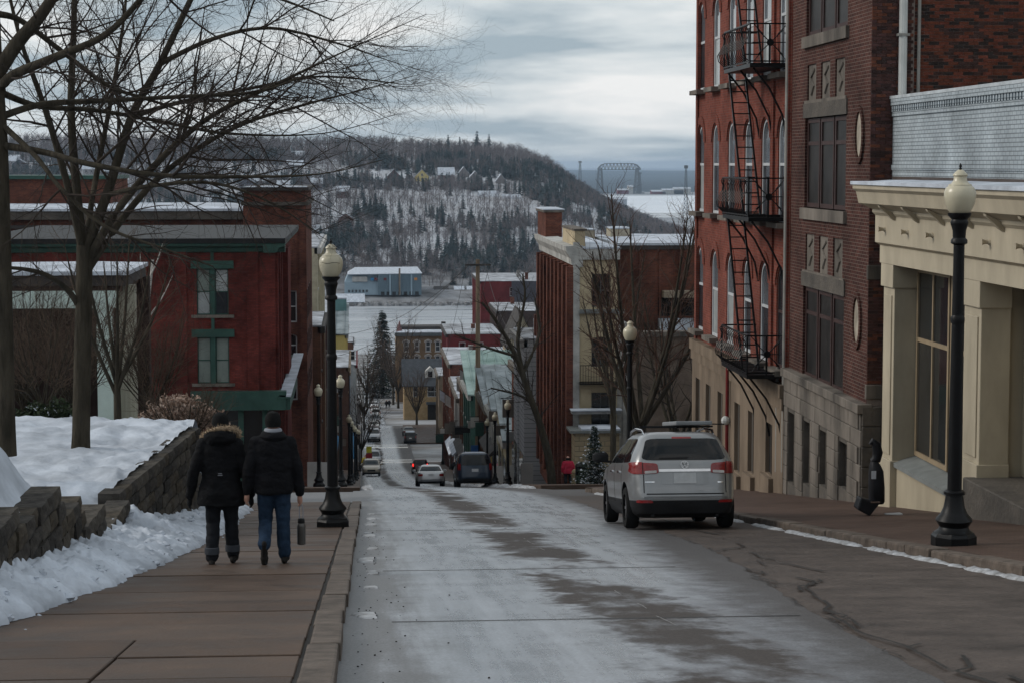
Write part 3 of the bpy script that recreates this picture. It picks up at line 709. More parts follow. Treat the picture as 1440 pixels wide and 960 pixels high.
PIPEW = mat('white_pipe', (.52, .53, .51), .5, var=.12, scale=3); PIPEG = mat('grey_pipe', (.25, .24, .22), .5, var=.2)
SLATE = mat('grey_sill', (.17, .18, .175), .5, var=.2, scale=3)
FX = 10.4      # street faces of the nearer houses beside the brick pavement
# ---------------- red brick building with arched windows
def arch_building():
    y0, y1 = 49.4, 63.3; zb = gr(63.3, FX) - .6; zt = 9.2; zs = -5.35
    r = thing('brick_building', 'tall red brick building with white arched windows and a black fire escape', 'building', (FX, 56, gr(56, FX)))
    cols = [62.55, 59.95, 57.4, 54.85, 52.5, 50.35]; rows = [(-5.03, 2.53), (-1.42, 2.6), (2.25, 2.62), (5.95, 2.62)]
    w = 1.12; holes = [(-(c + w / 2), -(c - w / 2), z, z + h, .5) for c in cols for z, h in rows]
    mb = MB(); P = facade(mb, (FX, 0), 'right', -y1, -y0, zs, zt, holes, .28); mb.box(FX + .29, FX + 9, y0, y1, zb, zt)
    mb.box(FX, FX + .29, y1 - .01, y1 + .0, zb, zt)
    wl = mb.build('wall', RED, r)
    for c in cols:
        for z, h in rows:    # raised hood over each arch
            arc = MB()
            pts = [(w / 2 + .06) * 1.0]
            for ring in ((.04, .30),):
                a0, a1 = ring; n = 10
                for i in range(n):
                    q = []
                    for tt in (math.pi * i / n, math.pi * (i + 1) / n):
                        for rr in (a0, a1): q.append((c + (w / 2 + rr) * math.cos(tt), z + h - .5 + (.5 + rr) * math.sin(tt)))
                    (A, B, C_, D_) = q; arc.hexa([(FX + .02, *A), (FX + .02, *B), (FX + .02, *D_), (FX + .02, *C_), (FX - .035, *A), (FX - .035, *B), (FX - .035, *D_), (FX - .035, *C_)])
            arc.build('arch_hood', RED, r)
    for c in cols:
        for k, (z, h) in enumerate(rows):
            dark = c < 51 and k == 0
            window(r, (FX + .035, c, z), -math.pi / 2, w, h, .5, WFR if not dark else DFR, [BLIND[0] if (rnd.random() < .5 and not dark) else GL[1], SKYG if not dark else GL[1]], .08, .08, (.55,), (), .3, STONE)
    # pilaster strips, string course, stone ground floor with tall openings
    pb = MB()
    for c in (63.1, 51.45, 49.62): pb.box(FX - .06, FX + .05, c - .16, c + .16, zs, zt)
    pb.build('pilaster', RED, r)
    sx = FX - .10; op = [62.2, 60.35, 58.3, 55.6, 53.6, 51.2]; g = lambda y: gr(y, FX)
    holes = [(-(c + .42), -(c - .42), g(c) + .45, -6.5, 0) for c in op]
    mb = MB(); facade(mb, (sx, 0), 'right', -y1, -y0 - .05, zb, zs - .32, holes, .36); mb.build('stone_base', SAND, r)
    MB().box(sx - .10, FX + .2, y0 + .05, y1 + .03, zs - .32, zs).build('string_course', SAND, r)
    MB().box(sx - .05, FX + .1, y0 + .05, y1 + .01, zs - .62, zs - .33).build('ledge', SAND, r)
    for i, c in enumerate(op):
        d = MB().box(sx + .10, sx + .17, c - .42, c + .42, g(c) + .2, -6.5).build('door' if i in (2, 5) else 'boarded_opening', DOORS if i != 5 else DARK, r)
        MB().box(sx + .06, sx + .11, c - .03, c + .03, g(c) + .45, -6.5).build('mullion', DOORS, d)
    for c in op: MB().hexa([(sx - .12, c - .6, g(c - .6) - .3), (sx + .05, c - .6, g(c) - .3), (sx + .05, c + .6, g(c) - .3), (sx - .12, c + .6, g(c) - .3), (sx - .12, c - .6, g(c) + .42), (sx + .05, c - .6, g(c) + .42), (sx + .05, c + .6, g(c) + .42), (sx - .12, c + .6, g(c) + .42)]).build('plinth', SAND, r)
    # standpipe and downpipe
    sp_ = MB().tube([(sx - .08, 56.7, g(56.7)), (sx - .08, 56.7, -5.6)], .05, 8).build('standpipe', mat('red_pipe', (.14, .02, .02), .5), r)
    MB().sphere((sx - .12, 56.7, g(56.7) + 1.9), .13, 8, 6).build('valve', PIPEW, sp_); MB().tube([(sx - .08, 56.7, g(56.7)), (sx - .08, 56.7, g(56.7) + .45)], .075, 8).build('sleeve', PIPEW, sp_)
    MB().tube([(FX - .07, 49.55, -7.5), (FX - .07, 49.55, zt)], .05, 8).build('downpipe', PIPEG, r)
    MB().tube([(FX - .08, 50.3, -7.6), (FX - .08, 50.3, -5.0)], .04, 8).build('downpipe', PIPEG, r)
    MB().box(FX - .3, FX + 9.2, y0, y1 + .2, zt, zt + .5).build('cornice', RED, r)
    return r
AB = arch_building()
# ---------------- fire escape on it
def fire_escape():
    r = thing('fire_escape', 'black iron fire escape with bellied railings and steep ladders on red brick', 'fire escape', (FX, 51.5, -5.4))
    xo, ya, yb = FX - .95, 49.75, 53.3
    for k, zf in enumerate((2.45, -1.28, -5.12)):
        pf = MB().box(xo, FX - .04, ya, yb, zf - .10, zf)
        for i in range(9): yy = ya + .2 + i * .4; pf.box(xo, FX - .04, yy, yy + .05, zf, zf + .02)
        p = pf.build('platform', IRON, r)
        rail = MB(); h = .95
        for z in (zf + .05, zf + h): rail.bar((xo, ya, z), (xo, yb, z), .035); rail.bar((xo, ya, z), (FX - .04, ya, z), .035); rail.bar((xo, yb, z), (FX - .04, yb, z), .035)
        for x in (xo, (xo + FX) / 2, FX - .05): rail.bar((x, ya, zf), (x, ya, zf + h), .035)
        rail.bar((xo, yb, zf), (xo, yb, zf + h), .035)
        for i in range(15):      # bellied bars on the street side
            yy = ya + .12 + i * (yb - ya - .2) / 14
            rail.tube([(xo, yy, zf + .05), (xo - .16, yy, zf + .2), (xo - .19, yy, zf + .34), (xo - .04, yy, zf + .62), (xo - .02, yy, zf + .75), (xo - .07, yy, zf + .88), (xo, yy, zf + h)], .013, 4)
        cx, cz = (xo + FX) / 2 + .02, zf + .5
        for a in range(8):
            an = a * math.pi / 4; rx, rz_ = .44 * math.cos(an), .42 * math.sin(an); rail.bar((cx, ya, cz), (cx + rx, ya, cz + rz_), .022)
        rail.tube([(cx, ya - .02, cz), (cx, ya + .02, cz)], .09, 10)
        for s in (-1, 1):
            rail.tube([(cx + s * .40, ya, zf + .05), (cx + s * .2, ya, zf + .3), (cx + s * .18, ya, zf + .7), (cx + s * .40, ya, zf + .93)], .012, 4)
        rail.build('railing', IRON, p, normals=False)
        for yy in (ya + .1, (ya + yb) / 2, yb - .1): MB().tube([(xo + .1, yy, zf - .1), (xo + .5, yy, zf - .6), (FX - .12, yy, zf - 1.25), (FX - .02, yy, zf - 1.75)], .026, 5).build('bracket', IRON, p, normals=False)
    for k, (z0, z1) in enumerate(((-1.28, 2.45), (-5.12, -1.28), (2.45, 6.2))):
        ld = MB(); yb_, yt = 51.05, 53.35; xa, xb = FX - .82, FX - .40
        ext = .7
        for x in (xa, xb):
            d = (Vector((x, yt, z1)) - Vector((x, yb_, z0)))
            ld.bar((x, yb_, z0), Vector((x, yb_, z0)) + d * (1 + ext / d.length), .045, .07)
        L_ = ld.build('ladder', IRON, r); n = 13
        for i in range(1, n + 1):
            t = i / n; y = yb_ + (yt - yb_) * t; z = z0 + (z1 - z0) * t; MB().bar((xa, y, z), (xb, y, z), .04, .03).build('rung', IRON, L_)
    return r
fire_escape()
# ---------------- brown brick building
def brick_pieces(root, O, face, u0, u1, z0, z1, mats, limit, keep=None, bw=.205, bh=.068):
    U, N, rz = FACE[face]; O = Vector((O[0], O[1], 0)); rest = MB(); ms = []
    for m in mats:
        mm = MB().box(-bw / 2 + .004, bw / 2 - .004, -.012, .05, .004, bh - .004).build('tmp', m, None); ms.append(mm.data); bpy.data.objects.remove(mm)
    spots = []; row = 0; z = z0
    while z < z1 - .03:
        u = u0 - (bw / 2 if row % 2 else 0)
        while u < u1 - .02:
            a, b = max(u, u0), min(u + bw, u1)
            if b - a > bw * .97 or b - a > .05: spots.append((a, b, z))
            u += bw
        z += bh; row += 1
    full = [s for s in spots if s[1] - s[0] > bw * .97 and (keep is None or keep(*s))]
    rnd2 = random.Random(5); chosen = set(full[:limit])
    for s in spots:
        i = int(rnd2.random() ** 1.4 * len(mats)) if True else 0; a, b, z = s; off = rnd2.uniform(-.004, .005)
        if s in chosen:
            p = O + U * ((a + b) / 2) + N * off + Vector((0, 0, z)); link('brick', ms[i], root, p - org(root), rz)
        else:
            rest.mi = i; q = []
            for zz in (z + .004, z + bh - .004):
                for uu, nn in ((a + .004, .012 + off), (b - .004, .012 + off), (b - .004, -.05), (a + .004, -.05)): q.append(O + U * uu + N * nn + Vector((0, 0, zz)))
            rest.hexa(q)
    tag(rest.build('brick_courses', mats, root), kind='stuff')
def brown_building():
    y0, y1 = 41.6, 49.3; zt = 9; zs = -5.1; zb = gr(50, FX) - .6
    r = thing('brick_building', 'dark brown brick building with triple windows, oval windows and stained stone base', 'building', (FX, 45, gr(45, FX)))
    cols = [47.15, 45.75, 44.35]; wy = (43.7, 47.8); rows = [(-4.96, -2.82), (-1.0, 1.08), (2.95, 5.03), (6.9, 8.9)]
    holes = [(-wy[1], -wy[0], a, b, 0) for a, b in rows]
    pan = [(-2.45, -1.6), (1.48, 2.3), (5.4, 6.25)]; holes += [(-(c + .45), -(c - .45), a, b, 0) for a, b in pan for c in cols]
    mb = MB(); facade(mb, (FX, 0), 'right', -y1, -y0 - .02, zs, zt, holes, .30); mb.box(FX + .31, FX + 9, y0 + .05, y1, zb, zt); mb.box(FX + .02, FX + .33, y0 + .05, y0 + .3, zs, zt)
    mb.build('wall', BROWN, r)
    MB().box(FX + .01, FX + 4.4, y0 + .01, y0 + .06, -5.1, 6).build('mortar_bed', mat('old_mortar', (.20, .165, .145), .9, var=.3), r)
    B4 = [mat('brick_%s' % n, c, .85, var=.35, scale=9, bump=.3) for n, c in (('brown', (.062, .031, .027)), ('dark', (.04, .024, .022)), ('purple', (.075, .037, .034)), ('orange', (.12, .045, .028)))]
    keep = lambda a, b, z: z > -.6
    brick_pieces(r, (0, y0), 'cam', FX, FX + .86, -4.55, 6, B4, 300, keep)
    B4b = [mat('sidewall_brick_%s' % n, c, .9, var=.4, scale=7, bump=.3) for n, c in (('rust', (.11, .036, .022)), ('dark', (.05, .027, .023)), ('red', (.13, .04, .026)), ('soot', (.03, .022, .02)))]
    sw = thing('brick_sidewall', 'sooty orange and brown brick side wall rising above the grey painted parapet', 'wall', (FX + 2.5, y0 + .2, 1))
    MB().box(FX + .88, FX + 4.4, y0 + .012, y0 + .3, .9, 6.4).build('mortar_bed', mat('sooty_mortar', (.12, .095, .08), .9, var=.4), sw)
    brick_pieces(sw, (0, y0 + .01), 'cam', FX + .88, FX + 4.4, 1.0, 6.4, B4b, 300, lambda a, b, z: z < 3.6)
    for a, b in rows:
        z = a; hh = b - a
        for c in cols:
            window(r, (FX + .06, c, z + .02), -math.pi / 2, 1.3, hh - .04, 0, DFR, [DUSTY, DUSTY], .1, .1, (.72,), (), None)
        MB().box(FX - .08, FX + .15, wy[0] - .15, wy[1] + .15, a - .26, a).build('stone_sill', STONE, r); MB().box(FX - .035, FX + .1, wy[0] - .1, wy[1] + .1, b, b + .33).build('lintel', STONE2, r)
    for a, b in pan:
        for c in cols: p = MB().box(FX + .035, FX + .2, c - .45, c + .45, a, b).build('panel', STONE, r); MB().tube([(FX + .03, c - .18, b - .12), (FX + .025, c + .16, b - .3), (FX + .03, c - .14, b - .5), (FX + .025, c + .12, a + .12)], .03, 5).build('carving', STONE, p)
        MB().box(FX - .03, FX + .1, wy[0], wy[1], a - .12, a).build('panel_sill', STONE, r)
    for zc in (-3.25, .62, 4.5):      # ovals
        yc = 42.45; ring = MB(); n = 20
        for i in range(n):
            q = []
            for tt in (2 * math.pi * i / n, 2 * math.pi * (i + 1) / n):
                for rr in (0, .13): q.append((yc + (.27 + rr) * math.cos(tt), zc + (.48 + rr) * math.sin(tt)))
            A, B, C_, D_ = q; ring.hexa([(FX + .1, *A), (FX + .1, *B), (FX + .1, *D_), (FX + .1, *C_), (FX - .05, *A), (FX - .05, *B), (FX - .05, *D_), (FX - .05, *C_)])
        ow = ring.build('oval_window', BROWN, r)
        MB().prism([(yc + .27 * math.cos(2 * math.pi * i / n), zc + .48 * math.sin(2 * math.pi * i / n)) for i in range(n)], lambda u, v, t: (t, u, v), FX - .012, FX - .002).build('pane', mat('oval_infill', (.30, .26, .21), .6, var=.3, scale=3), ow)
    # stone base of coursed blocks with four openings
    op = [48.45, 46.75, 45.05, 43.15]; g = lambda y: gr(y, FX); sx = FX - .12
    holes = [(-(c + .42), -(c - .42), g(c) + .25, -5.92, 0) for c in op]
    core = MB(); facade(core, (sx + .03, 0), 'right', -y1, -y0, zb, zs, holes, .5); core.box(sx + .03, FX + 2, y0 - .06, y0 + .1, zb, zs); core.build('stone_base', STONE2, r)
    z = zs - .36; k = 0
    while z > -9:
        y = y0 + (.0 if k % 2 else .25)
        while y < y1 - .05:
            ln = rnd.uniform(.55, 1.0); a, b = y, min(y + ln, y1 - .0); y = b
            if z + .34 < g(b) - .3: continue
            for (a_, b_) in _cut(a, b, [(c - .43, c + .43) for c in op] if z < -5.95 and z + .35 > -9.5 and z + .2 < -5.92 else []):
                if b_ - a_ > .08: soften(MB().box(sx - .0 - rnd.uniform(0, .012), sx + .06, a_ + .006, b_ - .006, z + .006, z + .352).build('stone_block', STONE, r), .012, 1)
        z -= .36; k += 1
    y = y0 - .1
    while y < y1:
        b = min(y + rnd.uniform(1, 1.5), y1); soften(MB().box(sx - .1, FX + .1, y + .004, b - .004, zs - .3 + .3, zs + .2).build('coping_stone', STONE, r), .015, 1); y = b
    for zz in np.arange(-8.3, -5.2, .42):      # camera side quoins
        for a, b in ((FX - .11, FX + .3), (FX + .31, FX + .72)): soften(MB().box(a, b - .01, y0 - .1, y0 - .04, zz, zz + .41).build('stone_block', STONE2, r), .015, 1)
    for zz in (-4.8, -2.35): soften(MB().box(FX - .03, FX + .8, y0 - .05, y0 + .05, zz, zz + .3).build('quoin', STONE, r), .015, 1)
    for i, c in enumerate(op): MB().box(sx + .16, sx + .22, c - .42, c + .42, g(c) + .1, -5.92).build('boarded_opening' if i != 3 else 'door', DOORS if i != 3 else DARK, r)
    dp = MB().tube([(FX + .62, y0 - .1, -1.2), (FX + .62, y0 - .1, 8)], .085, 10).build('downpipe', PIPEW, r)
    for zz in (-.2, 2.6): MB().box(FX + .5, FX + .74, y0 - .2, y0 - .0, zz, zz + .05).build('pipe_strap', PIPEG, dp)
    MB().tube([(FX + .96, y0 - .06, 1.3), (FX + .96, y0 - .06, 8)], .035, 8).build('conduit', PIPEG, r)
    return r
def _cut(a, b, gaps):
    out = [(a, b)]
    for g0, g1 in gaps:
        nx = []
        for p, q in out:
            if g1 <= p or g0 >= q: nx.append((p, q)); continue
            if g0 > p: nx.append((p, g0))
            if g1 < q: nx.append((g1, q))
        out = nx
    return out
brown_building()
# ---------------- cream painted shop front with grey brick parapet
def cream_building():
    X = 10.2; r = thing('shop_building', 'cream painted shop front with bracketed cornice and pilasters', 'building', (X, 36, gr(36, X)))
    g = lambda y: gr(y, X); y1 = 39.55; yn = 27.0; zt = -.36
    body = MB().box(X + 1.2, X + 5, yn, y1 + 1.6, -9, zt - .1); body.box(X + .5, X + 5, y1 - .06, 41.3, -9, zt - .1); body.build('wall', CREAM, r)
    def pil(a, b, nm='pilaster'):
        m = MB().box(X, X + .5, a, b, g(b) - .4, -1.9); m.box(X - .05, X + .5, a - .05, b + .05, g(b) - .4, g(b) + 1.0); m.box(X - .05, X + .5, a - .05, b + .05, -2.35, -1.9); m.box(X - .025, X, a + .14, b - .14, g(b) + 1.1, -2.5)
        soften(m.build(nm, CREAM2, r), .008, 1)
    pil(38.75, y1); pil(33.2, 34.15); pil(28.2, 29.1)
    # entablature, stepped outward
    prof = [(0, -1.9), (-.06, -1.9), (-.06, -1.56), (-.16, -1.5), (-.16, -.98), (-.22, -.92), (-.22, -.86), (-.5, -.74), (-.55, -.52), (-.62, -.46), (-.62, zt), (.6, zt), (.6, -1.9)]
    MB().prism([(X + a, b) for a, b in prof], lambda u, v, t: (u, t, v), yn, y1 + .12).build('entablature', CREAM2, r)
    snowcap(r, X - .62, X + .62, yn, y1 + .12, zt, .08)
    for i, yy in enumerate((38.9, 37.25, 35.6, 33.95, 32.3, 30.6)):
        MB().tube([(X - .30, yy, -1.23), (X - .24, yy, -1.23), (X - .2, yy, -1.23), (X - .16, yy, -1.23)], [.055, .035, .035, .06], 8).build('rosette', CREAM2, r)
        br = MB().prism([(X - .16, -.92), (X - .16, -1.05), (X - .24, -1.0), (X - .34, -.9), (X - .46, -.8), (X - .48, -.76)], lambda u, v, t: (u, t, v), yy - .75, yy - .63); br.build('bracket', CREAM2, r)
    # window bay: transom lights and tall panes set back
    xw = X + .42
    for (a, b) in ((34.2, 36.4), (36.5, 38.7)):
        c = (a + b) / 2; w = (b - a)
        window(r, (xw, c, -5.55), -math.pi / 2, w, 3.6, 0, mat('tan_window_frame', (.26, .20, .13), .5, var=.15), [GL[2], GL[0]], .09, .1, (.62,), (0,), None)
    MB().box(xw - .04, xw + .2, 34.15, 38.75, -1.95, -1.9).build('head_board', CREAM, r)
    sl = MB().prism([(X + .02, -5.78), (X + .02, -5.70), (xw + .1, -5.55), (xw + .1, -5.8)], lambda u, v, t: (u, t, v), 34.15, 38.75).build('window_sill', SLATE, r)
    MB().box(X + .08, xw + .2, 34.15, 38.75, -9, -5.79).build('stall_riser', CREAM, r)
    MB().box(X + .45, X + 1.19, 33.32, 34.1, -9, -1.9).build('return_wall', CREAM, r); MB().box(X + .75, X + 1.19, 27.5, 33.3, -9, -1.9).build('doorway', CREAM, r)
    MB().box(X + .66, X + .74, 27.6, 29.2, -9, -2.6).build('door', DARK, r)
    st = MB(); st.hexa([(X - .25, 29.2, g(29) - .4), (X + 1, 29.2, g(29) - .4), (X + 1, 33.25, g(33) - .4), (X - .25, 33.25, g(33) - .4), (X - .25, 29.2, g(29.2) + .12), (X + 1, 29.2, g(29.2) + .12), (X + 1, 33.25, g(29.2) + .12), (X - .25, 33.25, g(29.2) + .12)]); soften(st.build('step', STONE2, r), .02, 1)
    soften(MB().box(X - .3, X + .5, 28.1, 29.15, -8, g(28.5) + .95).build('plinth', CREAM2, r), .01, 1); soften(MB().box(X - .36, X + .5, 28.05, 29.2, g(28.5) + .95, g(28.5) + 1.12).build('plinth_cap', SLATE, r), .02, 1)
    # grey painted parapet wall above, set back
    p = thing('parapet_wall', 'pale grey painted brick parapet above the cream cornice', 'wall', (10.85, 36, -.2))
    MB().box(10.85, 11.15, yn, 41.55, -.6, 1.30).build('wall', GREY_B, p); MB().box(10.84, 11.2, yn, 41.5, -.5, -.24).build('flashing', mat('dull_flashing', (.07, .055, .05), .6), p)
    for a, b, d in ((-.1, .0, .03), (.98, 1.06, .03), (1.2, 1.33, .06)): MB().box(10.85 - d, 11.0, yn, 41.52, a, b).build('string_course', GREY_B, p)
    MB().box(10.78, 11.2, yn, 41.58, 1.33, 1.39).build('coping', mat('pale_coping', (.4, .43, .45), .6), p)
    dt = MB(); y = yn
    while y < 41.5: dt.box(10.8, 10.86, y, y + .07, 1.07, 1.19); y += .16
    tag(dt.build('dentil_course', GREY_B, p), kind='stuff')
    return r
cream_building()
# ---------------- red building with green cornice at the crossing (A)
PRED = brick('painted_red_brick', (.155, .034, .027), (.105, .024, .02), (.075, .03, .026), .21, .072, .008, .6, sscale=.7)
OLDR = brick('weathered_red_brick', (.15, .052, .033), (.085, .031, .024), (.12, .075, .06), .21, .072, .008, .6, sscale=.6)
ORNG = brick('orange_brown_brick', (.14, .062, .036), (.10, .047, .03), (.10, .075, .06), .21, .072, .007, .4)
TANB = brick('tan_brick', (.21, .135, .07), (.17, .11, .06), (.16, .12, .09), .21, .072, .007, .3)
ROOFD = mat('dark_roof', (.05, .045, .043), .7, var=.4, scale=.6)
def red_corner():
    Y0 = 92.; x1 = XY(388, Y0); g = gz(96); r = thing('brick_building', 'dark red painted brick building with green cornice and green window surrounds', 'building', (x1, 96, g))
    zt = ZY(348, Y0); x0 = -17
    cx = [XY(287, Y0), XY(312.5, Y0)]; w = .60; rows = [(ZY(441, Y0), ZY(377, Y0)), (ZY(536, Y0), ZY(472, Y0))]
    holes = [(c - w / 2, c + w / 2, a, b, 0) for c in cx for a, b in rows]
    mb = MB(); facade(mb, (0, Y0), 'cam', x0, x1, g - 1, zt, holes, .2)
    cs = [94.2, 96.2, 98.6, 100.6, 105, 108, 110.5]; facade(mb, (x1, 0), 'left', Y0 + .006, 112, g - 2, zt, [(c - .45, c + .45, a, b, 0) for c in cs for a, b in rows], .2)
    mb.box(x0, x1 - .21, Y0 + .21, 112, g - 2, zt); mb.build('wall', PRED, r)
    for i, c in enumerate(cx):
        for j, (a, b) in enumerate(rows):
            window(r, (c, Y0 + .1, a), 0, w, b - a, 0, GFR, [[BLIND[0], GL[1]][i == 1 and j == 0] if j == 0 else BLIND[1], BLIND[0] if (j == 0 and i == 1) else BLIND[1]], .05, .06, (.5,))
    mid = (cx[0] + cx[1]) / 2; hw = XY(330, Y0) - XY(270, Y0)
    for a, b in rows:
        MB().box(mid - hw / 2, mid + hw / 2, Y0 - .09, Y0 + .05, b + .01, b + .36).build('lintel', GREEN, r); MB().box(mid - hw / 2, mid + hw / 2, Y0 - .1, Y0 + .05, a - .13, a).build('sill', STONE, r)
        MB().box(mid - .1, mid + .1, Y0 - .04, Y0 + .05, a, b).build('mullion', GREEN, r)
    MB().box(mid - .07, mid + .07, Y0 - .06, Y0 + .02, rows[1][1] + .36, rows[0][0] - .13).build('mullion', GREEN, r); MB().box(mid - .07, mid + .07, Y0 - .06, Y0 + .02, rows[0][1] + .36, zt).build('mullion', GREEN, r)
    for c in cs:
        for a, b in rows: window(r, (x1 - .1, c, a), math.pi / 2, .9, b - a, 0, GFR, None, .05, .06, (.5,), (), .12, STONE)
    for c in (-13.5, -9.6, -7.9, x1 - 1.0): MB().box(c - .25, c + .25, Y0 - .10, Y0 + .02, g, zt - .1).build('pier', PRED, r)
    for yy in (Y0 + .35, 95.2, 97.4, 99.6, 102.6): MB().box(x1 - .02, x1 + .12, yy - .22, yy + .22, g - 1, zt - .1).build('pier', PRED, r)
    # projecting bay on the street side
    MB().box(x1 - .1, x1 + .32, 99, 102.8, ZY(545, Y0), zt - .3).build('bay', PRED, r)
    zt += .1; prof = [(0, zt - .3), (.12, zt - .26), (.16, zt - .1), (.42, zt + .0), (.46, zt + .1), (.40, zt + .14), (-.5, zt + .2), (-.5, zt - .3)]
    MB().prism(prof, lambda u, v, t: (t, Y0 - u, v), x0, x1 + .44).build('cornice', [GREEN, ROOFD][0], r)
    MB().prism(prof, lambda u, v, t: (x1 + u, t, v), Y0 - .45, 112).build('cornice', GREEN, r)
    MB().box(x0, x1 + .47, Y0 - .48, 112, zt + .12, zt + .34).build('gutter', mat('dark_metal', (.012, .0125, .013), .6, spec=.2), r)
    # shop front band and canopy
    zb0, zb1 = ZY(572, Y0), ZY(546, Y0)
    MB().box(XY(268, Y0), x1 + .45, Y0 - .5, Y0 + .02, zb0, zb1).build('fascia', GREEN, r); MB().box(x1 + .46, x1 + .62, Y0 - .46, 102, zb0 + .01, zb0 + .5).build('fascia', GREEN, r); MB().box(x1 - .02, x1 + .44, Y0 + .03, 102, zb0 + .02, zb0 + .48).build('soffit', GREEN, r)
    MB().box(x1 + .01, x1 + .64, Y0 - .52, 112, zb0 + .5, zb0 + .58).build('canopy', GREEN, r)
    MB().box(x1 + .14, x1 + .66, Y0 - .5, 112, zb0 + .585, zb0 + .66).build('canopy_snow', SNOW, r)
    MB().box(XY(300, Y0), x1 - .3, Y0 - .16, Y0 + .04, g - .5, zb0).build('shop_window', GL[0], r)
    for px in (300, 338, 372): MB().box(XY(px, Y0) - .12, XY(px, Y0) + .12, Y0 - .24, Y0 + .03, g - .5, zb0).build('shop_post', GREEN, r)
    return r
red_corner()
# ---------------- long brick building behind it (B)
def long_brick():
    Y0 = 119.; g = gz(119); r = thing('brick_building', 'long weathered red brick building with snowy parapet and raised brick tower end', 'building', (-6, 125, g))
    xe = XY(431, Y0); zt = ZY(296, Y0); zt2 = ZY(268, Y0); xt = XY(345, Y0)
    wx = [XY(408, Y0)]; rows = [(ZY(452, Y0), ZY(408, Y0), 0), (ZY(500, Y0), ZY(468, Y0), .2), (ZY(560, Y0), ZY(525, Y0), .2)]
    holes = [(wx[0] - .4, wx[0] + .4, a, b, ri) for a, b, ri in rows]
    mb = MB(); facade(mb, (0, Y0), 'cam', xt, xe, g - 1, zt2, holes, .25); mb.box(xt, xe, Y0 + .26, 134, g - 2, zt2); mb.box(-30, xt, Y0 + .3, 134, g - 2, zt)
    mb.build('wall', OLDR, r)
    for a, b, ri in rows: window(r, (wx[0], Y0 + .12, a), 0, .8, b - a, ri, WFR, None, .07, .06, (.5,), (), .1, STONE)
    for px in (349, 392, 427): MB().box(XY(px, Y0) - .2, XY(px, Y0) + .2, Y0 - .14, Y0 + .02, g, zt2 - .9).build('pier', OLDR, r)
    MB().box(xt - .15, xe + .18, Y0 - .18, 134.1, zt2 - .85, zt2 - .65).build('string_course', STONE2, r)
    MB().box(xt - .15, xe + .2, Y0 - .2, 134.2, zt2, zt2 + .18).build('coping', ROOFD, r); snowcap(r, xt, xe, Y0 - .1, 122, zt2 + .18, .08)
    MB().box(-30, xt - .05, Y0 - .1, Y0 + .5, zt - .5, zt - .02).build('coping', STONE2, r); snowcap(r, -30, xt - .1, Y0 - .15, 134, zt, .22)
    MB().box(-30, xt - .05, Y0 - .2, Y0 + .4, zt - 1.0, zt - .82).build('string_course', ROOFD, r)
    # raised back part seen over the roof
    MB().box(-30, XY(158, 130), 130, 140, g, ZY(252, 130)).build('rear_wall', OLDR, r); MB().box(-30, XY(160, 129.7), 129.7, 140, ZY(252, 130), ZY(247, 130)).build('rear_coping', GREEN, r)
    cs = [121, 124, 127, 130]; wz = rows
    for c in cs:
        for a, b, ri in rows: window(r, (xe + .03, c, a), math.pi / 2, .9, b - a, ri, DFR, None, .07, .05, (.5,))
    return r
long_brick()
# ---------------- low porch building with pale green beam and columns
def porch():
    Y0 = 56.; r = thing('porch_building', 'low building with pale green porch beam, columns and snow edged flat roof', 'building', (-7, 58, -9))
    PALE = mat('pale_green_paint', (.56, .66, .61), .6, var=.12, scale=1.5); PALE2 = mat('faded_beige_paint', (.36, .35, .28), .6, var=.15, scale=1.5, stretch=(6, 6, .4))
    zb = -9; X = lambda p: XY(p, Y0)
    MB().box(-16, X(180), Y0 - .1, Y0 + 5, ZY(400, Y0), ZY(384, Y0)).build('roof', ROOFD, r); snowcap(r, -16, X(181), Y0 - .15, Y0 + 5, ZY(384, Y0), .16)
    MB().box(-16, X(172), Y0 + .05, Y0 + 4.8, ZY(408, Y0), ZY(400, Y0)).build('soffit', mat('brown_soffit', (.05, .035, .03), .8), r)
    MB().box(-16, X(166), Y0, Y0 + .35, ZY(431, Y0), ZY(407, Y0)).build('beam', PALE, r)
    MB().box(X(136), X(158), Y0 + .01, Y0 + .4, zb, ZY(431, Y0)).build('column', PALE, r); MB().box(X(166), X(189), Y0 + .3, Y0 + .7, zb, ZY(400, Y0)).build('column', PALE2, r)
    MB().box(X(-160), X(-140), Y0 + .01, Y0 + .4, zb, ZY(431, Y0)).build('column', PALE, r)
    for px in (171, 177, 183): MB().box(X(px) - .02, X(px) + .02, Y0 + .27, Y0 + .31, zb, ZY(402, Y0)).build('flute', PALE2, r)
    MB().box(-16, X(186), Y0 + 4.5, Y0 + 5, zb, ZY(400, Y0)).build('back_wall', mat('dark_brown_wall', (.035, .022, .02), .9), r)
    return r
porch()
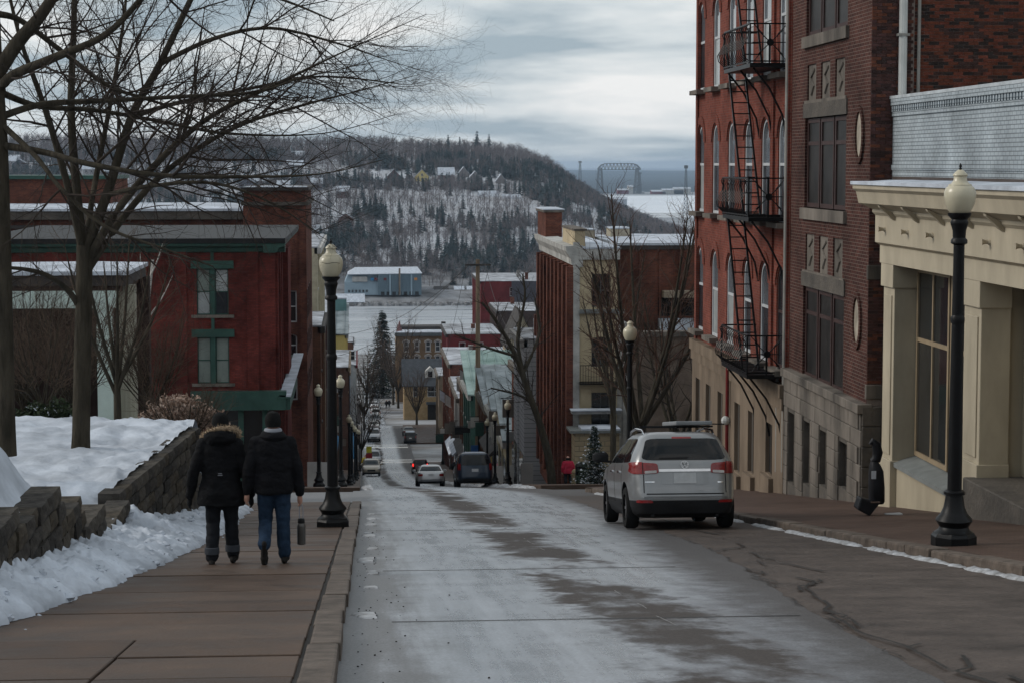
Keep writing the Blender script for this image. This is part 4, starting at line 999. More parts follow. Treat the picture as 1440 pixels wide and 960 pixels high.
# ---------------- brick house with narrow cream end beyond the crossing (F)
def opera():
    Y0 = 100.; x0 = XY(805, Y0); x1 = XY(868, Y0); g = gz(100); r = thing('brick_building', 'tall narrow building with pilastered brick flank and cream end wall with balcony', 'building', (x0 + 1, 108, g))
    CW = mat('cream_stucco', (.40, .33, .22), .75, var=.25, scale=.8, detail=8); WT = mat('chalky_white_trim', (.38, .375, .355), .7, var=.4, scale=1.2, detail=9)
    zc = ZY(395, Y0); zt = ZY(350, Y0); wx = XY(845, Y0); w = .92
    rows = [(ZY(433, Y0), ZY(386, Y0), 0), (ZY(517, Y0), ZY(475, Y0), .12), (ZY(600, Y0), ZY(553, Y0), 0)]
    holes = [(wx - w / 2, wx + w / 2, a, b, ri) for a, b, ri in rows]
    mb = MB(); facade(mb, (0, Y0), 'cam', x0 + .3, x1, g - 1, zt, holes, .25); mb.box(x0 + .3, x1, Y0 + .26, 117, g - 2, zt); mb.build('end_wall', CW, r)
    for k, (a, b, ri) in enumerate(rows): window(r, (wx, Y0 + .12, a), 0, w, b - a, ri, mat('grey_window_frame', (.10, .10, .10), .5), [GL[0], GL[2]], .05, .06, (.5,), (0,), None)
    fl = MB(); ytop = zt - .9
    cs = list(np.arange(101.2, 117, 2.1)); hl = [(c - .5, c + .5, a, b, 0) for c in cs for a, b, _ in rows]
    facade(fl, (x0, 0), 'right', -118, -Y0, g - 2, ytop, [(-b_, -a_, a, b, 0) for a_, b_, a, b, _ in hl], .25); fl.box(x0 + .26, x0 + .6, Y0 + .02, 118, g - 2, ytop); fl.build('flank_wall', ORNG if False else OLDR, r)
    for c in cs:
        for a, b, _ in rows: window(r, (x0 + .12, c, a), -math.pi / 2, 1.0, b - a, 0, DFR, [GL[0]], .06, .06, (.5,))
    for c in np.arange(100.15, 118, 2.1): MB().box(x0 - .30, x0 + .02, c - .26, c + .26, g - 1, ytop).build('pilaster', OLDR, r)
    MB().box(x0 + .02, x0 + .34, Y0 - .08, Y0 + .03, g - 1, zt + .3).build('corner_strip', WT, r)
    prof = [(0, ytop), (.36, ytop + .1), (.4, ytop + .4), (.62, ytop + .75), (.66, ytop + 1.0), (-.2, ytop + 1.05), (-.2, ytop)]
    MB().prism(prof, lambda u, v, t: (x0 - u + .3, t, v), Y0 - .1, 118).build('cornice', WT, r)
    MB().box(x0 + .1, x0 + .6, Y0 - .05, 106, ytop + 1.0, ytop + 1.75).build('parapet', CW, r); MB().box(x0 + .05, x0 + .7, Y0 - .1, 106.1, ytop + 1.75, ytop + 1.85).build('coping', STONE, r)
    MB().box(x0 - .15, x0 + .75, 113, 118, ytop + 1.0, ytop + 2.35).build('tower', OLDR, r); MB().box(x0 - .25, x0 + .85, 112.9, 118.1, ytop + 2.35, ytop + 2.5).build('coping', STONE, r); snowcap(r, x0 - .25, x0 + .85, 112.9, 118.1, ytop + 2.5, .08)
    MB().box(x0 + .3, x1 + .1, Y0 - .15, Y0 + .1, zt - .55, zt).build('cornice', WT, r); snowcap(r, x0 + .5, x1 + .1, Y0 - .15, 117, zt, .1)
    zb = ZY(436, Y0); MB().box(x0 + .34, x1 + .35, Y0 - .22, Y0 + .05, zb - .2, zb).build('string_course', SLATE, r)
    # balcony
    z0 = ZY(580, Y0); b = MB().box(x0 - .1, x1 + .1, Y0 - .95, Y0 + .0, z0, z0 + .16).build('balcony', mat('grey_balcony', (.2, .2, .2), .6), r); snowcap(r, x0 - .1, x1 + .1, Y0 - .95, Y0 - .1, z0 + .16, .05)
    rl = MB(); zr = ZY(513, Y0)
    z1 = ZY(538, Y0); MB().box(x0 + .3, x1, Y0 - .7, Y0, z1 - .06, z1).build('balcony_floor', IRON, r)
    for x in np.linspace(x0 + .32, x1 - .03, 15): rl.bar((x, Y0 - .68, z1), (x, Y0 - .68, zr), .02)
    for z in (zr, z1 + .08): rl.bar((x0 + .3, Y0 - .68, z), (x1, Y0 - .68, z), .035)
    rl.build('balcony_railing', IRON, r)
    # porch below
    zp = ZY(607, Y0 - 2); MB().box(x0 - .3, x1 - .05, Y0 - 2, Y0 - .02, zp - .12, zp).build('porch_roof', SLATE, r); snowcap(r, x0 + .3, x1 - .1, Y0 - 1.9, Y0 - .1, zp, .14)
    MB().box(x0 - .05, x1 - .1, Y0 - 1.8, Y0 - .05, g - 1, zp - .13).build('porch_wall', brick('pale_block', (.36, .29, .19), (.32, .26, .17), (.2, .17, .12), .5, .25, .02, .2), r)
    # lean-to stair on the other side
    for i in range(7): MB().box(x1 + .02 + i * .25, x1 + .3 + i * .25, Y0 + .2, Y0 + 2, g - 1, ZY(440 + i * 16, Y0)).build('white_board', WT, r)
    return r
opera()
def red_warehouse():
    Y0 = 110.; g = gz(110); X = lambda p: XY(p, Y0); r = thing('brick_building', 'wide red brick warehouse with snowy roof behind the budding street tree', 'building', (16, 115, g))
    zt = ZY(352, Y0); zw = [(ZY(415, Y0), ZY(402, Y0)), (ZY(455, Y0), ZY(442, Y0))]
    mb = MB(); hs = [(X(925), X(978) + 4, zw[0][0] - 1.2, zw[0][0] - .2, 0)]
    facade(mb, (0, Y0), 'cam', X(866), X(868) + 9, g - 1, zt, hs, .6); mb.box(X(866), X(868) + 9, Y0 + .6, Y0 + 14, g - 2, zt); mb.build('wall', OLDR, r)
    for i in range(4): MB().box(X(870 + i * 28), X(873 + i * 28), Y0 - .15, Y0 + .02, g, zt - .2).build('pier', OLDR, r)
    MB().box(X(925), X(978) + 4, Y0 + .45, Y0 + .55, zw[0][0] - 1.2, zw[0][0] - .2).build('window_band', GL[0], r)
    MB().box(X(930), X(980) + 4, Y0 - .9, Y0 + .1, zw[0][0] - .15, zw[0][0] + .2).build('canopy', mat('tan_canopy', (.3, .25, .19), .8), r)
    MB().box(X(925), X(980) + 4, Y0 - .7, Y0 + .1, zw[0][0] - 1.9, zw[0][0] - 1.3).build('snowy_ledge', SNOW, r)
    MB().box(X(866), X(868) + 9, Y0 - .1, Y0 + .3, zt, zt + .25).build('coping', ROOFD, r); snowcap(r, X(866), X(868) + 9, Y0 - .1, Y0 + 13, zt + .25, .2)
    for a, b, t in ((858, 886, 322), (812, 836, 324)): MB().box(XY(a, 118), XY(b, 118), 118, 120, g, ZY(t, 118)).build('chimney', mat('pale_chimney', (.36, .32, .25), .85, var=.25), r)
    for a, b, t in ((858, 886, 322), (812, 836, 324)): snowcap(r, XY(a, 118), XY(b, 118), 118, 120, ZY(t, 118), .08)
    MB().box(XY(795, 121), XY(985, 121) + 3, 121, 132, g, ZY(344, 121)).build('rear_wall', mat('pale_wall', (.38, .35, .28), .85), r); MB().box(XY(793, 120.8), XY(985, 121) + 3, 120.8, 132, ZY(344, 121), ZY(340, 121)).build('rear_coping', ROOFD, r)
    # low stone forecourt wall
    w = thing('stone_wall', 'brown rubble wall with ledge behind the street tree beyond the crossing', 'wall', (13, 96, gz(96)))
    MB().box(XY(885, 96), XY(890, 96) + 7, 96, 96.6, gz(96) - 1, ZY(475, 96)).build('wall', mat('brown_rubble', (.07, .052, .042), .9, scale=1.2, c2=(.15, .115, .09), bump=1, bscale=7), w); MB().box(XY(885, 96) - .1, XY(890, 96) + 7, 95.9, 96.7, ZY(475, 96), ZY(468, 96)).build('coping', STONE, w)
    return r
red_warehouse()
# ---------------- rows of houses along the lower street
SNOWP = mat('patchy_roof_snow', (.07, .066, .066), .85, scale=.45, c2=(.52, .55, .60), detail=9)
def house_row(name, label, side, X, y0, y1, zt, m, rows=None, depth=9, trim=None, snow=True, cam_win=(), bays=0, group=None, awn=None, roof=None):
    yc = (y0 + y1) / 2; g = gz(yc); r = thing(name, label, 'building', (X, yc, g), group)
    s = 1 if side == 'right' else -1; trim = trim or STONE
    rows = rows or []; n = max(1, int((y1 - y0) / 3)); cs = [y0 + (i + .5) * (y1 - y0) / n for i in range(n)]
    holes = [((-(c + .5), -(c - .5)) if side == 'right' else (c - .5, c + .5)) + (a, b, 0) for c in cs for a, b in rows]
    mb = MB(); zb = gz(y1) - 1
    if side == 'right': facade(mb, (X, 0), 'right', -y1, -y0, zb, zt, holes, .22); mb.box(X + .22, X + depth, y0, y1, zb, zt)
    else: facade(mb, (X, 0), 'left', y0, y1, zb, zt, holes, .22); mb.box(X - depth, X - .22, y0, y1, zb, zt)
    mb.build('wall', m, r); rz = -math.pi / 2 if side == 'right' else math.pi / 2
    for c in cs:
        for a, b in rows: window(r, (X + s * .03, c, a), rz, 1.0, b - a, 0, rnd.choice((WFR, DFR, GFR)), None, .08, .06, (.5,), (), .1, trim)
    a, b = (X - s * .28, X + s * .2); MB().box(min(a, b), max(a, b), y0, y1, zt - .45, zt).build('cornice', trim, r)
    for c in cs[:-1]: q = c + (cs[1] - cs[0]) / 2 if len(cs) > 1 else c; MB().box(min(X - s * .1, X + s * .1), max(X - s * .1, X + s * .1), q - .15, q + .15, zb + 1, zt - .45).build('pilaster', m, r)
    for (u, v, w, h) in cam_win: window(r, (X + s * u, y0 - .05, v), 0, w, h, 0, rnd.choice((WFR, DFR)), None, .07, .06, (.5,), (), .08, trim)
    hr2 = random.Random(int(y0 * 7 + X))
    for q_ in range(2 if depth > 5 else 1):
        cx_ = X + s * depth * hr2.uniform(.25, .85); cy_ = hr2.uniform(y0 + 1, y1 - 1); hh_ = hr2.uniform(.7, 1.7); MB().box(cx_ - .3, cx_ + .3, cy_ - .35, cy_ + .35, zt - .1, zt + hh_).build('chimney' if q_ == 0 else 'roof_vent', OLDR if q_ == 0 else GREY, r)
    if depth >= 5 and not cam_win and zt - 4.2 > gz(y0):
        for u_ in (.28, .62): window(r, (X + s * depth * u_, y0 - .03, zt - 2.9), 0, .95, 1.7, 0, WFR, None, .07, .06, (.5,), (), .08, trim)
    if snow: snowcap(r, min(X, X + s * depth), max(X, X + s * depth), y0, y1, zt, .14).data.materials[0] = SNOWP
    if roof is not None:
        x0, x1 = X - s * .3, X + s * depth; MB().hexa([(x0, y0 - .2, zt), (x1, y0 - .2, zt), (x1, y1, zt + roof[1] - .15), (x0, y1, zt + roof[1] - .15), (x0, y0 - .2, zt + .15), (x1, y0 - .2, zt + .15), (x1, y1, zt + roof[1]), (x0, y1, zt + roof[1])]).build('roof', roof[0], r); MB().prism([(y0, zt - .02), (y1 - .05, zt - .02), (y1 - .05, zt + roof[1] - .16)], lambda u, v, t: (t, u, v), x0 + s * .32, x1 - s * .05).build('gable_wall', m, r)
        for k in range(8): x = x0 + (x1 - x0) * (k + .5) / 8; MB().hexa([(x - .04, y0 - .21, zt + .15), (x + .04, y0 - .21, zt + .15), (x + .04, y1, zt + roof[1]), (x - .04, y1, zt + roof[1]), (x - .04, y0 - .21, zt + .24), (x + .04, y0 - .21, zt + .24), (x + .04, y1, zt + roof[1] + .09), (x - .04, y1, zt + roof[1] + .09)]).build('roof_rib', roof[0], r)
    if awn is not None:
        za = g + 3.0; x0, x1 = X, X - s * .7
        MB().hexa([(x0, y0 + .3, za - .05), (x1, y0 + .3, za - .4), (x1, y1 - .3, za - .4), (x0, y1 - .3, za - .05), (x0, y0 + .3, za + .4), (x1, y0 + .3, za - .3), (x1, y1 - .3, za - .3), (x0, y1 - .3, za + .4)]).build('awning', awn, r)
    MB().box(min(X - s * .04, X + s * .1), max(X - s * .04, X + s * .1), y0 + .5, y1 - .5, g - .6, g + 2.4).build('shop_window', GL[0], r)
    return r
def rows_for(y, zt, n, h=1.8, step=3.4, drop=1.2): return [(zt - drop - h - i * step, zt - drop - i * step) for i in range(n)]
CLAP = brick('grey_clapboard', (.36, .36, .37), (.34, .34, .35), (.15, .15, .16), 8, .28, .02, .15)
GREY = mat('grey_render', (.24, .23, .22), .85, var=.2, scale=.6); WHITE = mat('white_render', (.42, .41, .39), .8, var=.25, scale=.6); YEL = mat('yellow_render', (.42, .33, .12), .8, var=.15, scale=.5)
MGREEN = mat('green_metal_roof', (.10, .17, .15), .5, scale=.45, c2=(.32, .42, .40), detail=9); MGREY = mat('grey_metal_roof', (.08, .10, .105), .5, scale=.45, c2=(.30, .34, .36), detail=9); MRED = mat('maroon_siding', (.12, .022, .024), .7, var=.25, scale=.5)
BLUE = mat('blue_canvas', (.02, .16, .32), .7, var=.2); TEAL = mat('dull_teal_siding', (.10, .19, .19), .7, var=.2, scale=.6); REDC = mat('red_canvas', (.13, .022, .024), .7, var=.2)
Z = lambda py, Y: ZY(py, Y)
# right-hand side going down
house_row('clapboard_building', 'narrow pale grey clapboard building beside the pilastered brick flank', 'right', XY(737, 120), 120, 128, Z(478, 120), CLAP, depth=4, trim=GREY)
house_row('brick_building', 'narrow dark red brick building beyond the pale clapboard one', 'right', XY(731, 131), 131, 138, Z(520, 131), OLDR, rows_for(131, Z(520, 131), 2), depth=5)
house_row('shop_building', 'small pale yellow shop under a snowy grey roof down the street', 'right', XY(712, 140), 140, 150, Z(622, 140), mat('pale_yellow_paint', (.42, .37, .26), .75, var=.15), depth=6, trim=WHITE, roof=(MGREY, 3.2))
house_row('shop_building', 'white fronted shop with sloping grey metal roof down the street', 'right', XY(698, 150.5), 150.5, 161, Z(592, 150), WHITE, rows_for(150, Z(592, 150), 1), depth=9, trim=WHITE, roof=(MGREY, 2.6), awn=ROOFD)
house_row('shop_building', 'brown shop with grey metal roof below the green roofed one', 'right', XY(686, 162), 162, 176, Z(575, 162), ORNG, rows_for(162, Z(575, 162), 1), depth=9, roof=(MGREY, 2.2))
house_row('shop_building', 'building with pale green metal roof and dark green wall', 'right', XY(662, 186), 186, 200, Z(556, 186), mat('dark_green_wall', (.045, .10, .08), .7, var=.2), rows_for(186, Z(556, 186), 2), depth=10, trim=WHITE, roof=(MGREEN, 2.9), snow=False)
gh = thing('gabled_house', 'pale gabled house rising behind the green roof', 'house', (XY(733, 205), 208, gz(205)))
def gable(r, x0, x1, y0, y1, zb, ze, zp, wm, rm, win=(), over=.3, axis='y'):
    xm = (x0 + x1) / 2; ym = (y0 + y1) / 2
    if axis == 'y':
        MB().prism([(x0, zb), (x1, zb), (x1, ze), (xm, zp - .05), (x0, ze)], lambda u, v, t: (u, t, v), y0, y1).build('wall', wm, r)
        mb = MB()
        for s, xe in ((-1, x0), (1, x1)):
            sl = (zp - ze) / (xm - x0); xo = xe + s * over; zo = ze - sl * over
            mb.hexa([(xo, y0 - over, zo), (xm, y0 - over, zp), (xm, y1 + over, zp), (xo, y1 + over, zo), (xo, y0 - over, zo + .18), (xm, y0 - over, zp + .2), (xm, y1 + over, zp + .2), (xo, y1 + over, zo + .18)])
    else:
        MB().prism([(y0, zb), (y1, zb), (y1, ze), (ym, zp - .05), (y0, ze)], lambda u, v, t: (t, u, v), x0, x1).build('wall', wm, r)
        mb = MB()
        for s, ye in ((-1, y0), (1, y1)):
            sl = (zp - ze) / (ym - y0); yo = ye + s * over; zo = ze - sl * over
            mb.hexa([(x0 - over, yo, zo), (x0 - over, ym, zp), (x1 + over, ym, zp), (x1 + over, yo, zo), (x0 - over, yo, zo + .18), (x0 - over, ym, zp + .2), (x1 + over, ym, zp + .2), (x1 + over, yo, zo + .18)])
    rf = mb.build('roof', rm, r)
    for (x, z, w, h) in win: window(r, (x, y0 - .04, z), 0, w, h, 0, WFR, [GL[0]], .08, .06, (.5,))
    return rf
gable(gh, XY(716, 205), XY(752, 205), 205, 214, gz(214) - 1, Z(482, 205), Z(441, 205), mat('pale_tan_siding', (.38, .32, .24), .8, var=.15), ROOFD, [(XY(736, 205), Z(508, 205), .9, 2.2)])
house_row('brick_building', 'red brick block with snowy flat roof behind the wooden pole', 'right', XY(633, 240), 240, 262, Z(512, 240), OLDR, rows_for(240, Z(512, 240), 2), depth=12)
house_row('brick_building', 'brown narrow brick shop between the green roof and the lower block', 'right', XY(655, 201), 201, 214, Z(548, 201), ORNG, rows_for(201, Z(548, 201), 2), depth=7, awn=ROOFD)
house_row('shop_building', 'grey rendered shop with snowy awning above the parked minivan', 'right', XY(645, 215), 215, 226, Z(560, 215), GREY, rows_for(215, Z(560, 215), 2), depth=7, awn=SNOW)
house_row('brick_building', 'dark brick shop with white awning beside the grey rendered one', 'right', XY(640, 227), 227, 239, Z(545, 227), OLDR, rows_for(227, Z(545, 227), 2), depth=8, awn=SNOW)
house_row('shop_building', 'tan fronted shop at the lower crossing', 'right', XY(617, 294), 294, 306, Z(528, 294), SAND, rows_for(294, Z(528, 294), 2), depth=8)
house_row('brick_building', 'long maroon walled building with snow on its roof edge', 'right', XY(629, 310), 310, 330, Z(470, 310), MRED, depth=8, trim=ROOFD)
house_row('warehouse', 'large maroon and slate warehouse wall close to the river', 'right', XY(676, 400), 400, 430, Z(396, 400), MRED, depth=22, trim=ROOFD)
r_ = bpy.data.objects['warehouse']
MB().box(XY(720, 399), XY(765, 399), 399.6, 400.02, gz(400), Z(396, 400)).build('slate_panel', mat('slate_siding', (.07, .07, .085), .7, var=.2), r_); MB().box(XY(676, 399), XY(765, 399), 396, 399.4, gz(400), Z(470, 399)).build('lean_to', mat('grey_siding', (.16, .16, .17), .7), r_); snowcap(r_, XY(678, 396), XY(705, 396), 396, 399.3, Z(470, 399), .4)
house_row('brick_building', 'brown walled block with flat roof beside the big warehouse', 'right', XY(700, 330), 330, 350, Z(438, 330), mat('dark_brown_render', (.06, .045, .042), .85, var=.3), depth=10, trim=ROOFD)
# tan hotel with white arched windows, stone house with slate roof in front
def hotel():
    Y0 = 450; X = lambda p: XY(p, Y0); g = gz(Y0); r = thing('brick_building', 'tan brick hotel with rows of white arched windows and snowy roof edge', 'building', (X(592), Y0 + 6, g))
    zt = Z(472, Y0); xs = [571, 586, 602, 615.5]; rows = [(Z(494, Y0), Z(479, Y0)), (Z(514, Y0), Z(499, Y0)), (Z(535, Y0), Z(520, Y0))]; w = 1.15
    holes = [(X(p) - w / 2, X(p) + w / 2, a, b, .35) for p in xs for a, b in rows]
    mb = MB(); facade(mb, (0, Y0), 'cam', X(557), X(624), g - 2, zt, holes, .3); mb.box(X(557), X(624), Y0 + .3, Y0 + 12, g - 3, zt); mb.build('wall', TANB, r)
    for p in xs:
        for a, b in rows: window(r, (X(p), Y0 + .1, a), 0, w, b - a, .35, WFR, [GL[1]], .2, .1, (.5,), (), .15, WHITE)
        for a, b in rows:
            MB().prism([(-.9 + X(p), b - .35), (-.75 + X(p), b + .1), (X(p), b + .42), (.75 + X(p), b + .1), (.9 + X(p), b - .35), (.62 + X(p), b - .35), (.5 + X(p), b - .02), (X(p), b + .12), (-.5 + X(p), b - .02), (-.62 + X(p), b - .35)], lambda u, v, t: (u, t, v), Y0 - .12, Y0 - .01).build('hood', WHITE, r)
    MB().box(X(555), X(626), Y0 - .5, Y0 + .2, zt, zt + .7).build('cornice', mat('slate_cornice', (.10, .115, .12), .6), r); snowcap(r, X(556), X(625), Y0 - .4, Y0 + 6, zt + .7, .3); MB().box(X(560), X(622), Y0 + 6, Y0 + 12, zt, Z(462, Y0)).build('roof_edge', ROOFD, r)
    MB().loft([(X(562), Y0 + 2, zt + .7, 1.1, 1.1), (X(562), Y0 + 2, zt + 1.1, .6, .6), (X(562), Y0 + 2, zt + 3.2, .05, .05)], 8).build('turret_roof', mat('rose_slate', (.16, .09, .09), .8), r); MB().box(X(621), X(627), Y0 + 1, Y0 + 2, zt, Z(453, Y0)).build('chimney', ROOFD, r)
hotel()
def stone_house():
    Y0 = 372; X = lambda p: XY(p, Y0); g = gz(Y0); r = thing('stone_house', 'yellow stone house with dark slate roof and one white dormer', 'house', (X(594), Y0 + 4, g))
    YS = mat('yellow_stone', (.22, .15, .075), .9, scale=1.2, c2=(.32, .23, .13), bump=.6, bscale=5); SL = mat('slate_roof', (.055, .06, .068), .7, var=.3, scale=1.2)
    ze = Z(540, Y0); zp = Z(505, Y0 + 4.5)
    gable(r, X(568), X(621), Y0, Y0 + 9, g - 2, ze, zp, YS, SL, [(X(584), Z(557, Y0), .9, 1.9), (X(606), Z(557, Y0), 1.3, 1.9), (X(613), Z(557, Y0), .7, 1.9)], .4, 'x')
    d = MB().prism([(X(605) - .9, Z(531, Y0)), (X(605) + .9, Z(531, Y0)), (X(605) + .9, Z(522, Y0)), (X(605), Z(516, Y0)), (X(605) - .9, Z(522, Y0))], lambda u, v, t: (u, t, v), Y0 + .8, Y0 + 4.5).build('dormer', WHITE, r)
    MB().box(X(605) - .4, X(605) + .4, Y0 + .75, Y0 + .82, Z(531, Y0) + .1, Z(522, Y0)).build('pane', GL[0], d)
    MB().box(X(601), X(616), Y0 - .06, Y0 + .1, g - 1, Z(567, Y0)).build('porch', DARK, r); MB().box(X(599), X(618), Y0 - 1.2, Y0 - .07, Z(567, Y0), Z(564, Y0)).build('porch_roof', SL, r)
stone_house()
# left-hand side going down
house_row('cream_building', 'narrow cream building with heavy cornice below the long brick one', 'left', XY(447, 150), 150, 178, Z(348, 150), mat('faded_cream', (.42, .38, .28), .8, var=.2), rows_for(150, Z(348, 150), 3), depth=8, trim=WHITE)
house_row('brick_building', 'orange brown brick front between the long brick and cream buildings', 'left', XY(451, 136), 136, 149, Z(458, 136), ORNG, rows_for(136, Z(458, 136), 2), depth=7, trim=ROOFD)
house_row('brick_building', 'plum brick front with white trim below the cream building', 'left', XY(458, 179), 179, 204, Z(445, 179), brick('plum_brick', (.10, .045, .042), (.075, .036, .034), (.08, .06, .055)), rows_for(179, Z(445, 179), 3), depth=6)
house_row('brick_building', 'dull red brick front with awning above the row of lamps', 'left', XY(462, 205), 205, 228, Z(480, 205), OLDR, rows_for(205, Z(480, 205), 2), depth=6, awn=BLUE)
house_row('brick_building', 'chocolate brown brick front hiding the foot of the yellow building', 'left', XY(489, 238), 238, 260, Z(515, 238), brick('chocolate_brick', (.10, .05, .035), (.07, .036, .028), (.08, .06, .05)), rows_for(238, Z(515, 238), 2), depth=6, trim=SAND, awn=BLUE)
yb = house_row('yellow_building', 'yellow walled building with grey metal roof and dull teal top', 'left', XY(487, 270), 270, 288, Z(470, 270), YEL, depth=9, trim=GREY, snow=False, cam_win=[(-.7, Z(505, 270), .8, 1.2)], roof=(MGREY, 3.0))
MB().box(XY(466, 276), XY(487, 276), 283, 287, gz(280), Z(420, 283)).build('upper_wall', TEAL, yb); snowcap(yb, XY(466, 276), XY(487, 276), 283, 287, Z(420, 283), .3); MB().box(XY(472, 269), XY(485, 269), 268.5, 269.9, Z(512, 269), Z(505, 269)).build('dark_sign', mat('navy_sign', (.02, .03, .04), .5), yb)
house_row('shop_building', 'shop with bright blue canvas wall and white signs', 'left', XY(490, 294), 294, 312, Z(522, 294), BLUE, depth=5, trim=SAND)
house_row('shop_building', 'white shop with red stripe sign at the end of the row', 'left', XY(500, 313), 313, 338, Z(512, 313), WHITE, depth=6, trim=REDC, awn=ROOFD)
house_row('brick_building', 'brown gabled roof house behind the white shop', 'left', XY(496, 400), 400, 412, Z(480, 400), ORNG, depth=7, trim=ROOFD)
wh = thing('white_house', 'white house front between the spruce and roadside trees', 'house', (XY(531, 500), 500, gz(500))); gable(wh, XY(516, 500), XY(546, 500), 500, 508, gz(508) - 2, Z(520, 500), Z(492, 500), WHITE, SNOW, [(XY(530, 500), Z(518, 500), 1.2, 2.0), (XY(524, 500), Z(538, 500), 1.2, 2.0), (XY(538, 500), Z(538, 500), 1.2, 2.0)])
# flags and shop signs on brackets along the right side
for i, (px, py, Y, m) in enumerate(((646, 552, 214, WHITE), (622, 565, 250, SNOW), (630, 572, 236, WHITE), (651, 540, 208, GREY))):
    p = PY(px, py, Y); f = thing('hanging_banner', ('white and grey banner slanting over the pavement by the narrow brick shop', 'pale banner over the pavement at the lower end of the shops', 'white banner over the pavement by the dark brick shop', 'grey banner high over the pavement beside the wooden pole')[i], 'banner', p)
    MB().bar(p + Vector((1.2, 0, .6)), p + Vector((-.4, 0, 1.6)), .06).build('pole', IRON, f); MB().hexa([p + Vector(v) for v in ((-.3, -.02, .3), (.3, -.02, -.1), (.3, .02, -.1), (-.3, .02, .3), (-.3, -.02, 1.5), (.3, -.02, 1.1), (.3, .02, 1.1), (-.3, .02, 1.5))]).build('cloth', m, f)
# ---------------------------------------------------------------- hill houses
HW = {'yellow': ((.52, .42, .17), (.30, .30, .32)), 'dark': ((.11, .06, .06), None), 'big': ((.12, .08, .075), None), 'grey': ((.2, .19, .19), None), 'long': ((.13, .08, .075), None), 'white': ((.42, .43, .45), None)}
HL = {'yellow': 'bright yellow gabled house with dark windows on the far hillside', 'big': 'large dark red house with broad snowy roof on the far hillside', 'long': 'long snowy roofed house below the yellow one on the hillside', 'white': 'pale house with two snowy gables low on the hillside', 'dark': 'dark red house beside the narrow spruce on the hillside'}
for i, (px, py, Y, w, k) in enumerate(HILL_HOUSES):
    x = XY(px, Y); zb = ZY(py + 12, Y) ; zb = min(zb, hill(x, Y) + .5); ze = ZY(py - 1, Y); zp = ZY(py - 11, Y)
    wc, rc = HW[k]; h = thing('house', HL.get(k, 'small grey house with snowy roof among the hillside houses'), 'house', (x, Y, zb), None if k in HL else 'small grey houses on the hillside')
    wm = mat('house_' + k, wc, .8, var=.1); rm = SNOW if rc is None else mat('hroof_' + k, rc, .7)
    win = [(x + a * w * .28, zb + (ze - zb) * .18 + b * (ze - zb) * .45, 1.1, 1.7) for a in (-1, 0, 1) for b in (0, 1)] if k in ('yellow', 'big', 'white') else [(x + a * w * .25, ze - 2.6, 1.1, 1.6) for a in (-1, 1)]
    if k == 'yellow': win.append((x, ze + .6, 1.2, 1.7))
    gable(h, x - w / 2, x + w / 2, Y - 5, Y + 6, zb - 4, ze, zp, wm, rm, win, .5, 'y' if k in ('yellow', 'grey', 'dark') else 'x')
    if k == 'white':
        for s in (-.25, .25): gable(h, x + s * w - 2.2, x + s * w + 2.2, Y - 7, Y - 1, zb - 4, ze, zp - .3, wm, SNOW, [], .4)
town = random.Random(4)
for i in range(46):
    px = town.uniform(5, 520) ; py = town.choice((214, 222, 232, 243, 256, 268)) + town.uniform(-4, 4)
    Y = 1180 + (262 - py) * 7.2 + town.uniform(-20, 20); x = XY(px, Y); z = hill(x, Y); w = town.uniform(7, 12); c = town.choice(((.2, .19, .19), (.13, .08, .075), (.33, .33, .34), (.16, .15, .13), (.10, .10, .12)))
    h = thing('house', 'small snowy roofed house scattered on the hillside behind the bare branches', 'house', (x, Y, z), 'houses behind the bare branches'); wm = mat('town_%.2f' % c[0], c, .8, var=.1)
    gable(h, x - w / 2, x + w / 2, Y - 4, Y + 5, z - 3, z + 4.2, z + 7.4, wm, SNOW, [(x - w * .22, z + 1.8, 1.1, 1.5), (x + w * .22, z + 1.8, 1.1, 1.5)], .5, town.choice('xy'))
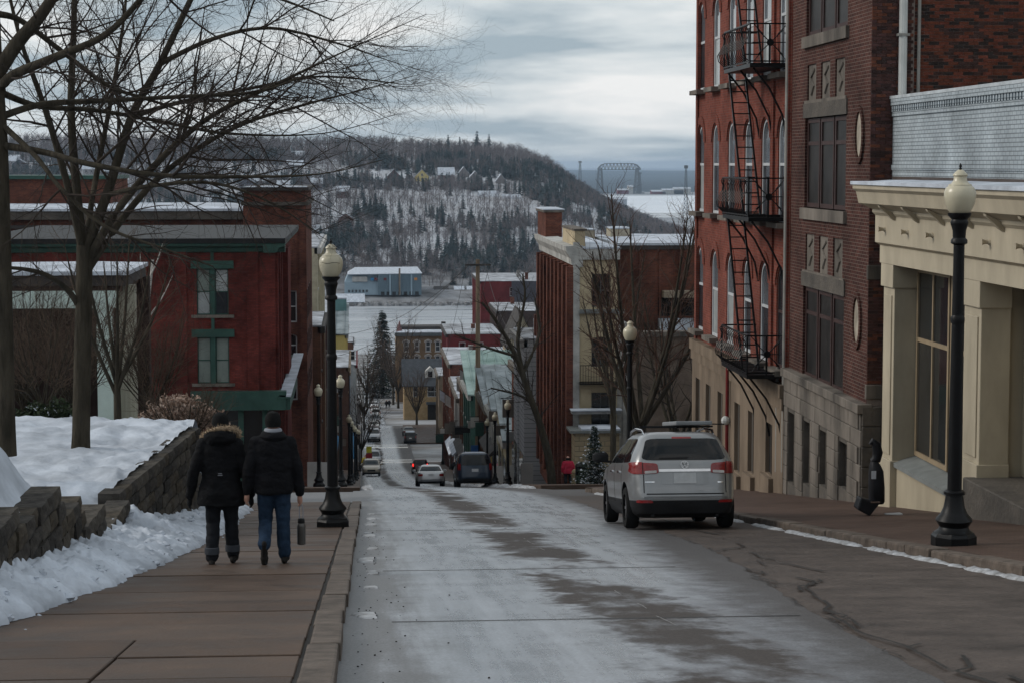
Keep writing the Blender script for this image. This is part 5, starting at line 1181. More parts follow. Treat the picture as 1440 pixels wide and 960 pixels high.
# ---------------------------------------------------------------- far shore: blue plant, sheds, bridge, masts
def plant():
    Y0 = 985; X = lambda p: XY(p, Y0); zb = -62; r = thing('industrial_building', 'blue grey ribbed industrial hall with snowy roof on the far river bank', 'building', (X(540), Y0 + 15, zb))
    LB = mat('pale_blue_siding', (.26, .34, .40), .6, var=.12, scale=.1); DB = mat('blue_grey_siding', (.115, .165, .20), .6, var=.12, scale=.1)
    MB().box(X(485), X(532), Y0 + 2, Y0 + 30, zb, Z(397, Y0)).build('low_wall', LB, r); MB().hexa([(X(485), Y0 + 2, Z(397, Y0)), (X(533), Y0 + 2, Z(397, Y0)), (X(533), Y0 + 30, Z(397, Y0)), (X(485), Y0 + 30, Z(397, Y0)), (X(490), Y0 + 4, Z(386, Y0)), (X(533), Y0 + 4, Z(386, Y0)), (X(533), Y0 + 30, Z(386, Y0)), (X(490), Y0 + 30, Z(386, Y0))]).build('upper_wall', LB, r)
    MB().box(X(532), X(593), Y0, Y0 + 30, zb, Z(385, Y0)).build('hall_wall', DB, r)
    for p in np.arange(534, 593, 3.6): MB().box(X(p), X(p) + .35, Y0 - .3, Y0 + .02, zb + 3, Z(385, Y0)).build('rib', DB, r)
    for p in (548, 562, 578): MB().box(X(p), X(p) + .7, Y0 - .6, Y0 - .31, zb, Z(386, Y0)).build('post', LB, r)
    MB().box(X(496), X(517), Y0 + 1.2, Y0 + 4.2, Z(396, Y0), Z(389, Y0)).build('white_panel', WHITE, r)
    for p, c in ((522, BLUE), (527, REDC), (540, REDC), (583, mat('orange_paint', (.5, .2, .05), .7))): MB().box(X(p), X(p + 4), Y0 - .5, Y0 + 4.2, Z(394, Y0), Z(390.5, Y0)).build('sign', c, r)
    for p in range(490, 520, 5): MB().box(X(p), X(p + 2.5), Y0 + 1.8, Y0 + 2.1, Z(411, Y0), Z(407.5, Y0)).build('window', GL[0], r)
    for p in range(536, 592, 8): MB().box(X(p), X(p + 5), Y0 - .2, Y0 + .1, zb, Z(410, Y0)).build('bay_door', DARK, r)
    MB().hexa([(X(489), Y0 - .5, Z(386, Y0)), (X(594), Y0 - .5, Z(385, Y0)), (X(594), Y0 + 31, Z(385, Y0)), (X(489), Y0 + 31, Z(386, Y0)), (X(489), Y0 - .5, Z(385.2, Y0)), (X(594), Y0 - .5, Z(384, Y0)), (X(590), Y0 + 31, Z(379.5, Y0)), (X(500), Y0 + 31, Z(380, Y0))]).build('snowy_roof', SNOW, r)
    MB().box(X(561), X(563.5), Y0 - 1.2, Y0 - .7, zb, Z(377, Y0)).build('stack', SAND, r)
    s = thing('shed', 'low grey boathouse with white snowy roof at the water edge', 'shed', (XY(490, 955), 955, -64)); gable(s, XY(462, 955), XY(512, 955), 955, 968, -66, Z(424, 955), Z(413, 962), GREY, SNOW, [], .5, 'x')
    for i, (a, b) in enumerate(((612, 630), (640, 652), (658, 672))): q = thing('shed', 'small dark shed with snowy roof on the far bank', 'shed', (XY(a, 1005), 1005, -62), 'sheds on the far bank'); gable(q, XY(a, 1005), XY(b, 1005), 1005, 1013, -64, Z(408, 1005), Z(403, 1009), ROOFD, SNOW if i else ROOFD, [], .5, 'x')
    rk = MB()
    for k in range(260):
        x = XY(rnd.uniform(455, 680), 956); y = 951 + rnd.uniform(0, 9) + .02 * x; s_ = rnd.uniform(.4, 1.6); rk.loft([(x, y, -65.2, s_, s_), (x + .2, y, -65 + s_ * .9, s_ * .7, s_ * .6), (x, y, -65 + s_ * 1.2, .1, .1)], 5)
    tag(rk.build('shore_rocks', mat('dark_rock', (.05, .048, .046), .9, scale=.4, c2=(.35, .35, .36))), 'dark snow patched rocks along the far river bank', 'rocks', kind='stuff')
plant()
STEEL = mat('bridge_steel', (.10, .11, .115), .6, var=.1)
def lift_bridge():
    Y = 4500; X = lambda p: XY(p, Y); zb = -65; r = thing('lift_bridge', 'grey steel lift bridge with arched truss span over the distant channel', 'bridge', (X(869), Y, zb))
    for a, b in ((838, 848), (890.5, 899)):
        m = MB(); zt = Z(237, Y)
        for p, q in ((a, a + 3), (b, b - 3)):
            for dy in (-8, 8): m.bar((X(p), Y + dy, zb), (X(q), Y + dy, zt), 1.6)
        for i in range(6):
            t0, t1 = i / 6, (i + 1) / 6; xl = lambda t: X(a) + (X(a + 3) - X(a)) * t; xr = lambda t: X(b) + (X(b - 3) - X(b)) * t; z = lambda t: zb + (zt - zb) * t
            for dy in (-8, 8): m.bar((xl(t0), Y + dy, z(t0)), (xr(t1), Y + dy, z(t1)), .8); m.bar((xr(t0), Y + dy, z(t0)), (xl(t1), Y + dy, z(t1)), .8); m.bar((xl(t1), Y + dy, z(t1)), (xr(t1), Y + dy, z(t1)), .8)
        m.build('tower', STEEL, r, normals=False)
    m = MB(); n = 12; lo = Z(239, Y)
    up = lambda t: lo + (Z(231.5, Y) - lo) * (1 - abs(2 * t - 1) ** 7) + 2
    x = lambda t: X(840) + (X(899) - X(840)) * t
    for dy in (-8, 8):
        for i in range(n):
            a, b = i / n, (i + 1) / n; m.bar((x(a), Y + dy, lo), (x(b), Y + dy, lo), 1.5); m.bar((x(a), Y + dy, up(a)), (x(b), Y + dy, up(b)), 1.5)
            m.bar((x(a), Y + dy, lo), (x((a + b) / 2), Y + dy, up((a + b) / 2)), .9); m.bar((x((a + b) / 2), Y + dy, up((a + b) / 2)), (x(b), Y + dy, lo), .9)
    m.build('truss_span', STEEL, r, normals=False)
    m = MB().bar((X(838), Y, Z(272, Y)), (X(905), Y, Z(272, Y)), 14, 2); m.build('deck', STEEL, r)
    return r
lift_bridge()
def mast(px, y0, y1, Y, label, w=4.0):
    X0 = XY(px, Y); zb, zt = ZY(y1, Y), ZY(y0, Y); r = thing('lattice_mast', label, 'mast', (X0, Y, zb)); m = MB(); n = 12; ww = lambda t: w * (1 - .7 * t) / 2
    for i in range(n):
        a, b = i / n, (i + 1) / n; za, zc = zb + (zt - zb) * a, zb + (zt - zb) * b
        for s in (-1, 1):
            m.bar((X0 + s * ww(a), Y, za), (X0 + s * ww(b), Y, zc), w * .1); m.bar((X0 + s * ww(a), Y, za), (X0 - s * ww(b), Y, zc), w * .08)
        m.bar((X0 - ww(b), Y, zc), (X0 + ww(b), Y, zc), w * .08)
    m.build('lattice', STEEL, r, normals=False); MB().box(X0 - w * .4, X0 + w * .4, Y - w * .3, Y + w * .3, zt - (zt - zb) * .06, zt).build('top_platform', STEEL, r)
mast(815, 227, 262, 3600, 'distant lattice mast standing left of the lift bridge above the woods', 7)
bpy.data.objects['lattice_mast']['label'] = 'distant lattice mast with a small top platform beyond the woods'
mast(963, 233, 305, 2300, 'tall striped lattice mast on the flats near the red brick building', 5)
mast(898, 243, 272, 4450, 'stubby dark tower standing close to the lift bridge', 11)
for i, (px, py, w, c) in enumerate(((876, 268, 16, REDC), (886, 263, 6, WHITE), (945, 268, 30, WHITE), (925, 270, 20, REDC), (868, 281, 26, SNOW), (958, 266, 24, WHITE))):
    Y = 4420 if i != 4 else 2700; x = XY(px, Y); b = thing('harbour_shed', ('low red harbour shed by the lift bridge', 'small white tank house by the lift bridge', 'long white harbour shed beyond the frozen bay', 'red harbour shed beyond the frozen bay', 'snowy roofed shed on the edge of the frozen bay', 'wide white harbour shed behind the long one')[i], 'shed', (x, Y, -65))
    ww = w * Y / FPX / 2; z1 = ZY(py, Y); gable(b, x - ww, x + ww, Y, Y + 25, -66, z1, z1 + 3, c, SNOW, [], 1, 'x')
# ================================================================ street lamps
GLOBE = mat('cream_globe', (.47, .425, .31), .28, var=.06, scale=6, spec=.5, mode='obj')
def make_lamp():
    r = link('street_lamp', None)
    MB()._lp([(.29, 0), (.29, .13), (.265, .16), (.255, .18)], 8, (0, 0, 0), R(22.5)).build('plinth', IRON, r, local=True)
    MB().lathe([(.25, .18), (.2, .21), (.185, .25), (.21, .29), (.235, .33), (.225, .36), (.17, .42), (.135, .50), (.118, .60), (.11, .66), (.135, .665), (.135, .70), (.105, .72)], 20).build('base', IRON, r, True, True)
    MB().lathe([(.092, .70), (.088, 1.6), (.078, 2.6), (.070, 3.6), (.07, 3.86)], 14).build('post', IRON, r, True, True)
    MB().lathe([(.088, 2.85), (.09, 2.88), (.09, 2.92), (.076, 2.95)], 12).build('collar', IRON, r, True, True)
    MB().lathe([(.07, 3.84), (.105, 3.86), (.105, 3.9), (.08, 3.93), (.085, 4.02), (.11, 4.1), (.115, 4.12), (.10, 4.16), (.145, 4.21), (.15, 4.24), (.12, 4.245)], 16).build('capital', IRON, r, True, True)
    g = MB().lathe([(.12, 4.245), (.15, 4.28), (.185, 4.36), (.2, 4.44), (.198, 4.5), (.18, 4.555), (.15, 4.58)], 20).build('globe', GLOBE, r, True, True)
    MB().lathe([(.15, 4.575), (.145, 4.6), (.115, 4.61), (.085, 4.65), (.08, 4.7), (.095, 4.715), (.09, 4.73), (.05, 4.77), (.03, 4.785)], 16).build('cap', GLOBE, g, True, True)
    MB().lathe([(.012, 4.785), (.022, 4.80), (.012, 4.815), (.02, 4.83), (.004, 4.87)], 8).build('finial', IRON, g, True, True)
    return r
L0 = make_lamp()
lamps = [  # px, py base, Y or None, label, group
    (463, 742, 34.6, 'tall black street lamp with a cracked cream globe on the slab pavement edge', None, -.48, 1.0),
    (1358, 772, 25.6, 'black street lamp with a smooth cream globe in front of the cream shop', None, 7.56, 1.0),
    (886, 0, 57, 'black street lamp rising behind the silver car by the sandstone base', None, None, 1.0),
    (714, 687, 115, 'black street lamp standing beside the dark blue minivan', None, None, 1.0),
    (478, 690, 87, 'black street lamp on the kerb corner across the side street', None, None, 1.0),
    (447, 688, 95, 'black street lamp near the green awning shop front', None, None, 1.0)]
for x, Y in ((490, 137), (493, 150), (494, 162), (498, 176), (500, 190), (501, 205), (504, 232)): lamps.append((x, 0, Y, 'slim black street lamp in the receding row along the awnings', 'lamps receding along the awnings', None, 1))
for x, Y in ((696, 135), (685, 152), (673, 172), (663, 188), (652, 201), (643, 214), (634, 236), (622, 255)): lamps.append((x, 0, Y, 'slim black street lamp in the receding row along the shop fronts', 'lamps receding along the shop fronts', None, 1))
for i, (px, py, Y, lb, gp, X, s) in enumerate(lamps):
    o = L0 if i == 0 else copy_tree(L0)
    x = X if X is not None else XY(px, Y); right = x > 3
    z = (gr(Y, x) if right else gl(Y)) if Y < 66 else gz(Y) + .13
    o.location = (x, Y, z - .015); tag(o, lb, 'street lamp', gp)
    if 'group' in o and not gp: del o['group']
# crack line on the near globe, as in the picture
MB().tube([(-.48 + .192 * math.sin(a) , 34.6 - .2 * math.cos(a), gl(34.6) - .015 + 4.475 + .008 * math.sin(a * 5)) for a in np.linspace(-1.3, 1.3, 16)], .004, 4).build('crack', IRON, [c for c in L0.children if c.name.startswith('globe')][0])
# ================================================================ bare trees
BARK = mat('maple_bark', (.022, .019, .014), .92, scale=7, c2=(.062, .052, .038), bump=2, bscale=20, stretch=(1, 1, .25)); TWIG = mat('twig_bark', (.036, .028, .023), .9, var=.35, scale=3)
REDTW = mat('budding_twigs', (.075, .045, .034), .9, var=.4, scale=2); BUSHT = mat('brown_twigs', (.085, .06, .045), .9, var=.4, scale=2)
class Tree:
    def __init__(s, seed, k=1.0): s.k = k; s.r = random.Random(seed); s.big = []; s.mid = []; s.tw = []
    def put(s, pts, rad, lvl): (s.big if lvl == 0 else s.mid if lvl == 1 else s.tw).append(([tuple(p) for p in pts], list(rad)))
    def line(s, p, d, ln, r0, r1, n, wob=.22, up=.1, grav=0):
        pts = [Vector(p)]; rad = [r0]; d = Vector(d).normalized()
        for i in range(n):
            d = (d + Vector((s.r.uniform(-1, 1), s.r.uniform(-1, 1), s.r.uniform(-1, 1))) * wob + Vector((0, 0, up))).normalized()
            pts.append(pts[-1] + d * ln / n); rad.append(r0 + (r1 - r0) * (i + 1) / n)
        return pts, rad
    def kids(s, pts, rad, lvl, cfg):
        """cfg per level: (per metre, length lo, length hi, angle, segs, up)"""
        if lvl >= len(cfg): return
        dens, lo, hi, ang, n, up = cfg[lvl]
        L_ = sum((b - a).length for a, b in zip(pts, pts[1:])); cnt = max(1, int(L_ * dens * s.r.uniform(.8, 1.2)))
        for k in range(cnt):
            t0_ = .26 if lvl == 0 else .12; t = t0_ + (1 - t0_) * (k + s.r.random()) / cnt; t = min(t, .995); f = t * (len(pts) - 1); i = int(f); q = pts[i].lerp(pts[i + 1], f - i)
            tg = (pts[i + 1] - pts[i]).normalized(); pr = Vector((s.r.gauss(0, 1), s.r.gauss(0, 1), s.r.gauss(0, 1))); pr = (pr - tg * pr.dot(tg)).normalized()
            a = R(ang * s.r.uniform(.65, 1.3)); d = tg * math.cos(a) + pr * math.sin(a)
            ln = s.r.uniform(lo, hi) * (1.15 - .55 * t); r0 = min((rad[i] + (rad[i + 1] - rad[i]) * (f - i)) * .62, (ln * .0105 + .0010) * s.k)
            p2, r2 = s.line(q, d, ln, r0, max(.0010 * s.k, r0 * .3), n, .16 if lvl == 0 else .27, up); s.put(p2, r2, lvl + 1); s.kids(p2, r2, lvl + 1, cfg)
    def build(s, root, bm, tm):
        V, F = [], []
        if s.big:
            v, f = tubes_batch(s.big, 10); np_mesh('trunk', v, f, bm, root, smooth=True)
        parts = []
        off = 0
        for ls, n in ((s.mid, 5), (s.tw, 3)):
            if ls: v, f = tubes_batch(ls, n); parts.append((v, f + off)); off += len(v)
        if parts: np_mesh('crown', np.concatenate([p[0] for p in parts]), np.concatenate([p[1] for p in parts]), tm, root, smooth=True)
def smoothline(ctrl, n=6):
    """Catmull-Rom through (Vector, radius)"""
    P = [c[0] for c in ctrl]; Rr = [c[1] for c in ctrl]; pts = []; rad = []
    for i in range(len(P) - 1):
        p0 = P[max(i - 1, 0)]; p1 = P[i]; p2 = P[i + 1]; p3 = P[min(i + 2, len(P) - 1)]
        for k in range(n):
            t = k / n; pts.append(.5 * ((2 * p1) + (p2 - p0) * t + (2 * p0 - 5 * p1 + 4 * p2 - p3) * t * t + (3 * p1 - p0 - 3 * p2 + p3) * t ** 3)); rad.append(Rr[i] + (Rr[i + 1] - Rr[i]) * t)
    pts.append(P[-1]); rad.append(Rr[-1]); return pts, rad
def traced(limbs, Y0):
    out = []
    for l in limbs:
        ctrl = [(PY(px, py, Y0 + dy), w * (Y0 + dy) / FPX / 2) for px, py, w, dy in l]; out.append(smoothline(ctrl))
    return out
CFG = [(4.4, .9, 2.3, 44, 6, .02), (6.2, .35, 1.0, 48, 4, .02), (10, .14, .42, 50, 3, .01)]
t2 = thing('maple_tree', 'leafless maple with forked mossy trunk standing in the snow by the wall', 'tree', (PY(113, 625, 33.5).x, 33.5, PY(113, 625, 33.5).z))
T = Tree(3)
trunk = [[(113, 640, 31, 0), (114, 610, 26, 0), (116, 500, 25, 0), (118, 420, 24, 0), (119, 345, 23, 0)]]
limbs = [[(117, 360, 15, 0), (108, 270, 13, .1), (100, 160, 11, .3), (103, 60, 9, .5), (106, -40, 7, .6)],
         [(117, 355, 12, 0), (92, 250, 10, -.3), (62, 150, 8, -.6), (30, 60, 6, -.9), (10, -20, 4, -1)],
         [(121, 350, 16, 0), (150, 275, 14, .1), (185, 165, 12, .2), (225, 90, 10, .2), (275, -15, 8, .2)],
         [(122, 370, 13, 0), (168, 292, 11, -.2), (235, 215, 9, -.5), (300, 162, 7, -.8), (390, 118, 5, -1), (490, 70, 2, -1.2), (600, 20, .6, -1.3)],
         [(124, 378, 12, 0), (178, 300, 10, .3), (240, 236, 8, .6), (330, 180, 6, 1.0), (420, 150, 4, 1.3), (505, 128, 1.8, 1.5), (590, 105, .6, 1.6)],
         [(111, 430, 10, 0), (92, 405, 8, -.2), (60, 385, 7, -.4), (15, 377, 5, -.5), (-40, 380, 4, -.6)],
         [(120, 340, 9, 0), (135, 250, 8, .8), (160, 120, 6, 1.4), (175, 20, 4, 1.8), (180, -40, 3, 2)],
         [(225, 90, 8, .2), (300, 55, 6, .0), (380, 40, 4.5, -.4), (470, 60, 3, -.6), (545, 85, 1.2, -.8), (612, 105, .5, -.8)],
         [(185, 165, 8, .2), (250, 145, 6, .8), (350, 125, 4.5, 1.2), (450, 108, 3, 1.4), (560, 118, 1.5, 1.6)],
         [(150, 275, 8, .1), (210, 262, 6, -.6), (300, 258, 4.5, -1), (380, 285, 3, -1.2), (450, 330, 1.6, -1.3)]]
for p, r_ in traced(trunk, 33.5): T.put(p, r_, 0)
for p, r_ in traced(limbs, 33.5): T.put(p, r_, 0); T.kids(p, r_, 0, CFG)
T.build(t2, BARK, TWIG); print('tree', len(T.mid), len(T.tw))
t1 = thing('maple_tree', 'large leafless maple with long drooping limbs at the edge of the snowy park', 'tree', (PY(5, 625, 30).x, 30, PY(5, 625, 30).z))
T = Tree(9)
trunk = [[(9, 640, 30, 0), (8, 560, 25, 0), (5, 400, 24, 0), (-2, 200, 26, 0), (-8, 100, 24, 0), (-12, -30, 18, 0)]]
limbs = [[(-8, 110, 22, 0), (25, 60, 20, -.2), (55, 25, 17, -.4), (85, -20, 14, -.6)],
         [(-3, 150, 16, 0), (10, 112, 14, -.2), (75, 82, 12, -.5), (150, 48, 9, -.7), (215, -20, 7, -.9)],
         [(0, 165, 11, 0), (60, 147, 9, .2), (150, 142, 7, .4), (260, 136, 5.5, .5), (360, 130, 4, .6), (430, 108, 1.8, .6), (540, 85, .6, .6)],
         [(2, 205, 12, 0), (60, 214, 9, -.4), (130, 232, 8, -.8), (230, 247, 6.5, -1.1), (340, 249, 5, -1.3), (450, 245, 2, -1.5), (540, 225, .6, -1.6)],
         [(0, 130, 10, 0), (55, 150, 8, .6), (130, 155, 6.5, 1.0), (220, 170, 5, 1.4), (320, 188, 3.8, 1.6), (455, 188, 1.6, 1.7), (560, 160, .6, 1.8)],
         [(-3, 20, 10, 0), (30, 30, 8, .2), (90, 75, 7, .5), (150, 120, 6, .7), (190, 135, 4.5, .8), (260, 160, 3, .9), (330, 215, 1.8, 1)],
         [(2, 175, 9, 0), (50, 220, 7, -.5), (90, 270, 6, -.9), (150, 320, 5, -1.2), (230, 350, 3.5, -1.4), (300, 375, 2, -1.5)],
         [(4, 300, 8, 0), (-30, 260, 6, -.3), (-60, 220, 5, -.5)], [(-8, 60, 12, 0), (-60, 20, 9, .3), (-110, -30, 6, .5)],
         [(85, -10, 10, -.6), (150, -30, 8, -.8), (260, -25, 6, -1), (380, -5, 4, -1.2), (470, 30, 2, -1.3)]]
for p, r_ in traced(trunk, 30): T.put(p, r_, 0)
for p, r_ in traced(limbs, 30): T.put(p, r_, 0); T.kids(p, r_, 0, [(3.6, .9, 2.2, 44, 6, .02), (5.6, .35, .95, 48, 4, .02), (9, .14, .4, 50, 3, .01)])
T.build(t1, BARK, TWIG)
# smaller trees and shrubs behind the terrace
def small_tree(name, label, cat, px, py, Y, hpx, spread, seed, cfg, tm, w=14, fork=.35, stems=1, z=None, nlimb=6, bm=None, lean=0):
    b = PY(px, py, Y)
    if z is not None: b.z = z
    t = thing(name, label, cat, b); T = Tree(seed, max(1, Y / 48)); h = hpx * Y / FPX; r0 = w * Y / FPX / 2; rr = T.r
    for s in range(stems):
        a = rr.uniform(0, 6.28); o = Vector((math.cos(a), math.sin(a), 0)) * (.0 if stems == 1 else .08)
        top = b + o + Vector((lean * h * fork, 0, h * fork)); tp, tr = smoothline([(b + o - Vector((0, 0, .2)), r0 * 1.25), (b + o + Vector((lean * h * .1, 0, .1 * h)), r0), (top, r0 * .8)]); T.put(tp, tr, 0)
        for k in range(nlimb):
            an = 6.28 * (k + rr.random() * .6) / nlimb; out = spread * h * rr.uniform(.5, 1); zz = h * rr.uniform(.75, 1.05); st = tp[int(len(tp) * rr.uniform(.7, .99))]
            e = Vector((b.x + lean * h + math.cos(an) * out, b.y + math.sin(an) * out, b.z + zz)); md = st.lerp(e, .5) + Vector((math.cos(an), math.sin(an), 0)) * out * .12
            p, r_ = smoothline([(st, r0 * .6), (md, r0 * .38), (e, r0 * .12)], 5); T.put(p, r_, 0); T.kids(p, r_, 0, cfg)
    T.build(t, bm or BARK, tm); return t
SC = [(5, .5, 1.3, 38, 4, .06), (6, .2, .6, 42, 3, .05)]
small_tree('young_tree', 'young leafless tree with upright twigs in front of the pale green column', 'tree', 166, 612, 41, 270, .30, 11, [(6, .4, 1.1, 38, 4, .1), (7, .2, .5, 42, 3, .05)], BUSHT, 11, .28, nlimb=7)
bir = small_tree('birch_tree', 'slender pale barked birch leaning against the red brick wall', 'tree', 196, 560, 70, 215, .16, 12, SC, BUSHT, 4.5, .9, nlimb=4, bm=mat('birch_bark', (.45, .43, .40), .8, var=.4, scale=12), lean=.11)
for i, (px, py, Y, h, w) in enumerate(((60, 605, 46, 190, .5), (105, 600, 48, 170, .45), (215, 600, 48, 160, .55), (30, 600, 50, 230, .45))):
    small_tree('thicket_shrub', ('dense leafless thicket shrub under the pale green beam', 'tangled brown shrub beside the pale green column', 'spreading twiggy shrub in front of the red brick wall', 'tall twiggy shrub at the dark end of the porch')[i], 'shrub', px, py, Y, h, w, 20 + i, [(6, .4, 1.0, 40, 3, .04), (8, .2, .5, 45, 3, .03)], BUSHT, 4, .12, 4, nlimb=6)
# tan leaved shrub and evergreen shrubs
LEAFT = mat('dry_tan_leaf', (.28, .17, .11), .7, scale=8, c2=(.5, .40, .34)); YEW = mat('yew_green', (.022, .032, .016), .8, var=.5, scale=5)
def leaf_cloud(root, c, rad, n, size, m, seed, name='foliage', shell=.4, snow=None, flat=1.0):
    r = np.random.default_rng(seed); d = r.normal(size=(n, 3)); d /= np.linalg.norm(d, axis=1, keepdims=True); q = (shell + (1 - shell) * r.random((n, 1))) ; bump = 1 + .25 * np.sin(d[:, :1] * 7 + seed) * np.cos(d[:, 2:] * 6 + seed)
    P = np.array(c) + d * q * np.array(rad) * bump
    a = r.normal(size=(n, 3)); a /= np.linalg.norm(a, axis=1, keepdims=True); b = np.cross(a, r.normal(size=(n, 3))); b /= np.linalg.norm(b, axis=1, keepdims=True)
    s = size * r.uniform(.6, 1.4, (n, 1)); a[:, 2] *= flat; V = np.stack([P - a * s, P + b * s * .45, P + a * s, P - b * s * .45], 1).reshape(-1, 3); i = np.arange(n)[:, None] * 4; F = i + np.array([[0, 1, 2, 3]])
    ms = [m] if snow is None else [m, SNOW]; I = None if snow is None else (r.random(n) < snow).astype(int) * (d[:, 2] > -.2)
    return np_mesh(name, V, F, ms, root, I)
sb = small_tree('leafy_shrub', 'shrub still holding dry tan leaves beside the red building', 'shrub', 262, 640, 46, 95, .75, 31, [(7, .3, .8, 40, 3, .03), (8, .15, .4, 45, 3, .02)], BUSHT, 4, .15, 4, nlimb=8)
for k, (px, py, rx, rz_) in enumerate(((262, 588, .65, .45), (228, 585, .5, .42), (295, 590, .42, .3), (252, 568, .5, .25), (210, 598, .35, .35))): leaf_cloud(sb, PY(px, py, 46), (rx, rx * .8, rz_), 900, .045, LEAFT, 50 + k, 'leaves', .25)
for k, (px, py, rx) in enumerate(((75, 592, .62), (45, 598, .5), (98, 604, .4))):
    c = PY(px, py, 40); t = thing('evergreen_shrub', ('rounded dark evergreen shrub behind the forked trunk', 'dark evergreen shrub dusted with snow between the two trunks', 'small low evergreen shrub against the forked trunk')[k], 'shrub', (c.x, 40, c.z - .6)); leaf_cloud(t, c, (rx, rx, .42), 2600, .05, YEW, 60 + k, 'foliage', .3, .05); MB().tube([(c.x, 40, c.z - .7), (c.x, 40, c.z + .1)], [.05, .02], 6).build('stem', BARK, t)
# trees beyond the crossing
small_tree('street_tree', 'leafless street tree with reddish buds behind the silver car', 'tree', 900, 702, 72, 405, .38, 41, [(2.6, .9, 2.4, 38, 5, .03), (3.6, .4, 1.1, 42, 4, .02), (2.0, .2, .5, 44, 3, .0)], REDTW, 13, .22, 2, z=gz(72), nlimb=5)
small_tree('street_tree', 'leafless multi stemmed tree growing by the sandstone corner', 'tree', 955, 700, 78, 300, .35, 44, [(2.6, .8, 2.0, 40, 5, .03), (3.6, .4, 1.0, 42, 4, .02)], TWIG, 10, .2, 2, z=gz(78), nlimb=4)
small_tree('street_tree', 'thin brown tree in front of the cream end wall', 'tree', 862, 695, 90, 330, .22, 42, SC, REDTW, 9, .45, 1, z=gz(90), nlimb=6)
lt = thing('leaning_tree', 'dark leafless tree leaning over the pavement in front of the brick pilasters', 'tree', (XY(777, 97), 97, gz(97)))
T = Tree(43, 2.2)
for l in traced([[(778, 700, 14, 0), (772, 645, 12, 0), (758, 592, 10, -.2), (742, 548, 9, -.4), (725, 500, 7, -.6), (700, 455, 5, -.8), (678, 425, 3, -1)]], 97): T.put(*l, 0); T.kids(*l, 0, [(2.4, .8, 2.2, 45, 5, .05), (5, .4, 1.0, 40, 4, .03), (4, .2, .5, 42, 3, .02)])
for l in traced([[(742, 548, 7, -.4), (728, 480, 5, -.2), (738, 420, 3.5, 0), (735, 385, 2, 0)], [(725, 500, 5, -.6), (690, 490, 3.5, -1), (640, 470, 2, -1.4)], [(758, 592, 5, -.2), (740, 560, 4, .4), (690, 545, 2, .8)], [(735, 525, 6, -.4), (758, 470, 4, .6), (752, 420, 2, 1)]], 97): T.put(*l, 0); T.kids(*l, 0, [(4, .6, 1.4, 42, 5, .04), (5, .3, .8, 42, 4, .02)])
T.build(lt, BARK, TWIG)
for i, (px, py, Y, h) in enumerate(((508, 640, 246, 115), (586, 590, 345, 70), (553, 560, 440, 120), (560, 566, 425, 95), (512, 600, 330, 100), (516, 560, 430, 90))):
    small_tree('bare_tree', ('leafless tree above the parked white car', 'round leafless tree in front of the stone house', 'leafless tree next to the tall spruce', 'slim leafless tree in front of the hotel', 'leafless tree by the white shop', 'leafless tree beside the white house')[i], 'tree', px, py, Y, h, .35, 70 + i, [(1.6, 1.5, 3.5, 36, 4, .06), (2.4, .8, 1.6, 40, 3, .03)], BUSHT, 3.2, .25, 1, z=gz(Y), nlimb=9)
# tall spruce at the foot of the street, snowy fir by the porch
def spruce(name, label, px, Y, zb, h, rad, seed, m, tiers, per, snow=0, leaf=.16):
    x = XY(px, Y); t = thing(name, label, 'tree', (x, Y, zb)); MB().tube([(x, Y, zb), (x, Y, zb + h * .97)], [h * .018, .01], 7).build('trunk', BARK, t)
    r = random.Random(seed); V = []; F = []; I = []
    for k in range(tiers):
        f = (k + .5) / tiers; z_ = zb + h * (.05 + .93 * f); rr = rad * (1 - f) ** 1.05
        for j in range(per):
            z = z_ + h / tiers * r.uniform(-1, 1); a = r.uniform(0, 6.28); ln = rr * r.uniform(.45, 1.25) + .05 * rad; d = Vector((math.cos(a), math.sin(a), 0)); s = Vector((-d.y, d.x, 0)); nn = max(3, int(ln / leaf))
            for q in range(nn):
                u = (q + .5) / nn; c = Vector((x, Y, z)) + d * ln * u + Vector((0, 0, -ln * .35 * u + ln * .18 * u * u)); w = leaf * 1.25 * (1.1 - .6 * u)
                for sg in (-1, 1):
                    e = c + s * sg * w + d * w * .7 + Vector((0, 0, -w * r.uniform(.1, .6))); n = len(V); V += [tuple(c - d * leaf * .35), tuple(c + d * leaf * .4), tuple(e)]; F.append((n, n + 1, n + 2)); I.append(1 if r.random() < snow else 0)
    np_mesh('crown', np.array(V), np.array(F), [m, SNOW], t, I); return t
spruce('spruce_tree', 'tall dark spruce standing alone against the river ice', 538, 470, gz(470), 20, 6.2, 5, mat('spruce_dark', (.022, .032, .024), .9, var=.5, scale=.5), 30, 22, .03, .7)
spruce('fir_tree', 'small snow flecked fir tree beside the porch across the crossing', 836, 86, gz(86) + .1, 2.55, .95, 6, mat('fir_green', (.015, .026, .017), .85, var=.5, scale=3), 24, 26, .22, .11)
# utility pole
up = thing('utility_pole', 'thick weathered wooden utility pole rising behind the shop roofs', 'pole', (XY(672, 175), 175, gz(175))); MB().tube([(XY(672, 175), 175, gz(175) - .2), (XY(672, 175), 175, ZY(365, 175))], [.27, .17], 10).build('shaft', mat('weathered_pole', (.16, .12, .085), .9, scale=3, var=.4, stretch=(1, 1, .1)), up); MB().box(XY(672, 175) - 1.1, XY(672, 175) + 1.1, 174.75, 174.95, ZY(374, 175), ZY(371.5, 175)).build('crossarm', ROOFD, up)
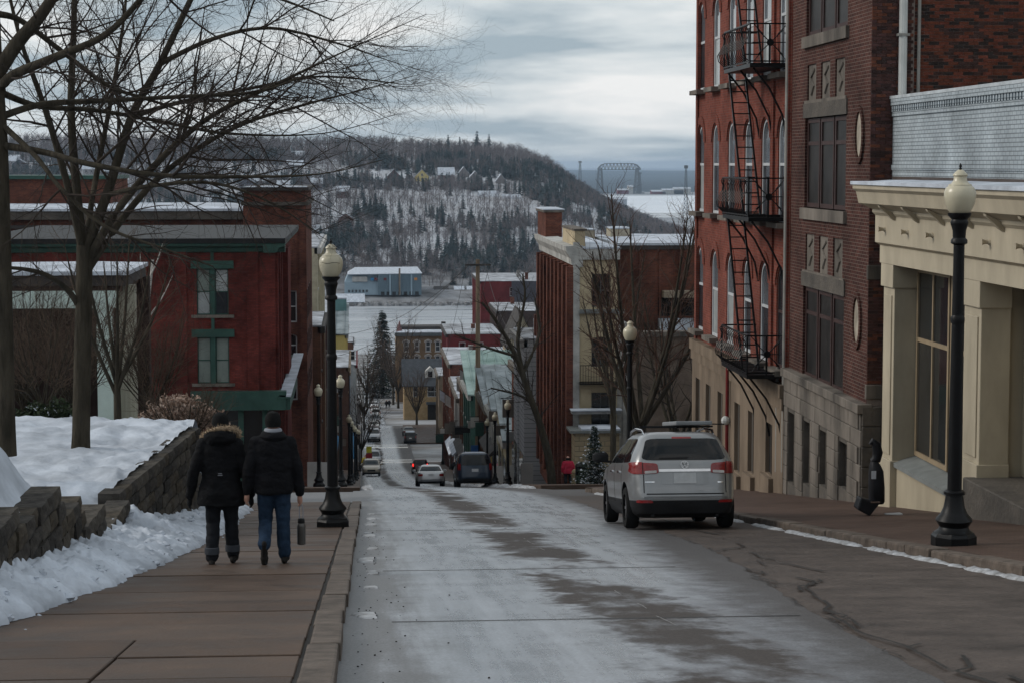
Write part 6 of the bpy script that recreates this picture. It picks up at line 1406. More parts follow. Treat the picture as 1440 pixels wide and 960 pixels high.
# ================================================================ vehicles
TYRE = mat('tyre_rubber', (.012, .012, .012), .85, var=.2); RIM = mat('wheel_alloy', (.28, .28, .29), .35, metal=.9, var=.15, mode='obj'); CGLASS = glass('car_glass', (.005, .0055, .006), .05, .3, .3)
REDL = mat('tail_lamp_red', (.19, .009, .010), .18, var=.25, scale=14, mode='obj', spec=.6); CLEARL = mat('lamp_clear', (.45, .43, .42), .2, var=.2, mode='obj'); PLAST = mat('black_plastic', (.014, .014, .015), .6, var=.3, mode='obj'); CHROME = mat('chrome', (.55, .55, .56), .15, metal=1, var=.1, mode='obj'); PLATE = mat('number_plate', (.42, .43, .44), .5, var=.1, scale=12, mode='obj')
def paint(name, c, metal=.5, rough=.38): return mat(name, c, rough, metal=metal, var=.06, scale=3, mode='obj', clear=.5)
class Shell:
    """body as stacked super-ellipses: (z, half width, rear y, front y)"""
    def __init__(s, sl, p=7.5): s.sl = sl; s.p = p; s.z = [a[0] for a in sl]
    def at(s, z, off=0):
        w, a, b = (float(np.interp(z, s.z, [q[i] for q in s.sl])) for i in (1, 2, 3)); return w + off, (a + b) / 2, (b - a) / 2 + off
    def pt(s, kind, u, z, off=.005):
        w, yc, hl = s.at(z, off); p = s.p
        if kind == 'rear': return (u, yc - hl * max(0, 1 - min(1, abs(u / w)) ** p) ** (1 / p), z)
        if kind == 'front': return (u, yc + hl * max(0, 1 - min(1, abs(u / w)) ** p) ** (1 / p), z)
        x = w * max(0, 1 - min(1, abs((u - yc) / hl)) ** p) ** (1 / p); return (x if kind == 'right' else -x, u, z)
    def body(s, name, mats, parent, dark=.36, n=72):
        mb = MB(); ks = []
        zz = []
        for a, b in zip(s.z, s.z[1:]):
            m = max(1, int((b - a) / .07)); zz += [a + (b - a) * i / m for i in range(m)]
        zz.append(s.z[-1])
        for z in zz:
            w, yc, hl = s.at(z); k = len(mb.V); ks.append((k, z))
            for i in range(n):
                t = 2 * math.pi * (i + .5) / n; c, q = math.cos(t), math.sin(t); mb.V.append((math.copysign(abs(c) ** (2 / s.p), c) * w, yc + math.copysign(abs(q) ** (2 / s.p), q) * hl, z))
        for (a, z0), (b, z1) in zip(ks, ks[1:]):
            mb.mi = 1 if (z0 + z1) / 2 < dark else 0
            for i in range(n): j = (i + 1) % n; mb.f(a + i, a + j, b + j, b + i)
        mb.mi = 1; mb.f(*[ks[0][0] + i for i in range(n)][::-1]); mb.mi = 0; mb.f(*[ks[-1][0] + i for i in range(n)])
        return mb.build(name, mats, parent, local=True)
    def patch(s, name, kind, quad, m, parent, off=.006, rnd_=.25, th=None):
        """quad: 4 corners (u, z) counter-clockwise; rounded, draped on the shell"""
        q = [Vector((a, b)) for a, b in quad]; out = []
        for i in range(4):
            p0, p1, p2 = q[i - 1], q[i], q[(i + 1) % 4]; a = p1.lerp(p0, rnd_ * .5); b = p1.lerp(p2, rnd_ * .5)
            for k in range(4): t = k / 3; out.append((a * (1 - t) + p1 * t) * (1 - t) + (p1 * (1 - t) + b * t) * t)
            for k in range(1, 10): out.append(b.lerp(p2.lerp(p1, rnd_ * .5), k / 10))
        c = sum(out, Vector((0, 0))) / len(out); mb = MB(); rings = (0, .22, .44, .66, .85, 1); n = len(out); ks = []
        for f in rings[1:]:
            ks.append(len(mb.V)); mb.V += [s.pt(kind, *(c.lerp(o, f)), off) for o in out]
        c0 = len(mb.V); mb.V.append(s.pt(kind, *c, off))
        for i in range(n): j = (i + 1) % n; mb.f(c0, ks[0] + i, ks[0] + j)
        for a, b in zip(ks, ks[1:]):
            for i in range(n): j = (i + 1) % n; mb.f(a + i, b + i, b + j, a + j)
        k = len(mb.V); mb.V += [s.pt(kind, *o, -.02) for o in out]
        for i in range(n): j = (i + 1) % n; mb.f(ks[-1] + i, k + i, k + j, ks[-1] + j)
        return mb.build(name, m, parent, True, True)
def wheel(parent, x, y, r=.35, w=.23, face=1):
    ty = MB(); prof = [(r * .66, -w / 2), (r * .93, -w / 2), (r, -w / 2 + .04), (r, w / 2 - .04), (r * .93, w / 2), (r * .66, w / 2)]
    ks = []
    for rr, t in prof: ks.append(ty.ring((x + t, y, r), Vector((0, rr, 0)), Vector((0, 0, rr)), 24))
    for a, b in zip(ks, ks[1:] + ks[:1]):
        for i in range(24): j = (i + 1) % 24; ty.f(a + i, a + j, b + j, b + i)
    wh = link('wheel', None, parent); ty.build('tyre', TYRE, wh, True, True); rb = MB(); xo = x + face * w * .38
    rb.tube([(x - face * .02, y, r), (xo - face * .03, y, r)], r * .66, 20); rb.tube([(xo - face * .03, y, r), (xo, y, r)], r * .16, 10)
    for k in range(7): a = 2 * math.pi * k / 7; rb.bar((xo - face * .015, y + .05 * math.cos(a), r + .05 * math.sin(a)), (xo - face * .02, y + r * .64 * math.cos(a), r + r * .64 * math.sin(a)), .03, .045)
    ri = rb.build('rim', RIM, wh, local=True); return wh
def car(name, label, kind, pnt, sl, p=7.5, det=True, wb=1.4, tr=.78, wr=.34, dark=.36, lights_on=False, plate=PLATE, rail=False, spec=None):
    r = tag(link(name, None), label, kind); S = Shell(sl, p)
    b = S.body('body', [pnt, PLAST], r, dark)
    cut = MB()
    for y in (-wb, wb):
        for s in (-1, 1): cut.tube([(s * (tr - .16), y, wr + .02), (s * (tr + .5), y, wr + .02)], wr + .075, 24)
    co = cut.build('cutter', PLAST, None); b.modifiers.new('arch', 'BOOLEAN').object = co; b.modifiers['arch'].operation = 'DIFFERENCE'; b.modifiers['arch'].solver = 'EXACT'
    bake(b, []); bpy.data.objects.remove(co)
    shade(b.data, 35)
    for y in (-wb, wb):
        for s in (-1, 1): wheel(r, s * (tr + .02), y, wr, .22, s)
    MB().box(-tr + .15, tr - .15, -wb - .5, wb + .5, .2, .5).build('underbody', PLAST, r, local=True)
    return r, S, b
# --- silver crossover in the near lane
SUVP = paint('silver_paint', (.23, .235, .24), .5, .3)
suv_sl = [(.20, .78, -2.08, 2.05), (.28, .87, -2.24, 2.24), (.42, .915, -2.30, 2.31), (.58, .925, -2.31, 2.33), (.70, .93, -2.27, 2.31), (.84, .935, -2.245, 2.24), (.98, .928, -2.22, 2.0), (1.05, .918, -2.205, 1.55), (1.10, .91, -2.195, 1.12), (1.15, .895, -2.175, 1.02), (1.27, .85, -2.10, .78), (1.42, .765, -2.0, .45), (1.54, .70, -1.91, .18), (1.60, .645, -1.85, -.05), (1.64, .56, -1.76, -.3), (1.66, .40, -1.55, -.6)]
suv, S, sbody = car('parked_car', 'silver crossover with roof rails and grey rack parked by the brick pavement', 'car', SUVP, suv_sl, wb=1.4, tr=.80, wr=.36, dark=.50)
rw = S.patch('rear_window', 'rear', [(-.73, 1.185), (.73, 1.185), (.61, 1.545), (-.61, 1.545)], CGLASS, suv, .012, .28)
S.patch('wiper', 'rear', [(-.42, 1.20), (.08, 1.21), (.08, 1.235), (-.42, 1.22)], PLAST, rw, .02, .2)
for s in (-1, 1):
    q = lambda L: [(s * a, z) for a, z in (L if s > 0 else L[::-1])]
    tl = S.patch('tail_light', 'rear', q([(.44, .955), (.895, .945), (.895, 1.155), (.46, 1.125)]), REDL, suv, .012, .35); S.patch('reverse_lens', 'rear', q([(.48, .965), (.68, .955), (.68, 1.0), (.48, 1.01)]), CLEARL, tl, .018, .3); S.patch('light_split', 'rear', q([(.705, .955), (.717, .955), (.717, 1.14), (.705, 1.14)]), PLAST, tl, .016, .1)
    S.patch('side_lens', 'right' if s > 0 else 'left', [(-2.17, .95), (-1.80, .99), (-1.88, 1.11), (-2.14, 1.16)] if s > 0 else [(-2.14, 1.16), (-1.88, 1.11), (-1.80, .99), (-2.17, .95)], REDL, tl, .010, .3)
    S.patch('reflector', 'rear', q([(.55, .46), (.82, .46), (.82, .51), (.58, .51)]), REDL, suv, .01, .3)
    k = 'right' if s > 0 else 'left'; rv = lambda L: L if s > 0 else L[::-1]
    S.patch('side_window', k, rv([(-1.05, 1.13), (-.05, 1.12), (-.08, 1.53), (-.98, 1.55)]), CGLASS, suv, .006, .12); S.patch('side_window', k, rv([(0.0, 1.12), (.86, 1.12), (.22, 1.5), (-.02, 1.53)]), CGLASS, suv, .006, .12); S.patch('quarter_window', k, rv([(-1.82, 1.15), (-1.12, 1.13), (-1.05, 1.55), (-1.58, 1.54)]), CGLASS, suv, .006, .3)
    for a, b in ((-1.08, 1.9), (-.02, 1.0)): pass
    for y in (-1.02, -.02, 1.06): S.patch('door_gap', k, rv([(y - .006, .40), (y + .006, .40), (y + .006, 1.1), (y - .006, 1.1)]), PLAST, suv, .003, .05)
    for y in (-.88, .12): S.patch('door_handle', k, rv([(y, .95), (y + .2, .95), (y + .2, .99), (y, .99)]), CHROME, suv, .03, .4)
    S.patch('side_moulding', k, rv([(-.95, .36), (.95, .36), (.95, .44), (-.95, .44)]), PLAST, suv, .012, .1)
    mr_ = MB().loft([(s * 1.02, 1.0, 1.12, .10, .07), (s * 1.06, 1.0, 1.16, .15, .10), (s * 1.06, .99, 1.26, .15, .09), (s * 1.05, .99, 1.31, .1, .05)], 12, p=3); mr_.bar((s * .86, 1.02, 1.13), (s * .98, 1.0, 1.14), .06, .04); mr_.build('wing_mirror', PLAST, suv, True, True)
    rr_ = MB(); rr_.tube([(s * .60, -1.62, 1.60), (s * .61, -1.45, 1.685), (s * .61, -.6, 1.72), (s * .60, .05, 1.67), (s * .60, .2, 1.60)], [.018, .022, .022, .022, .018], 8); rr_.build('roof_rail', CHROME, suv, True, True)
    MB().tube([(s * .55, -2.2, .25), (s * .55, -2.1, .25)], .03, 10).build('exhaust_tip', PLAST, suv, local=True)
S.patch('number_plate_recess', 'rear', [(-.40, .77), (.40, .77), (.40, .985), (-.40, .985)], SUVP, suv, .004, .12); S.patch('number_plate', 'rear', [(-.19, .785), (.19, .785), (.19, .965), (-.19, .965)], PLATE, suv, .016, .08); S.patch('trim_bar', 'rear', [(-.44, .985), (.44, .985), (.44, 1.03), (-.44, 1.03)], CHROME, suv, .022, .1)
S.patch('tailgate_gap', 'rear', [(-.66, .60), (.66, .60), (.66, .62), (-.66, .62)], PLAST, suv, .004, .05)
for s in (-1, 1): S.patch('tailgate_gap', 'rear', [(s * .70 - .007, .63), (s * .70 + .007, .63), (s * .70 + .007, .94), (s * .70 - .007, .94)], PLAST, suv, .004, .05)
S.patch('high_brake_light', 'rear', [(-.17, 1.545), (.17, 1.545), (.165, 1.575), (-.165, 1.575)], REDL, suv, .01, .2); S.patch('bumper_step', 'rear', [(-.72, .545), (.72, .545), (.70, .57), (-.70, .57)], SUVP, suv, .03, .2)
# round emblem with two interlocked letters, drawn from bars
em = MB(); yr = S.pt('rear', 0, 1.10)[1] - .012; n = 20
for i in range(n):
    q = []
    for tt in (2 * math.pi * i / n, 2 * math.pi * (i + 1) / n):
        for rr in (.058, .070): q.append((rr * math.cos(tt), 1.10 + rr * math.sin(tt)))
    A, B, C_, D_ = q; em.hexa([(A[0], yr, A[1]), (B[0], yr, B[1]), (D_[0], yr, D_[1]), (C_[0], yr, C_[1]), (A[0], yr - .01, A[1]), (B[0], yr - .01, B[1]), (D_[0], yr - .01, D_[1]), (C_[0], yr - .01, C_[1])])
for a, b in (((-.025, .055), (0, .012)), ((0, .012), (.025, .055)), ((-.055, .02), (-.027, -.05)), ((-.027, -.05), (0, .0)), ((0, 0), (.027, -.05)), ((.027, -.05), (.055, .02))): em.bar((a[0], yr - .005, 1.10 + a[1]), (b[0], yr - .005, 1.10 + b[1]), .012, .01)
em.build('emblem', CHROME, suv, local=True)
for (x, z, w) in ((-.60, .80, .16), (.60, .79, .09)): S.patch('badge', 'rear', [(x - w / 2, z), (x + w / 2, z), (x + w / 2, z + .025), (x - w / 2, z + .025)], CHROME, suv, .008, .2)
RACK = mat('grey_rack', (.20, .21, .22), .5, var=.15, mode='obj')
rk = MB(); rk.box(-.62, .66, -1.25, -1.19, 1.735, 1.765); rk.box(-.62, .66, -.3, -.24, 1.735, 1.765); rack = rk.build('roof_rack', PLAST, suv, local=True); soften(MB().box(-.02, .62, -1.45, .2, 1.775, 1.845).build('ski_carrier', RACK, rack, local=True), .02, 2)
MB().tube([(-.05, -1.55, 1.655), (-.05, -1.62, 1.73)], .008, 6).build('aerial', PLAST, suv, local=True); MB().bar((.62, -1.4, 1.79), (.84, -1.38, 1.785), .02).build('carrier_strap', PLAST, rack, local=True)
S.patch('windscreen', 'front', [(-.7, 1.12), (.7, 1.12), (.6, 1.55), (-.6, 1.55)], CGLASS, suv, .006, .2)
for s in (-1, 1): S.patch('headlight', 'front', [(s * .68 - .2, .72), (s * .68 + .18, .74), (s * .68 + .16, .88), (s * .68 - .16, .86)], CLEARL, suv, .01, .3)
S.patch('grille', 'front', [(-.4, .62), (.4, .62), (.42, .8), (-.42, .8)], PLAST, suv, .01, .2)
def put(o, x, Y, face=0, lift=0):
    o.location = (x, Y, gz(Y) + .012 + lift); s = math.atan(slope(Y)); o.rotation_euler = (s if not face else -s, 0, math.pi if face else 0)
put(suv, 5.47, 36.4)
# --- minivan, sedan, hatch: shared builder with fewer parts
van_sl = [(.20, .80, -2.2, 2.2), (.30, .90, -2.42, 2.42), (.50, .96, -2.47, 2.48), (.72, .97, -2.44, 2.45), (.90, .965, -2.40, 2.2), (1.0, .955, -2.38, 1.75), (1.04, .95, -2.37, 1.5), (1.2, .915, -2.32, 1.15), (1.45, .85, -2.22, .75), (1.62, .79, -2.13, .45), (1.72, .73, -2.05, .2), (1.77, .63, -1.92, -.1), (1.79, .45, -1.6, -.5)]
sed_sl = [(.18, .76, -2.1, 2.15), (.26, .85, -2.32, 2.34), (.42, .90, -2.38, 2.42), (.60, .905, -2.36, 2.40), (.74, .90, -2.33, 2.25), (.84, .89, -2.30, 1.85), (.92, .875, -2.22, 1.3), (.96, .865, -1.75, 1.05), (1.0, .85, -1.62, .95), (1.15, .77, -1.38, .65), (1.30, .69, -1.12, .30), (1.38, .62, -.95, .08), (1.43, .5, -.75, -.2), (1.45, .35, -.5, -.35)]
def traffic(name, label, cat, pn, sl, glow=False, low=1.0, roofz=1.5, wb=1.42, grp=None):
    r, S, b = car(name, label, cat, pn, sl, wb=wb, tr=.80, wr=.33)
    if grp: r['group'] = grp
    zt = sl[-3][0] - .05; w0, w1 = S.at(low + .06)[0] - .12, S.at(zt)[0] - .10
    S.patch('rear_window', 'rear', [(-w0, low + .06), (w0, low + .06), (w1, zt), (-w1, zt)], CGLASS, r, .006, .2); S.patch('windscreen', 'front', [(-w0, low + .06), (w0, low + .06), (w1, zt), (-w1, zt)], CGLASS, r, .006, .2)
    RL = mat('tail_lamp_lit', (.6, .02, .02), .3) if glow else REDL
    if glow: bs = RL.node_tree.nodes['Principled BSDF']; bs.inputs['Emission Color'].default_value = (1, .03, .02, 1); bs.inputs['Emission Strength'].default_value = 1.4
    for s in (-1, 1):
        wz = S.at(low - .2)[0]; a, b_ = wz - .36, wz - .06; q = lambda L: [(s * u, z) for u, z in (L if s > 0 else L[::-1])]
        if roofz > 1.6: a = wz - .22; zz = (low - .18, low + .16)
        else: zz = (low - .27, low - .12)
        S.patch('tail_light', 'rear', q([(a, zz[0]), (b_, zz[0]), (b_, zz[1]), (a, zz[1])]), RL, r, .01, .25); S.patch('headlight', 'front', q([(a - .05, low - .35), (b_, low - .33), (b_, low - .17), (a, low - .2)]), CLEARL, r, .01, .3)
        k = 'right' if s > 0 else 'left'; rv = lambda L: L if s > 0 else L[::-1]; w_ = S.at(low + .1); yr, yf = w_[1] - w_[2] + .18, w_[1] + w_[2] - .25; wt = S.at(zt); tr_, tf = wt[1] - wt[2] + .2, wt[1] + wt[2] - .2; ym = (yr + yf) / 2 - .1
        S.patch('side_window', k, rv([(yr, low + .08), (ym - .04, low + .07), (ym - .04, zt), (tr_, zt)]), CGLASS, r, .006, .15); S.patch('side_window', k, rv([(ym + .04, low + .07), (yf, low + .07), (tf, zt), (ym + .04, zt)]), CGLASS, r, .006, .15)
        MB().loft([(s * 1.0, .75, low + .05, .1, .06), (s * 1.03, .75, low + .12, .13, .08), (s * 1.02, .75, low + .2, .08, .05)], 10).build('wing_mirror', pn if cat != 'minivan' else PLAST, r, True, True)
    S.patch('number_plate', 'rear', [(-.17, low - .27), (.17, low - .27), (.17, low - .12), (-.17, low - .12)], PLATE, r, .012, .08); S.patch('bumper_strip', 'rear', [(-.7, .40), (.7, .40), (.7, .44), (-.7, .44)], PLAST, r, .012, .1); S.patch('grille', 'front', [(-.4, .50), (.4, .50), (.42, .68), (-.42, .68)], PLAST, r, .01, .2)
    return r
mv = traffic('minivan', 'dark blue minivan parked at the far side of the crossing', 'minivan', paint('navy_paint', (.018, .030, .048), .3), van_sl, low=1.06, roofz=1.79); put(mv, XY(664.5, 108), 108)
sd = traffic('sedan', 'silver sedan driving away down the middle of the street', 'car', paint('pale_silver_paint', (.42, .43, .44), .5), sed_sl, low=.94); put(sd, XY(604, 136), 136)
rc = traffic('hatchback', 'dark red car braking with lit tail lamps further down the street', 'car', paint('dark_maroon_paint', (.05, .012, .014), .3), van_sl, glow=True, low=1.06, roofz=1.79); put(rc, XY(589.5, 224), 224); rc.scale = (.93, .93, .88)
bc = traffic('parked_car', 'black car with snow on its roof parked at the lower crossing', 'car', paint('black_paint', (.014, .014, .016), .2), van_sl, low=1.06, roofz=1.79); put(bc, XY(576, 296), 296); bc.scale = (.95, .95, .92)
wc_ = traffic('parked_car', 'white car facing uphill parked along the awning side kerb', 'car', paint('white_paint', (.6, .6, .6), .1), sed_sl, low=.94); put(wc_, XY(522, 228), 228, 1)
for i, (px, Y, pn, sl, lb, f) in enumerate(((523, 243, paint('grey_paint', (.2, .2, .21), .4), sed_sl, 'grey car parked bumper to bumper with the white one', 1), (525, 300, paint('mid_silver_paint', (.3, .31, .33), .5), van_sl, 'silver grey car parked past the lower crossing', 1), (524, 316, paint('plum_paint', (.08, .03, .035), .3), sed_sl, 'maroon car parked behind the silver grey one', 1), (527.5, 382, paint('white_van_paint', (.55, .56, .57), .1), van_sl, 'white topped van parked far down the street', 0), (528, 470, paint('pale_paint', (.45, .46, .48), .2), van_sl, 'pale car near the spruce at the street end', 1), (526, 425, paint('cool_white_paint', (.52, .53, .55), .1), sed_sl, 'white car parked beyond the white topped van', 1), (574, 312, paint('olive_paint', (.10, .10, .09), .2), sed_sl, 'grey green car parked ahead of the snow topped black car', 0), (521, 212, paint('beige_paint', (.3, .27, .22), .3), van_sl, 'beige van parked uphill of the white car', 1), (524, 258, paint('steel_paint', (.16, .18, .2), .4), van_sl, 'steel blue van parked downhill of the grey car', 1), (525, 332, paint('ivory_paint', (.5, .49, .45), .1), sed_sl, 'ivory car parked downhill of the maroon one', 1), (526, 350, paint('ink_paint', (.02, .022, .03), .3), van_sl, 'inky dark van parked downhill of the ivory car', 1), (527, 400, paint('rust_paint', (.12, .04, .02), .3), sed_sl, 'rust coloured car parked behind the white topped van', 1))):
    o = traffic('parked_car', lb, 'car', pn, sl, low=1.06 if sl is van_sl else .94, roofz=1.79 if sl is van_sl else 1.5); put(o, XY(px, Y), Y, f)
for o, (x, y0, y1, z) in ((bc, (.7, -2.0, .2, 1.79)), (mv, (.6, -1.9, -.2, 1.785))):
    mb = MB().loft([(0, (y0 + y1) / 2, z - .03, x, (y1 - y0) / 2), (0, (y0 + y1) / 2, z + .03, x * .95, (y1 - y0) / 2 * .95), (0, (y0 + y1) / 2, z + .05, x * .8, (y1 - y0) / 2 * .8)], 20, p=5); mb.build('roof_snow', SNOW, o, True, True)
# ================================================================ people
COAT = mat('black_coat_cloth', (.006, .006, .0075), .9, spec=.15, var=.4, scale=9, bump=.5, bscale=30, mode='obj'); COAT2 = mat('black_parka_cloth', (.0055, .0055, .0065), .9, spec=.15, var=.4, scale=8, bump=.5, bscale=28, mode='obj')
JEAN = mat('blue_jeans', (.018, .034, .062), .85, var=.35, scale=10, bump=.3, bscale=60, mode='obj'); JEAN2 = mat('black_jeans', (.012, .013, .016), .85, var=.35, scale=10, mode='obj'); CUFF = mat('jean_cuff', (.05, .055, .065), .9, mode='obj')
KNIT = mat('dark_knit', (.009, .009, .009), .95, var=.3, scale=40, bump=.6, bscale=90, mode='obj'); HOODIE = mat('grey_hoodie', (.24, .25, .28), .95, var=.15, mode='obj'); FUR = mat('tan_fur', (.20, .14, .09), .95, scale=22, c2=(.38, .29, .20), mode='obj'); SKIN = mat('skin', (.36, .20, .15), .6, var=.1, mode='obj'); BOOT = mat('dark_boot', (.016, .014, .013), .7, var=.3, mode='obj')
def remesh(mb, name, m, parent, vox, smooth=4, noise_amt=0, ns=14):
    o = mb.build(name, m, parent, local=True); bake(o, [('REMESH', dict(mode='VOXEL', voxel_size=vox)), ('SMOOTH', dict(factor=.5, iterations=smooth))])
    me = o.data
    if not len(me.materials): me.materials.append(m)
    if noise_amt:
        V = np.zeros(len(me.vertices) * 3, np.float32); me.vertices.foreach_get('co', V); V = V.reshape(-1, 3); nn = np.zeros_like(V).ravel(); me.vertices.foreach_get('normal', nn); nn = nn.reshape(-1, 3)
        d = np.array([fbm(v[0] * 1.2, v[1] * 1.2, v[2] * 2.2, 3, ns * .5) for v in V], np.float32); me.vertices.foreach_set('co', (V + nn * d[:, None] * noise_amt).ravel())
    me.polygons.foreach_set('use_smooth', [True] * len(me.polygons)); me.update(); return o
def limb(mb, pts, n=12):
    """pts: (x, y, z, r) chain"""
    mb.tube([p[:3] for p in pts], [p[3] for p in pts], n)
    for p in pts[1:-1]: mb.sphere(p[:3], p[3] * .99, 10, 6)
    for p in (pts[0], pts[-1]): mb.sphere(p[:3], p[3] * .97, 10, 6)
def hand(mb, w, d, side, curl=.5, fwd=Vector((0, 1, 0))):
    """w wrist point, d direction down the hand, side +1 right hand; palm faces the thigh"""
    w = Vector(w); d = Vector(d).normalized(); f = (fwd - d * fwd.dot(d)).normalized(); out = d.cross(f) * side
    limb(mb, [(*w, .026), (*(w + d * .04), .033), (*(w + d * .085), .032)], 10)
    limb(mb, [(*(w + d * .05 - f * .018), .024), (*(w + d * .088 - f * .02), .02)], 8)
    for k, (o, ln) in enumerate(((.034, .072), (.012, .080), (-.010, .075), (-.030, .058))):
        b = w + d * .088 + f * o; k1 = b + d * ln * .42 - out * (-.0) ; inn = -out
        k2 = k1 + (d * (1 - curl) + inn * curl) * ln * .33; k3 = k2 + (d * (1 - curl * 1.6) + inn * curl * 1.5) * ln * .28
        limb(mb, [(*b, .0098), (*k1, .0092), (*k2, .0085), (*k3, .0075)], 8)
    t0 = w + d * .03 + f * .028; t1 = t0 + (d * .7 + f * .7) * .035; t2 = t1 + (d * .9 + f * .3 - out * .2) * .03; limb(mb, [(*t0, .014), (*t1, .011), (*t2, .009)], 8)
def foot(mb, heel, d, up, ln=.26, r=.045):
    """a boot: heel point on the sole, direction forward"""
    h = Vector(heel); d = Vector(d).normalized(); u = Vector(up).normalized(); s = d.cross(u)
    pts = [(.02, .062, .040), (.07, .062, .044), (.13, .052, .046), (.19, .045, .050), (.235, .036, .042)]
    for a, z, w in pts: mb.sphere(h + d * a * ln / .26 + u * z * .75, w, 10, 6)
    for a, w in ((.0, .040), (.06, .042), (.14, .046), (.2, .050), (.245, .038)): mb.sphere(h + d * a * ln / .26 + u * .028, w * .82, 10, 6)
    mb.tube([h + d * .0 + u * .03, h + d * .25 * ln / .26 + u * .03], [.04, .04], 8); mb.tube([h + d * .045 + u * .05, h + d * .05 + u * .17], [.052, .054], 12)
def head(mb, c, r=.1):
    c = Vector(c); mb.loft([(c.x, c.y + .02, c.z - .125, .045, .055), (c.x, c.y + .018, c.z - .10, .058, .075), (c.x, c.y + .01, c.z - .05, .070, .092), (c.x, c.y, c.z, .077, .100), (c.x, c.y - .004, c.z + .05, .078, .102), (c.x, c.y - .004, c.z + .09, .066, .088), (c.x, c.y - .004, c.z + .115, .035, .05)], 16)
    mb.sphere((c.x, c.y + .105, c.z - .025), .016, 8, 6, (1, 1.3, 1.6)); mb.sphere((c.x, c.y + .088, c.z - .066), .02, 8, 6, (1.4, .6, .5))
    for s in (-1, 1): mb.sphere((c.x + s * .079, c.y - .005, c.z - .01), .024, 8, 6, (.4, .8, 1.3)); mb.sphere((c.x + s * .03, c.y + .09, c.z + .005), .012, 8, 6)
def walker(label, x, Y, z, H=1.78, coat=COAT, legs=JEAN, hem=.84, wide=.0, stride=1, kind='jacket', rh=(.33, .05, .80), lh=(-.33, -.04, .80), vox=.0088, hat=KNIT, face=0, group=None, boots=BOOT, gl_=SKIN, fem=0):
    r = thing('person', label, 'person', (x, Y, z), group, face); k = H / 1.78
    hipx = .095; bd = MB(); lg = MB(); bt = MB()
    hip = {s: (s * hipx, 0, .92 * k) for s in (-1, 1)}
    if stride == 1:  # his left foot pushing off behind, heel raised
        kn = {-1: (-.10, .10, .50 * k), 1: (.105, .06, .49 * k)}; an = {-1: (-.105, -.21, .27), 1: (.115, .10, .10)}
    elif stride == 2: kn = {-1: (-.10, .05, .49 * k), 1: (.11, .10, .49 * k)}; an = {-1: (-.11, -.06, .10), 1: (.125, .12, .10)}
    else: kn = {-1: (-.1, .02, .49 * k), 1: (.1, .02, .49 * k)}; an = {-1: (-.105, 0, .1), 1: (.105, 0, .1)}
    for s in (-1, 1):
        ch = [(*hip[s], .106), (*Vector(hip[s]).lerp(Vector(kn[s]), .5), .097), (*kn[s], .083), (*Vector(kn[s]).lerp(Vector(an[s]), .35), .082), (*Vector(kn[s]).lerp(Vector(an[s]), .8), .077), (*an[s], .078)]
        limb(lg, ch, 14); limb(bd, [(a, b, c, q * .62) for a, b, c, q in ch], 10)
        a = Vector(an[s])
        if stride == 1 and s == -1:
            d = Vector((0, .22, -.975)); u = Vector((0, .975, .22)); foot(bt, a + Vector((0, -.07, .015)), d, u)
        else: foot(bt, (a.x, a.y - .06, -.0), (.06 * s, 1, 0), (0, 0, 1))
    lg.loft([(0, 0, .82 * k, .17, .115), (0, 0, .92 * k, .18, .125), (0, 0, 1.0 * k, .165, .115)], 18)
    sh = 1.47 * k; hw = .19 if not fem else .165
    bd.loft([(0, 0, .86 * k, .15, .10), (0, 0, 1.0 * k, .14, .095), (0, 0, 1.2 * k, .155, .105), (0, 0, 1.38 * k, .17, .105), (0, -.005, sh, .12, .08), (0, 0, 1.53 * k, .06, .06), (0, .01, 1.60 * k, .055, .06)], 18); head(bd, (0, .025, 1.665 * k))
    hands = {1: rh, -1: lh}; cm = MB()
    for s in (-1, 1):
        S_ = Vector((s * hw, -.01, sh - .05)); W = Vector(hands[s]) + Vector((0, 0, 0)); W.z *= k; E = S_.lerp(W, .5) + Vector((s * .035, -.06, 0))
        limb(bd, [(*S_, .055), (*E, .042), (*W, .027)], 10); hand(bd, W, (W - E).normalized() * .6 + Vector((0, 0, -.6)), s)
        limb(cm, [(s * (hw - .05), -.01, sh - .035, .085), (*S_, .088), (*S_.lerp(E, .5), .079), (*E, .070), (*E.lerp(W, .55), .064), (*E.lerp(W, .93), .056)], 14)
    b = remesh(bd, 'body', gl_, r, vox, 3); 
    remesh(lg, 'trousers', legs, r, max(.011, vox * 1.1), 3, .014, 12); remesh(bt, 'boots', boots, r, max(.010, vox), 2)
    if kind == 'parka': rings = [(0, .0, hem, .275, .185), (0, 0, hem + .03, .285, .19), (0, 0, .86 * k, .275, .185), (0, 0, 1.02 * k, .225, .155), (0, 0, 1.18 * k, .225, .15), (0, 0, 1.34 * k, .235, .15), (0, -.005, sh - .02, .20, .13), (0, 0, 1.535 * k, .10, .09)]
    else: rings = [(0, 0, hem, .215, .155), (0, 0, hem + .05, .23, .165), (0, 0, 1.0 * k, .23, .16), (0, 0, 1.18 * k, .245, .16), (0, 0, 1.34 * k, .255, .155), (0, -.005, sh - .02, .215, .13), (0, 0, 1.54 * k, .085, .08)]
    cm.loft(rings, 24, p=2.4)
    co = remesh(cm, 'coat', coat, r, max(.0115, vox), 5, .026, 9)
    return r, k, sh, co
man, k, sh, co = walker('person in black jacket, blue jeans and knit cap holding a steel flask', -1.02, 24.0, gl(24), 1.79, stride=1, rh=(.30, .07, .80), lh=(-.31, -.02, .84))
MB().loft([(0, .02, 1.62, .087, .108), (0, .018, 1.66, .094, .114), (0, .015, 1.70, .095, .115), (0, .01, 1.745, .085, .103), (0, .005, 1.785, .06, .075), (0, 0, 1.80, .02, .025)], 22).build('knit_cap', KNIT, man, True, True)
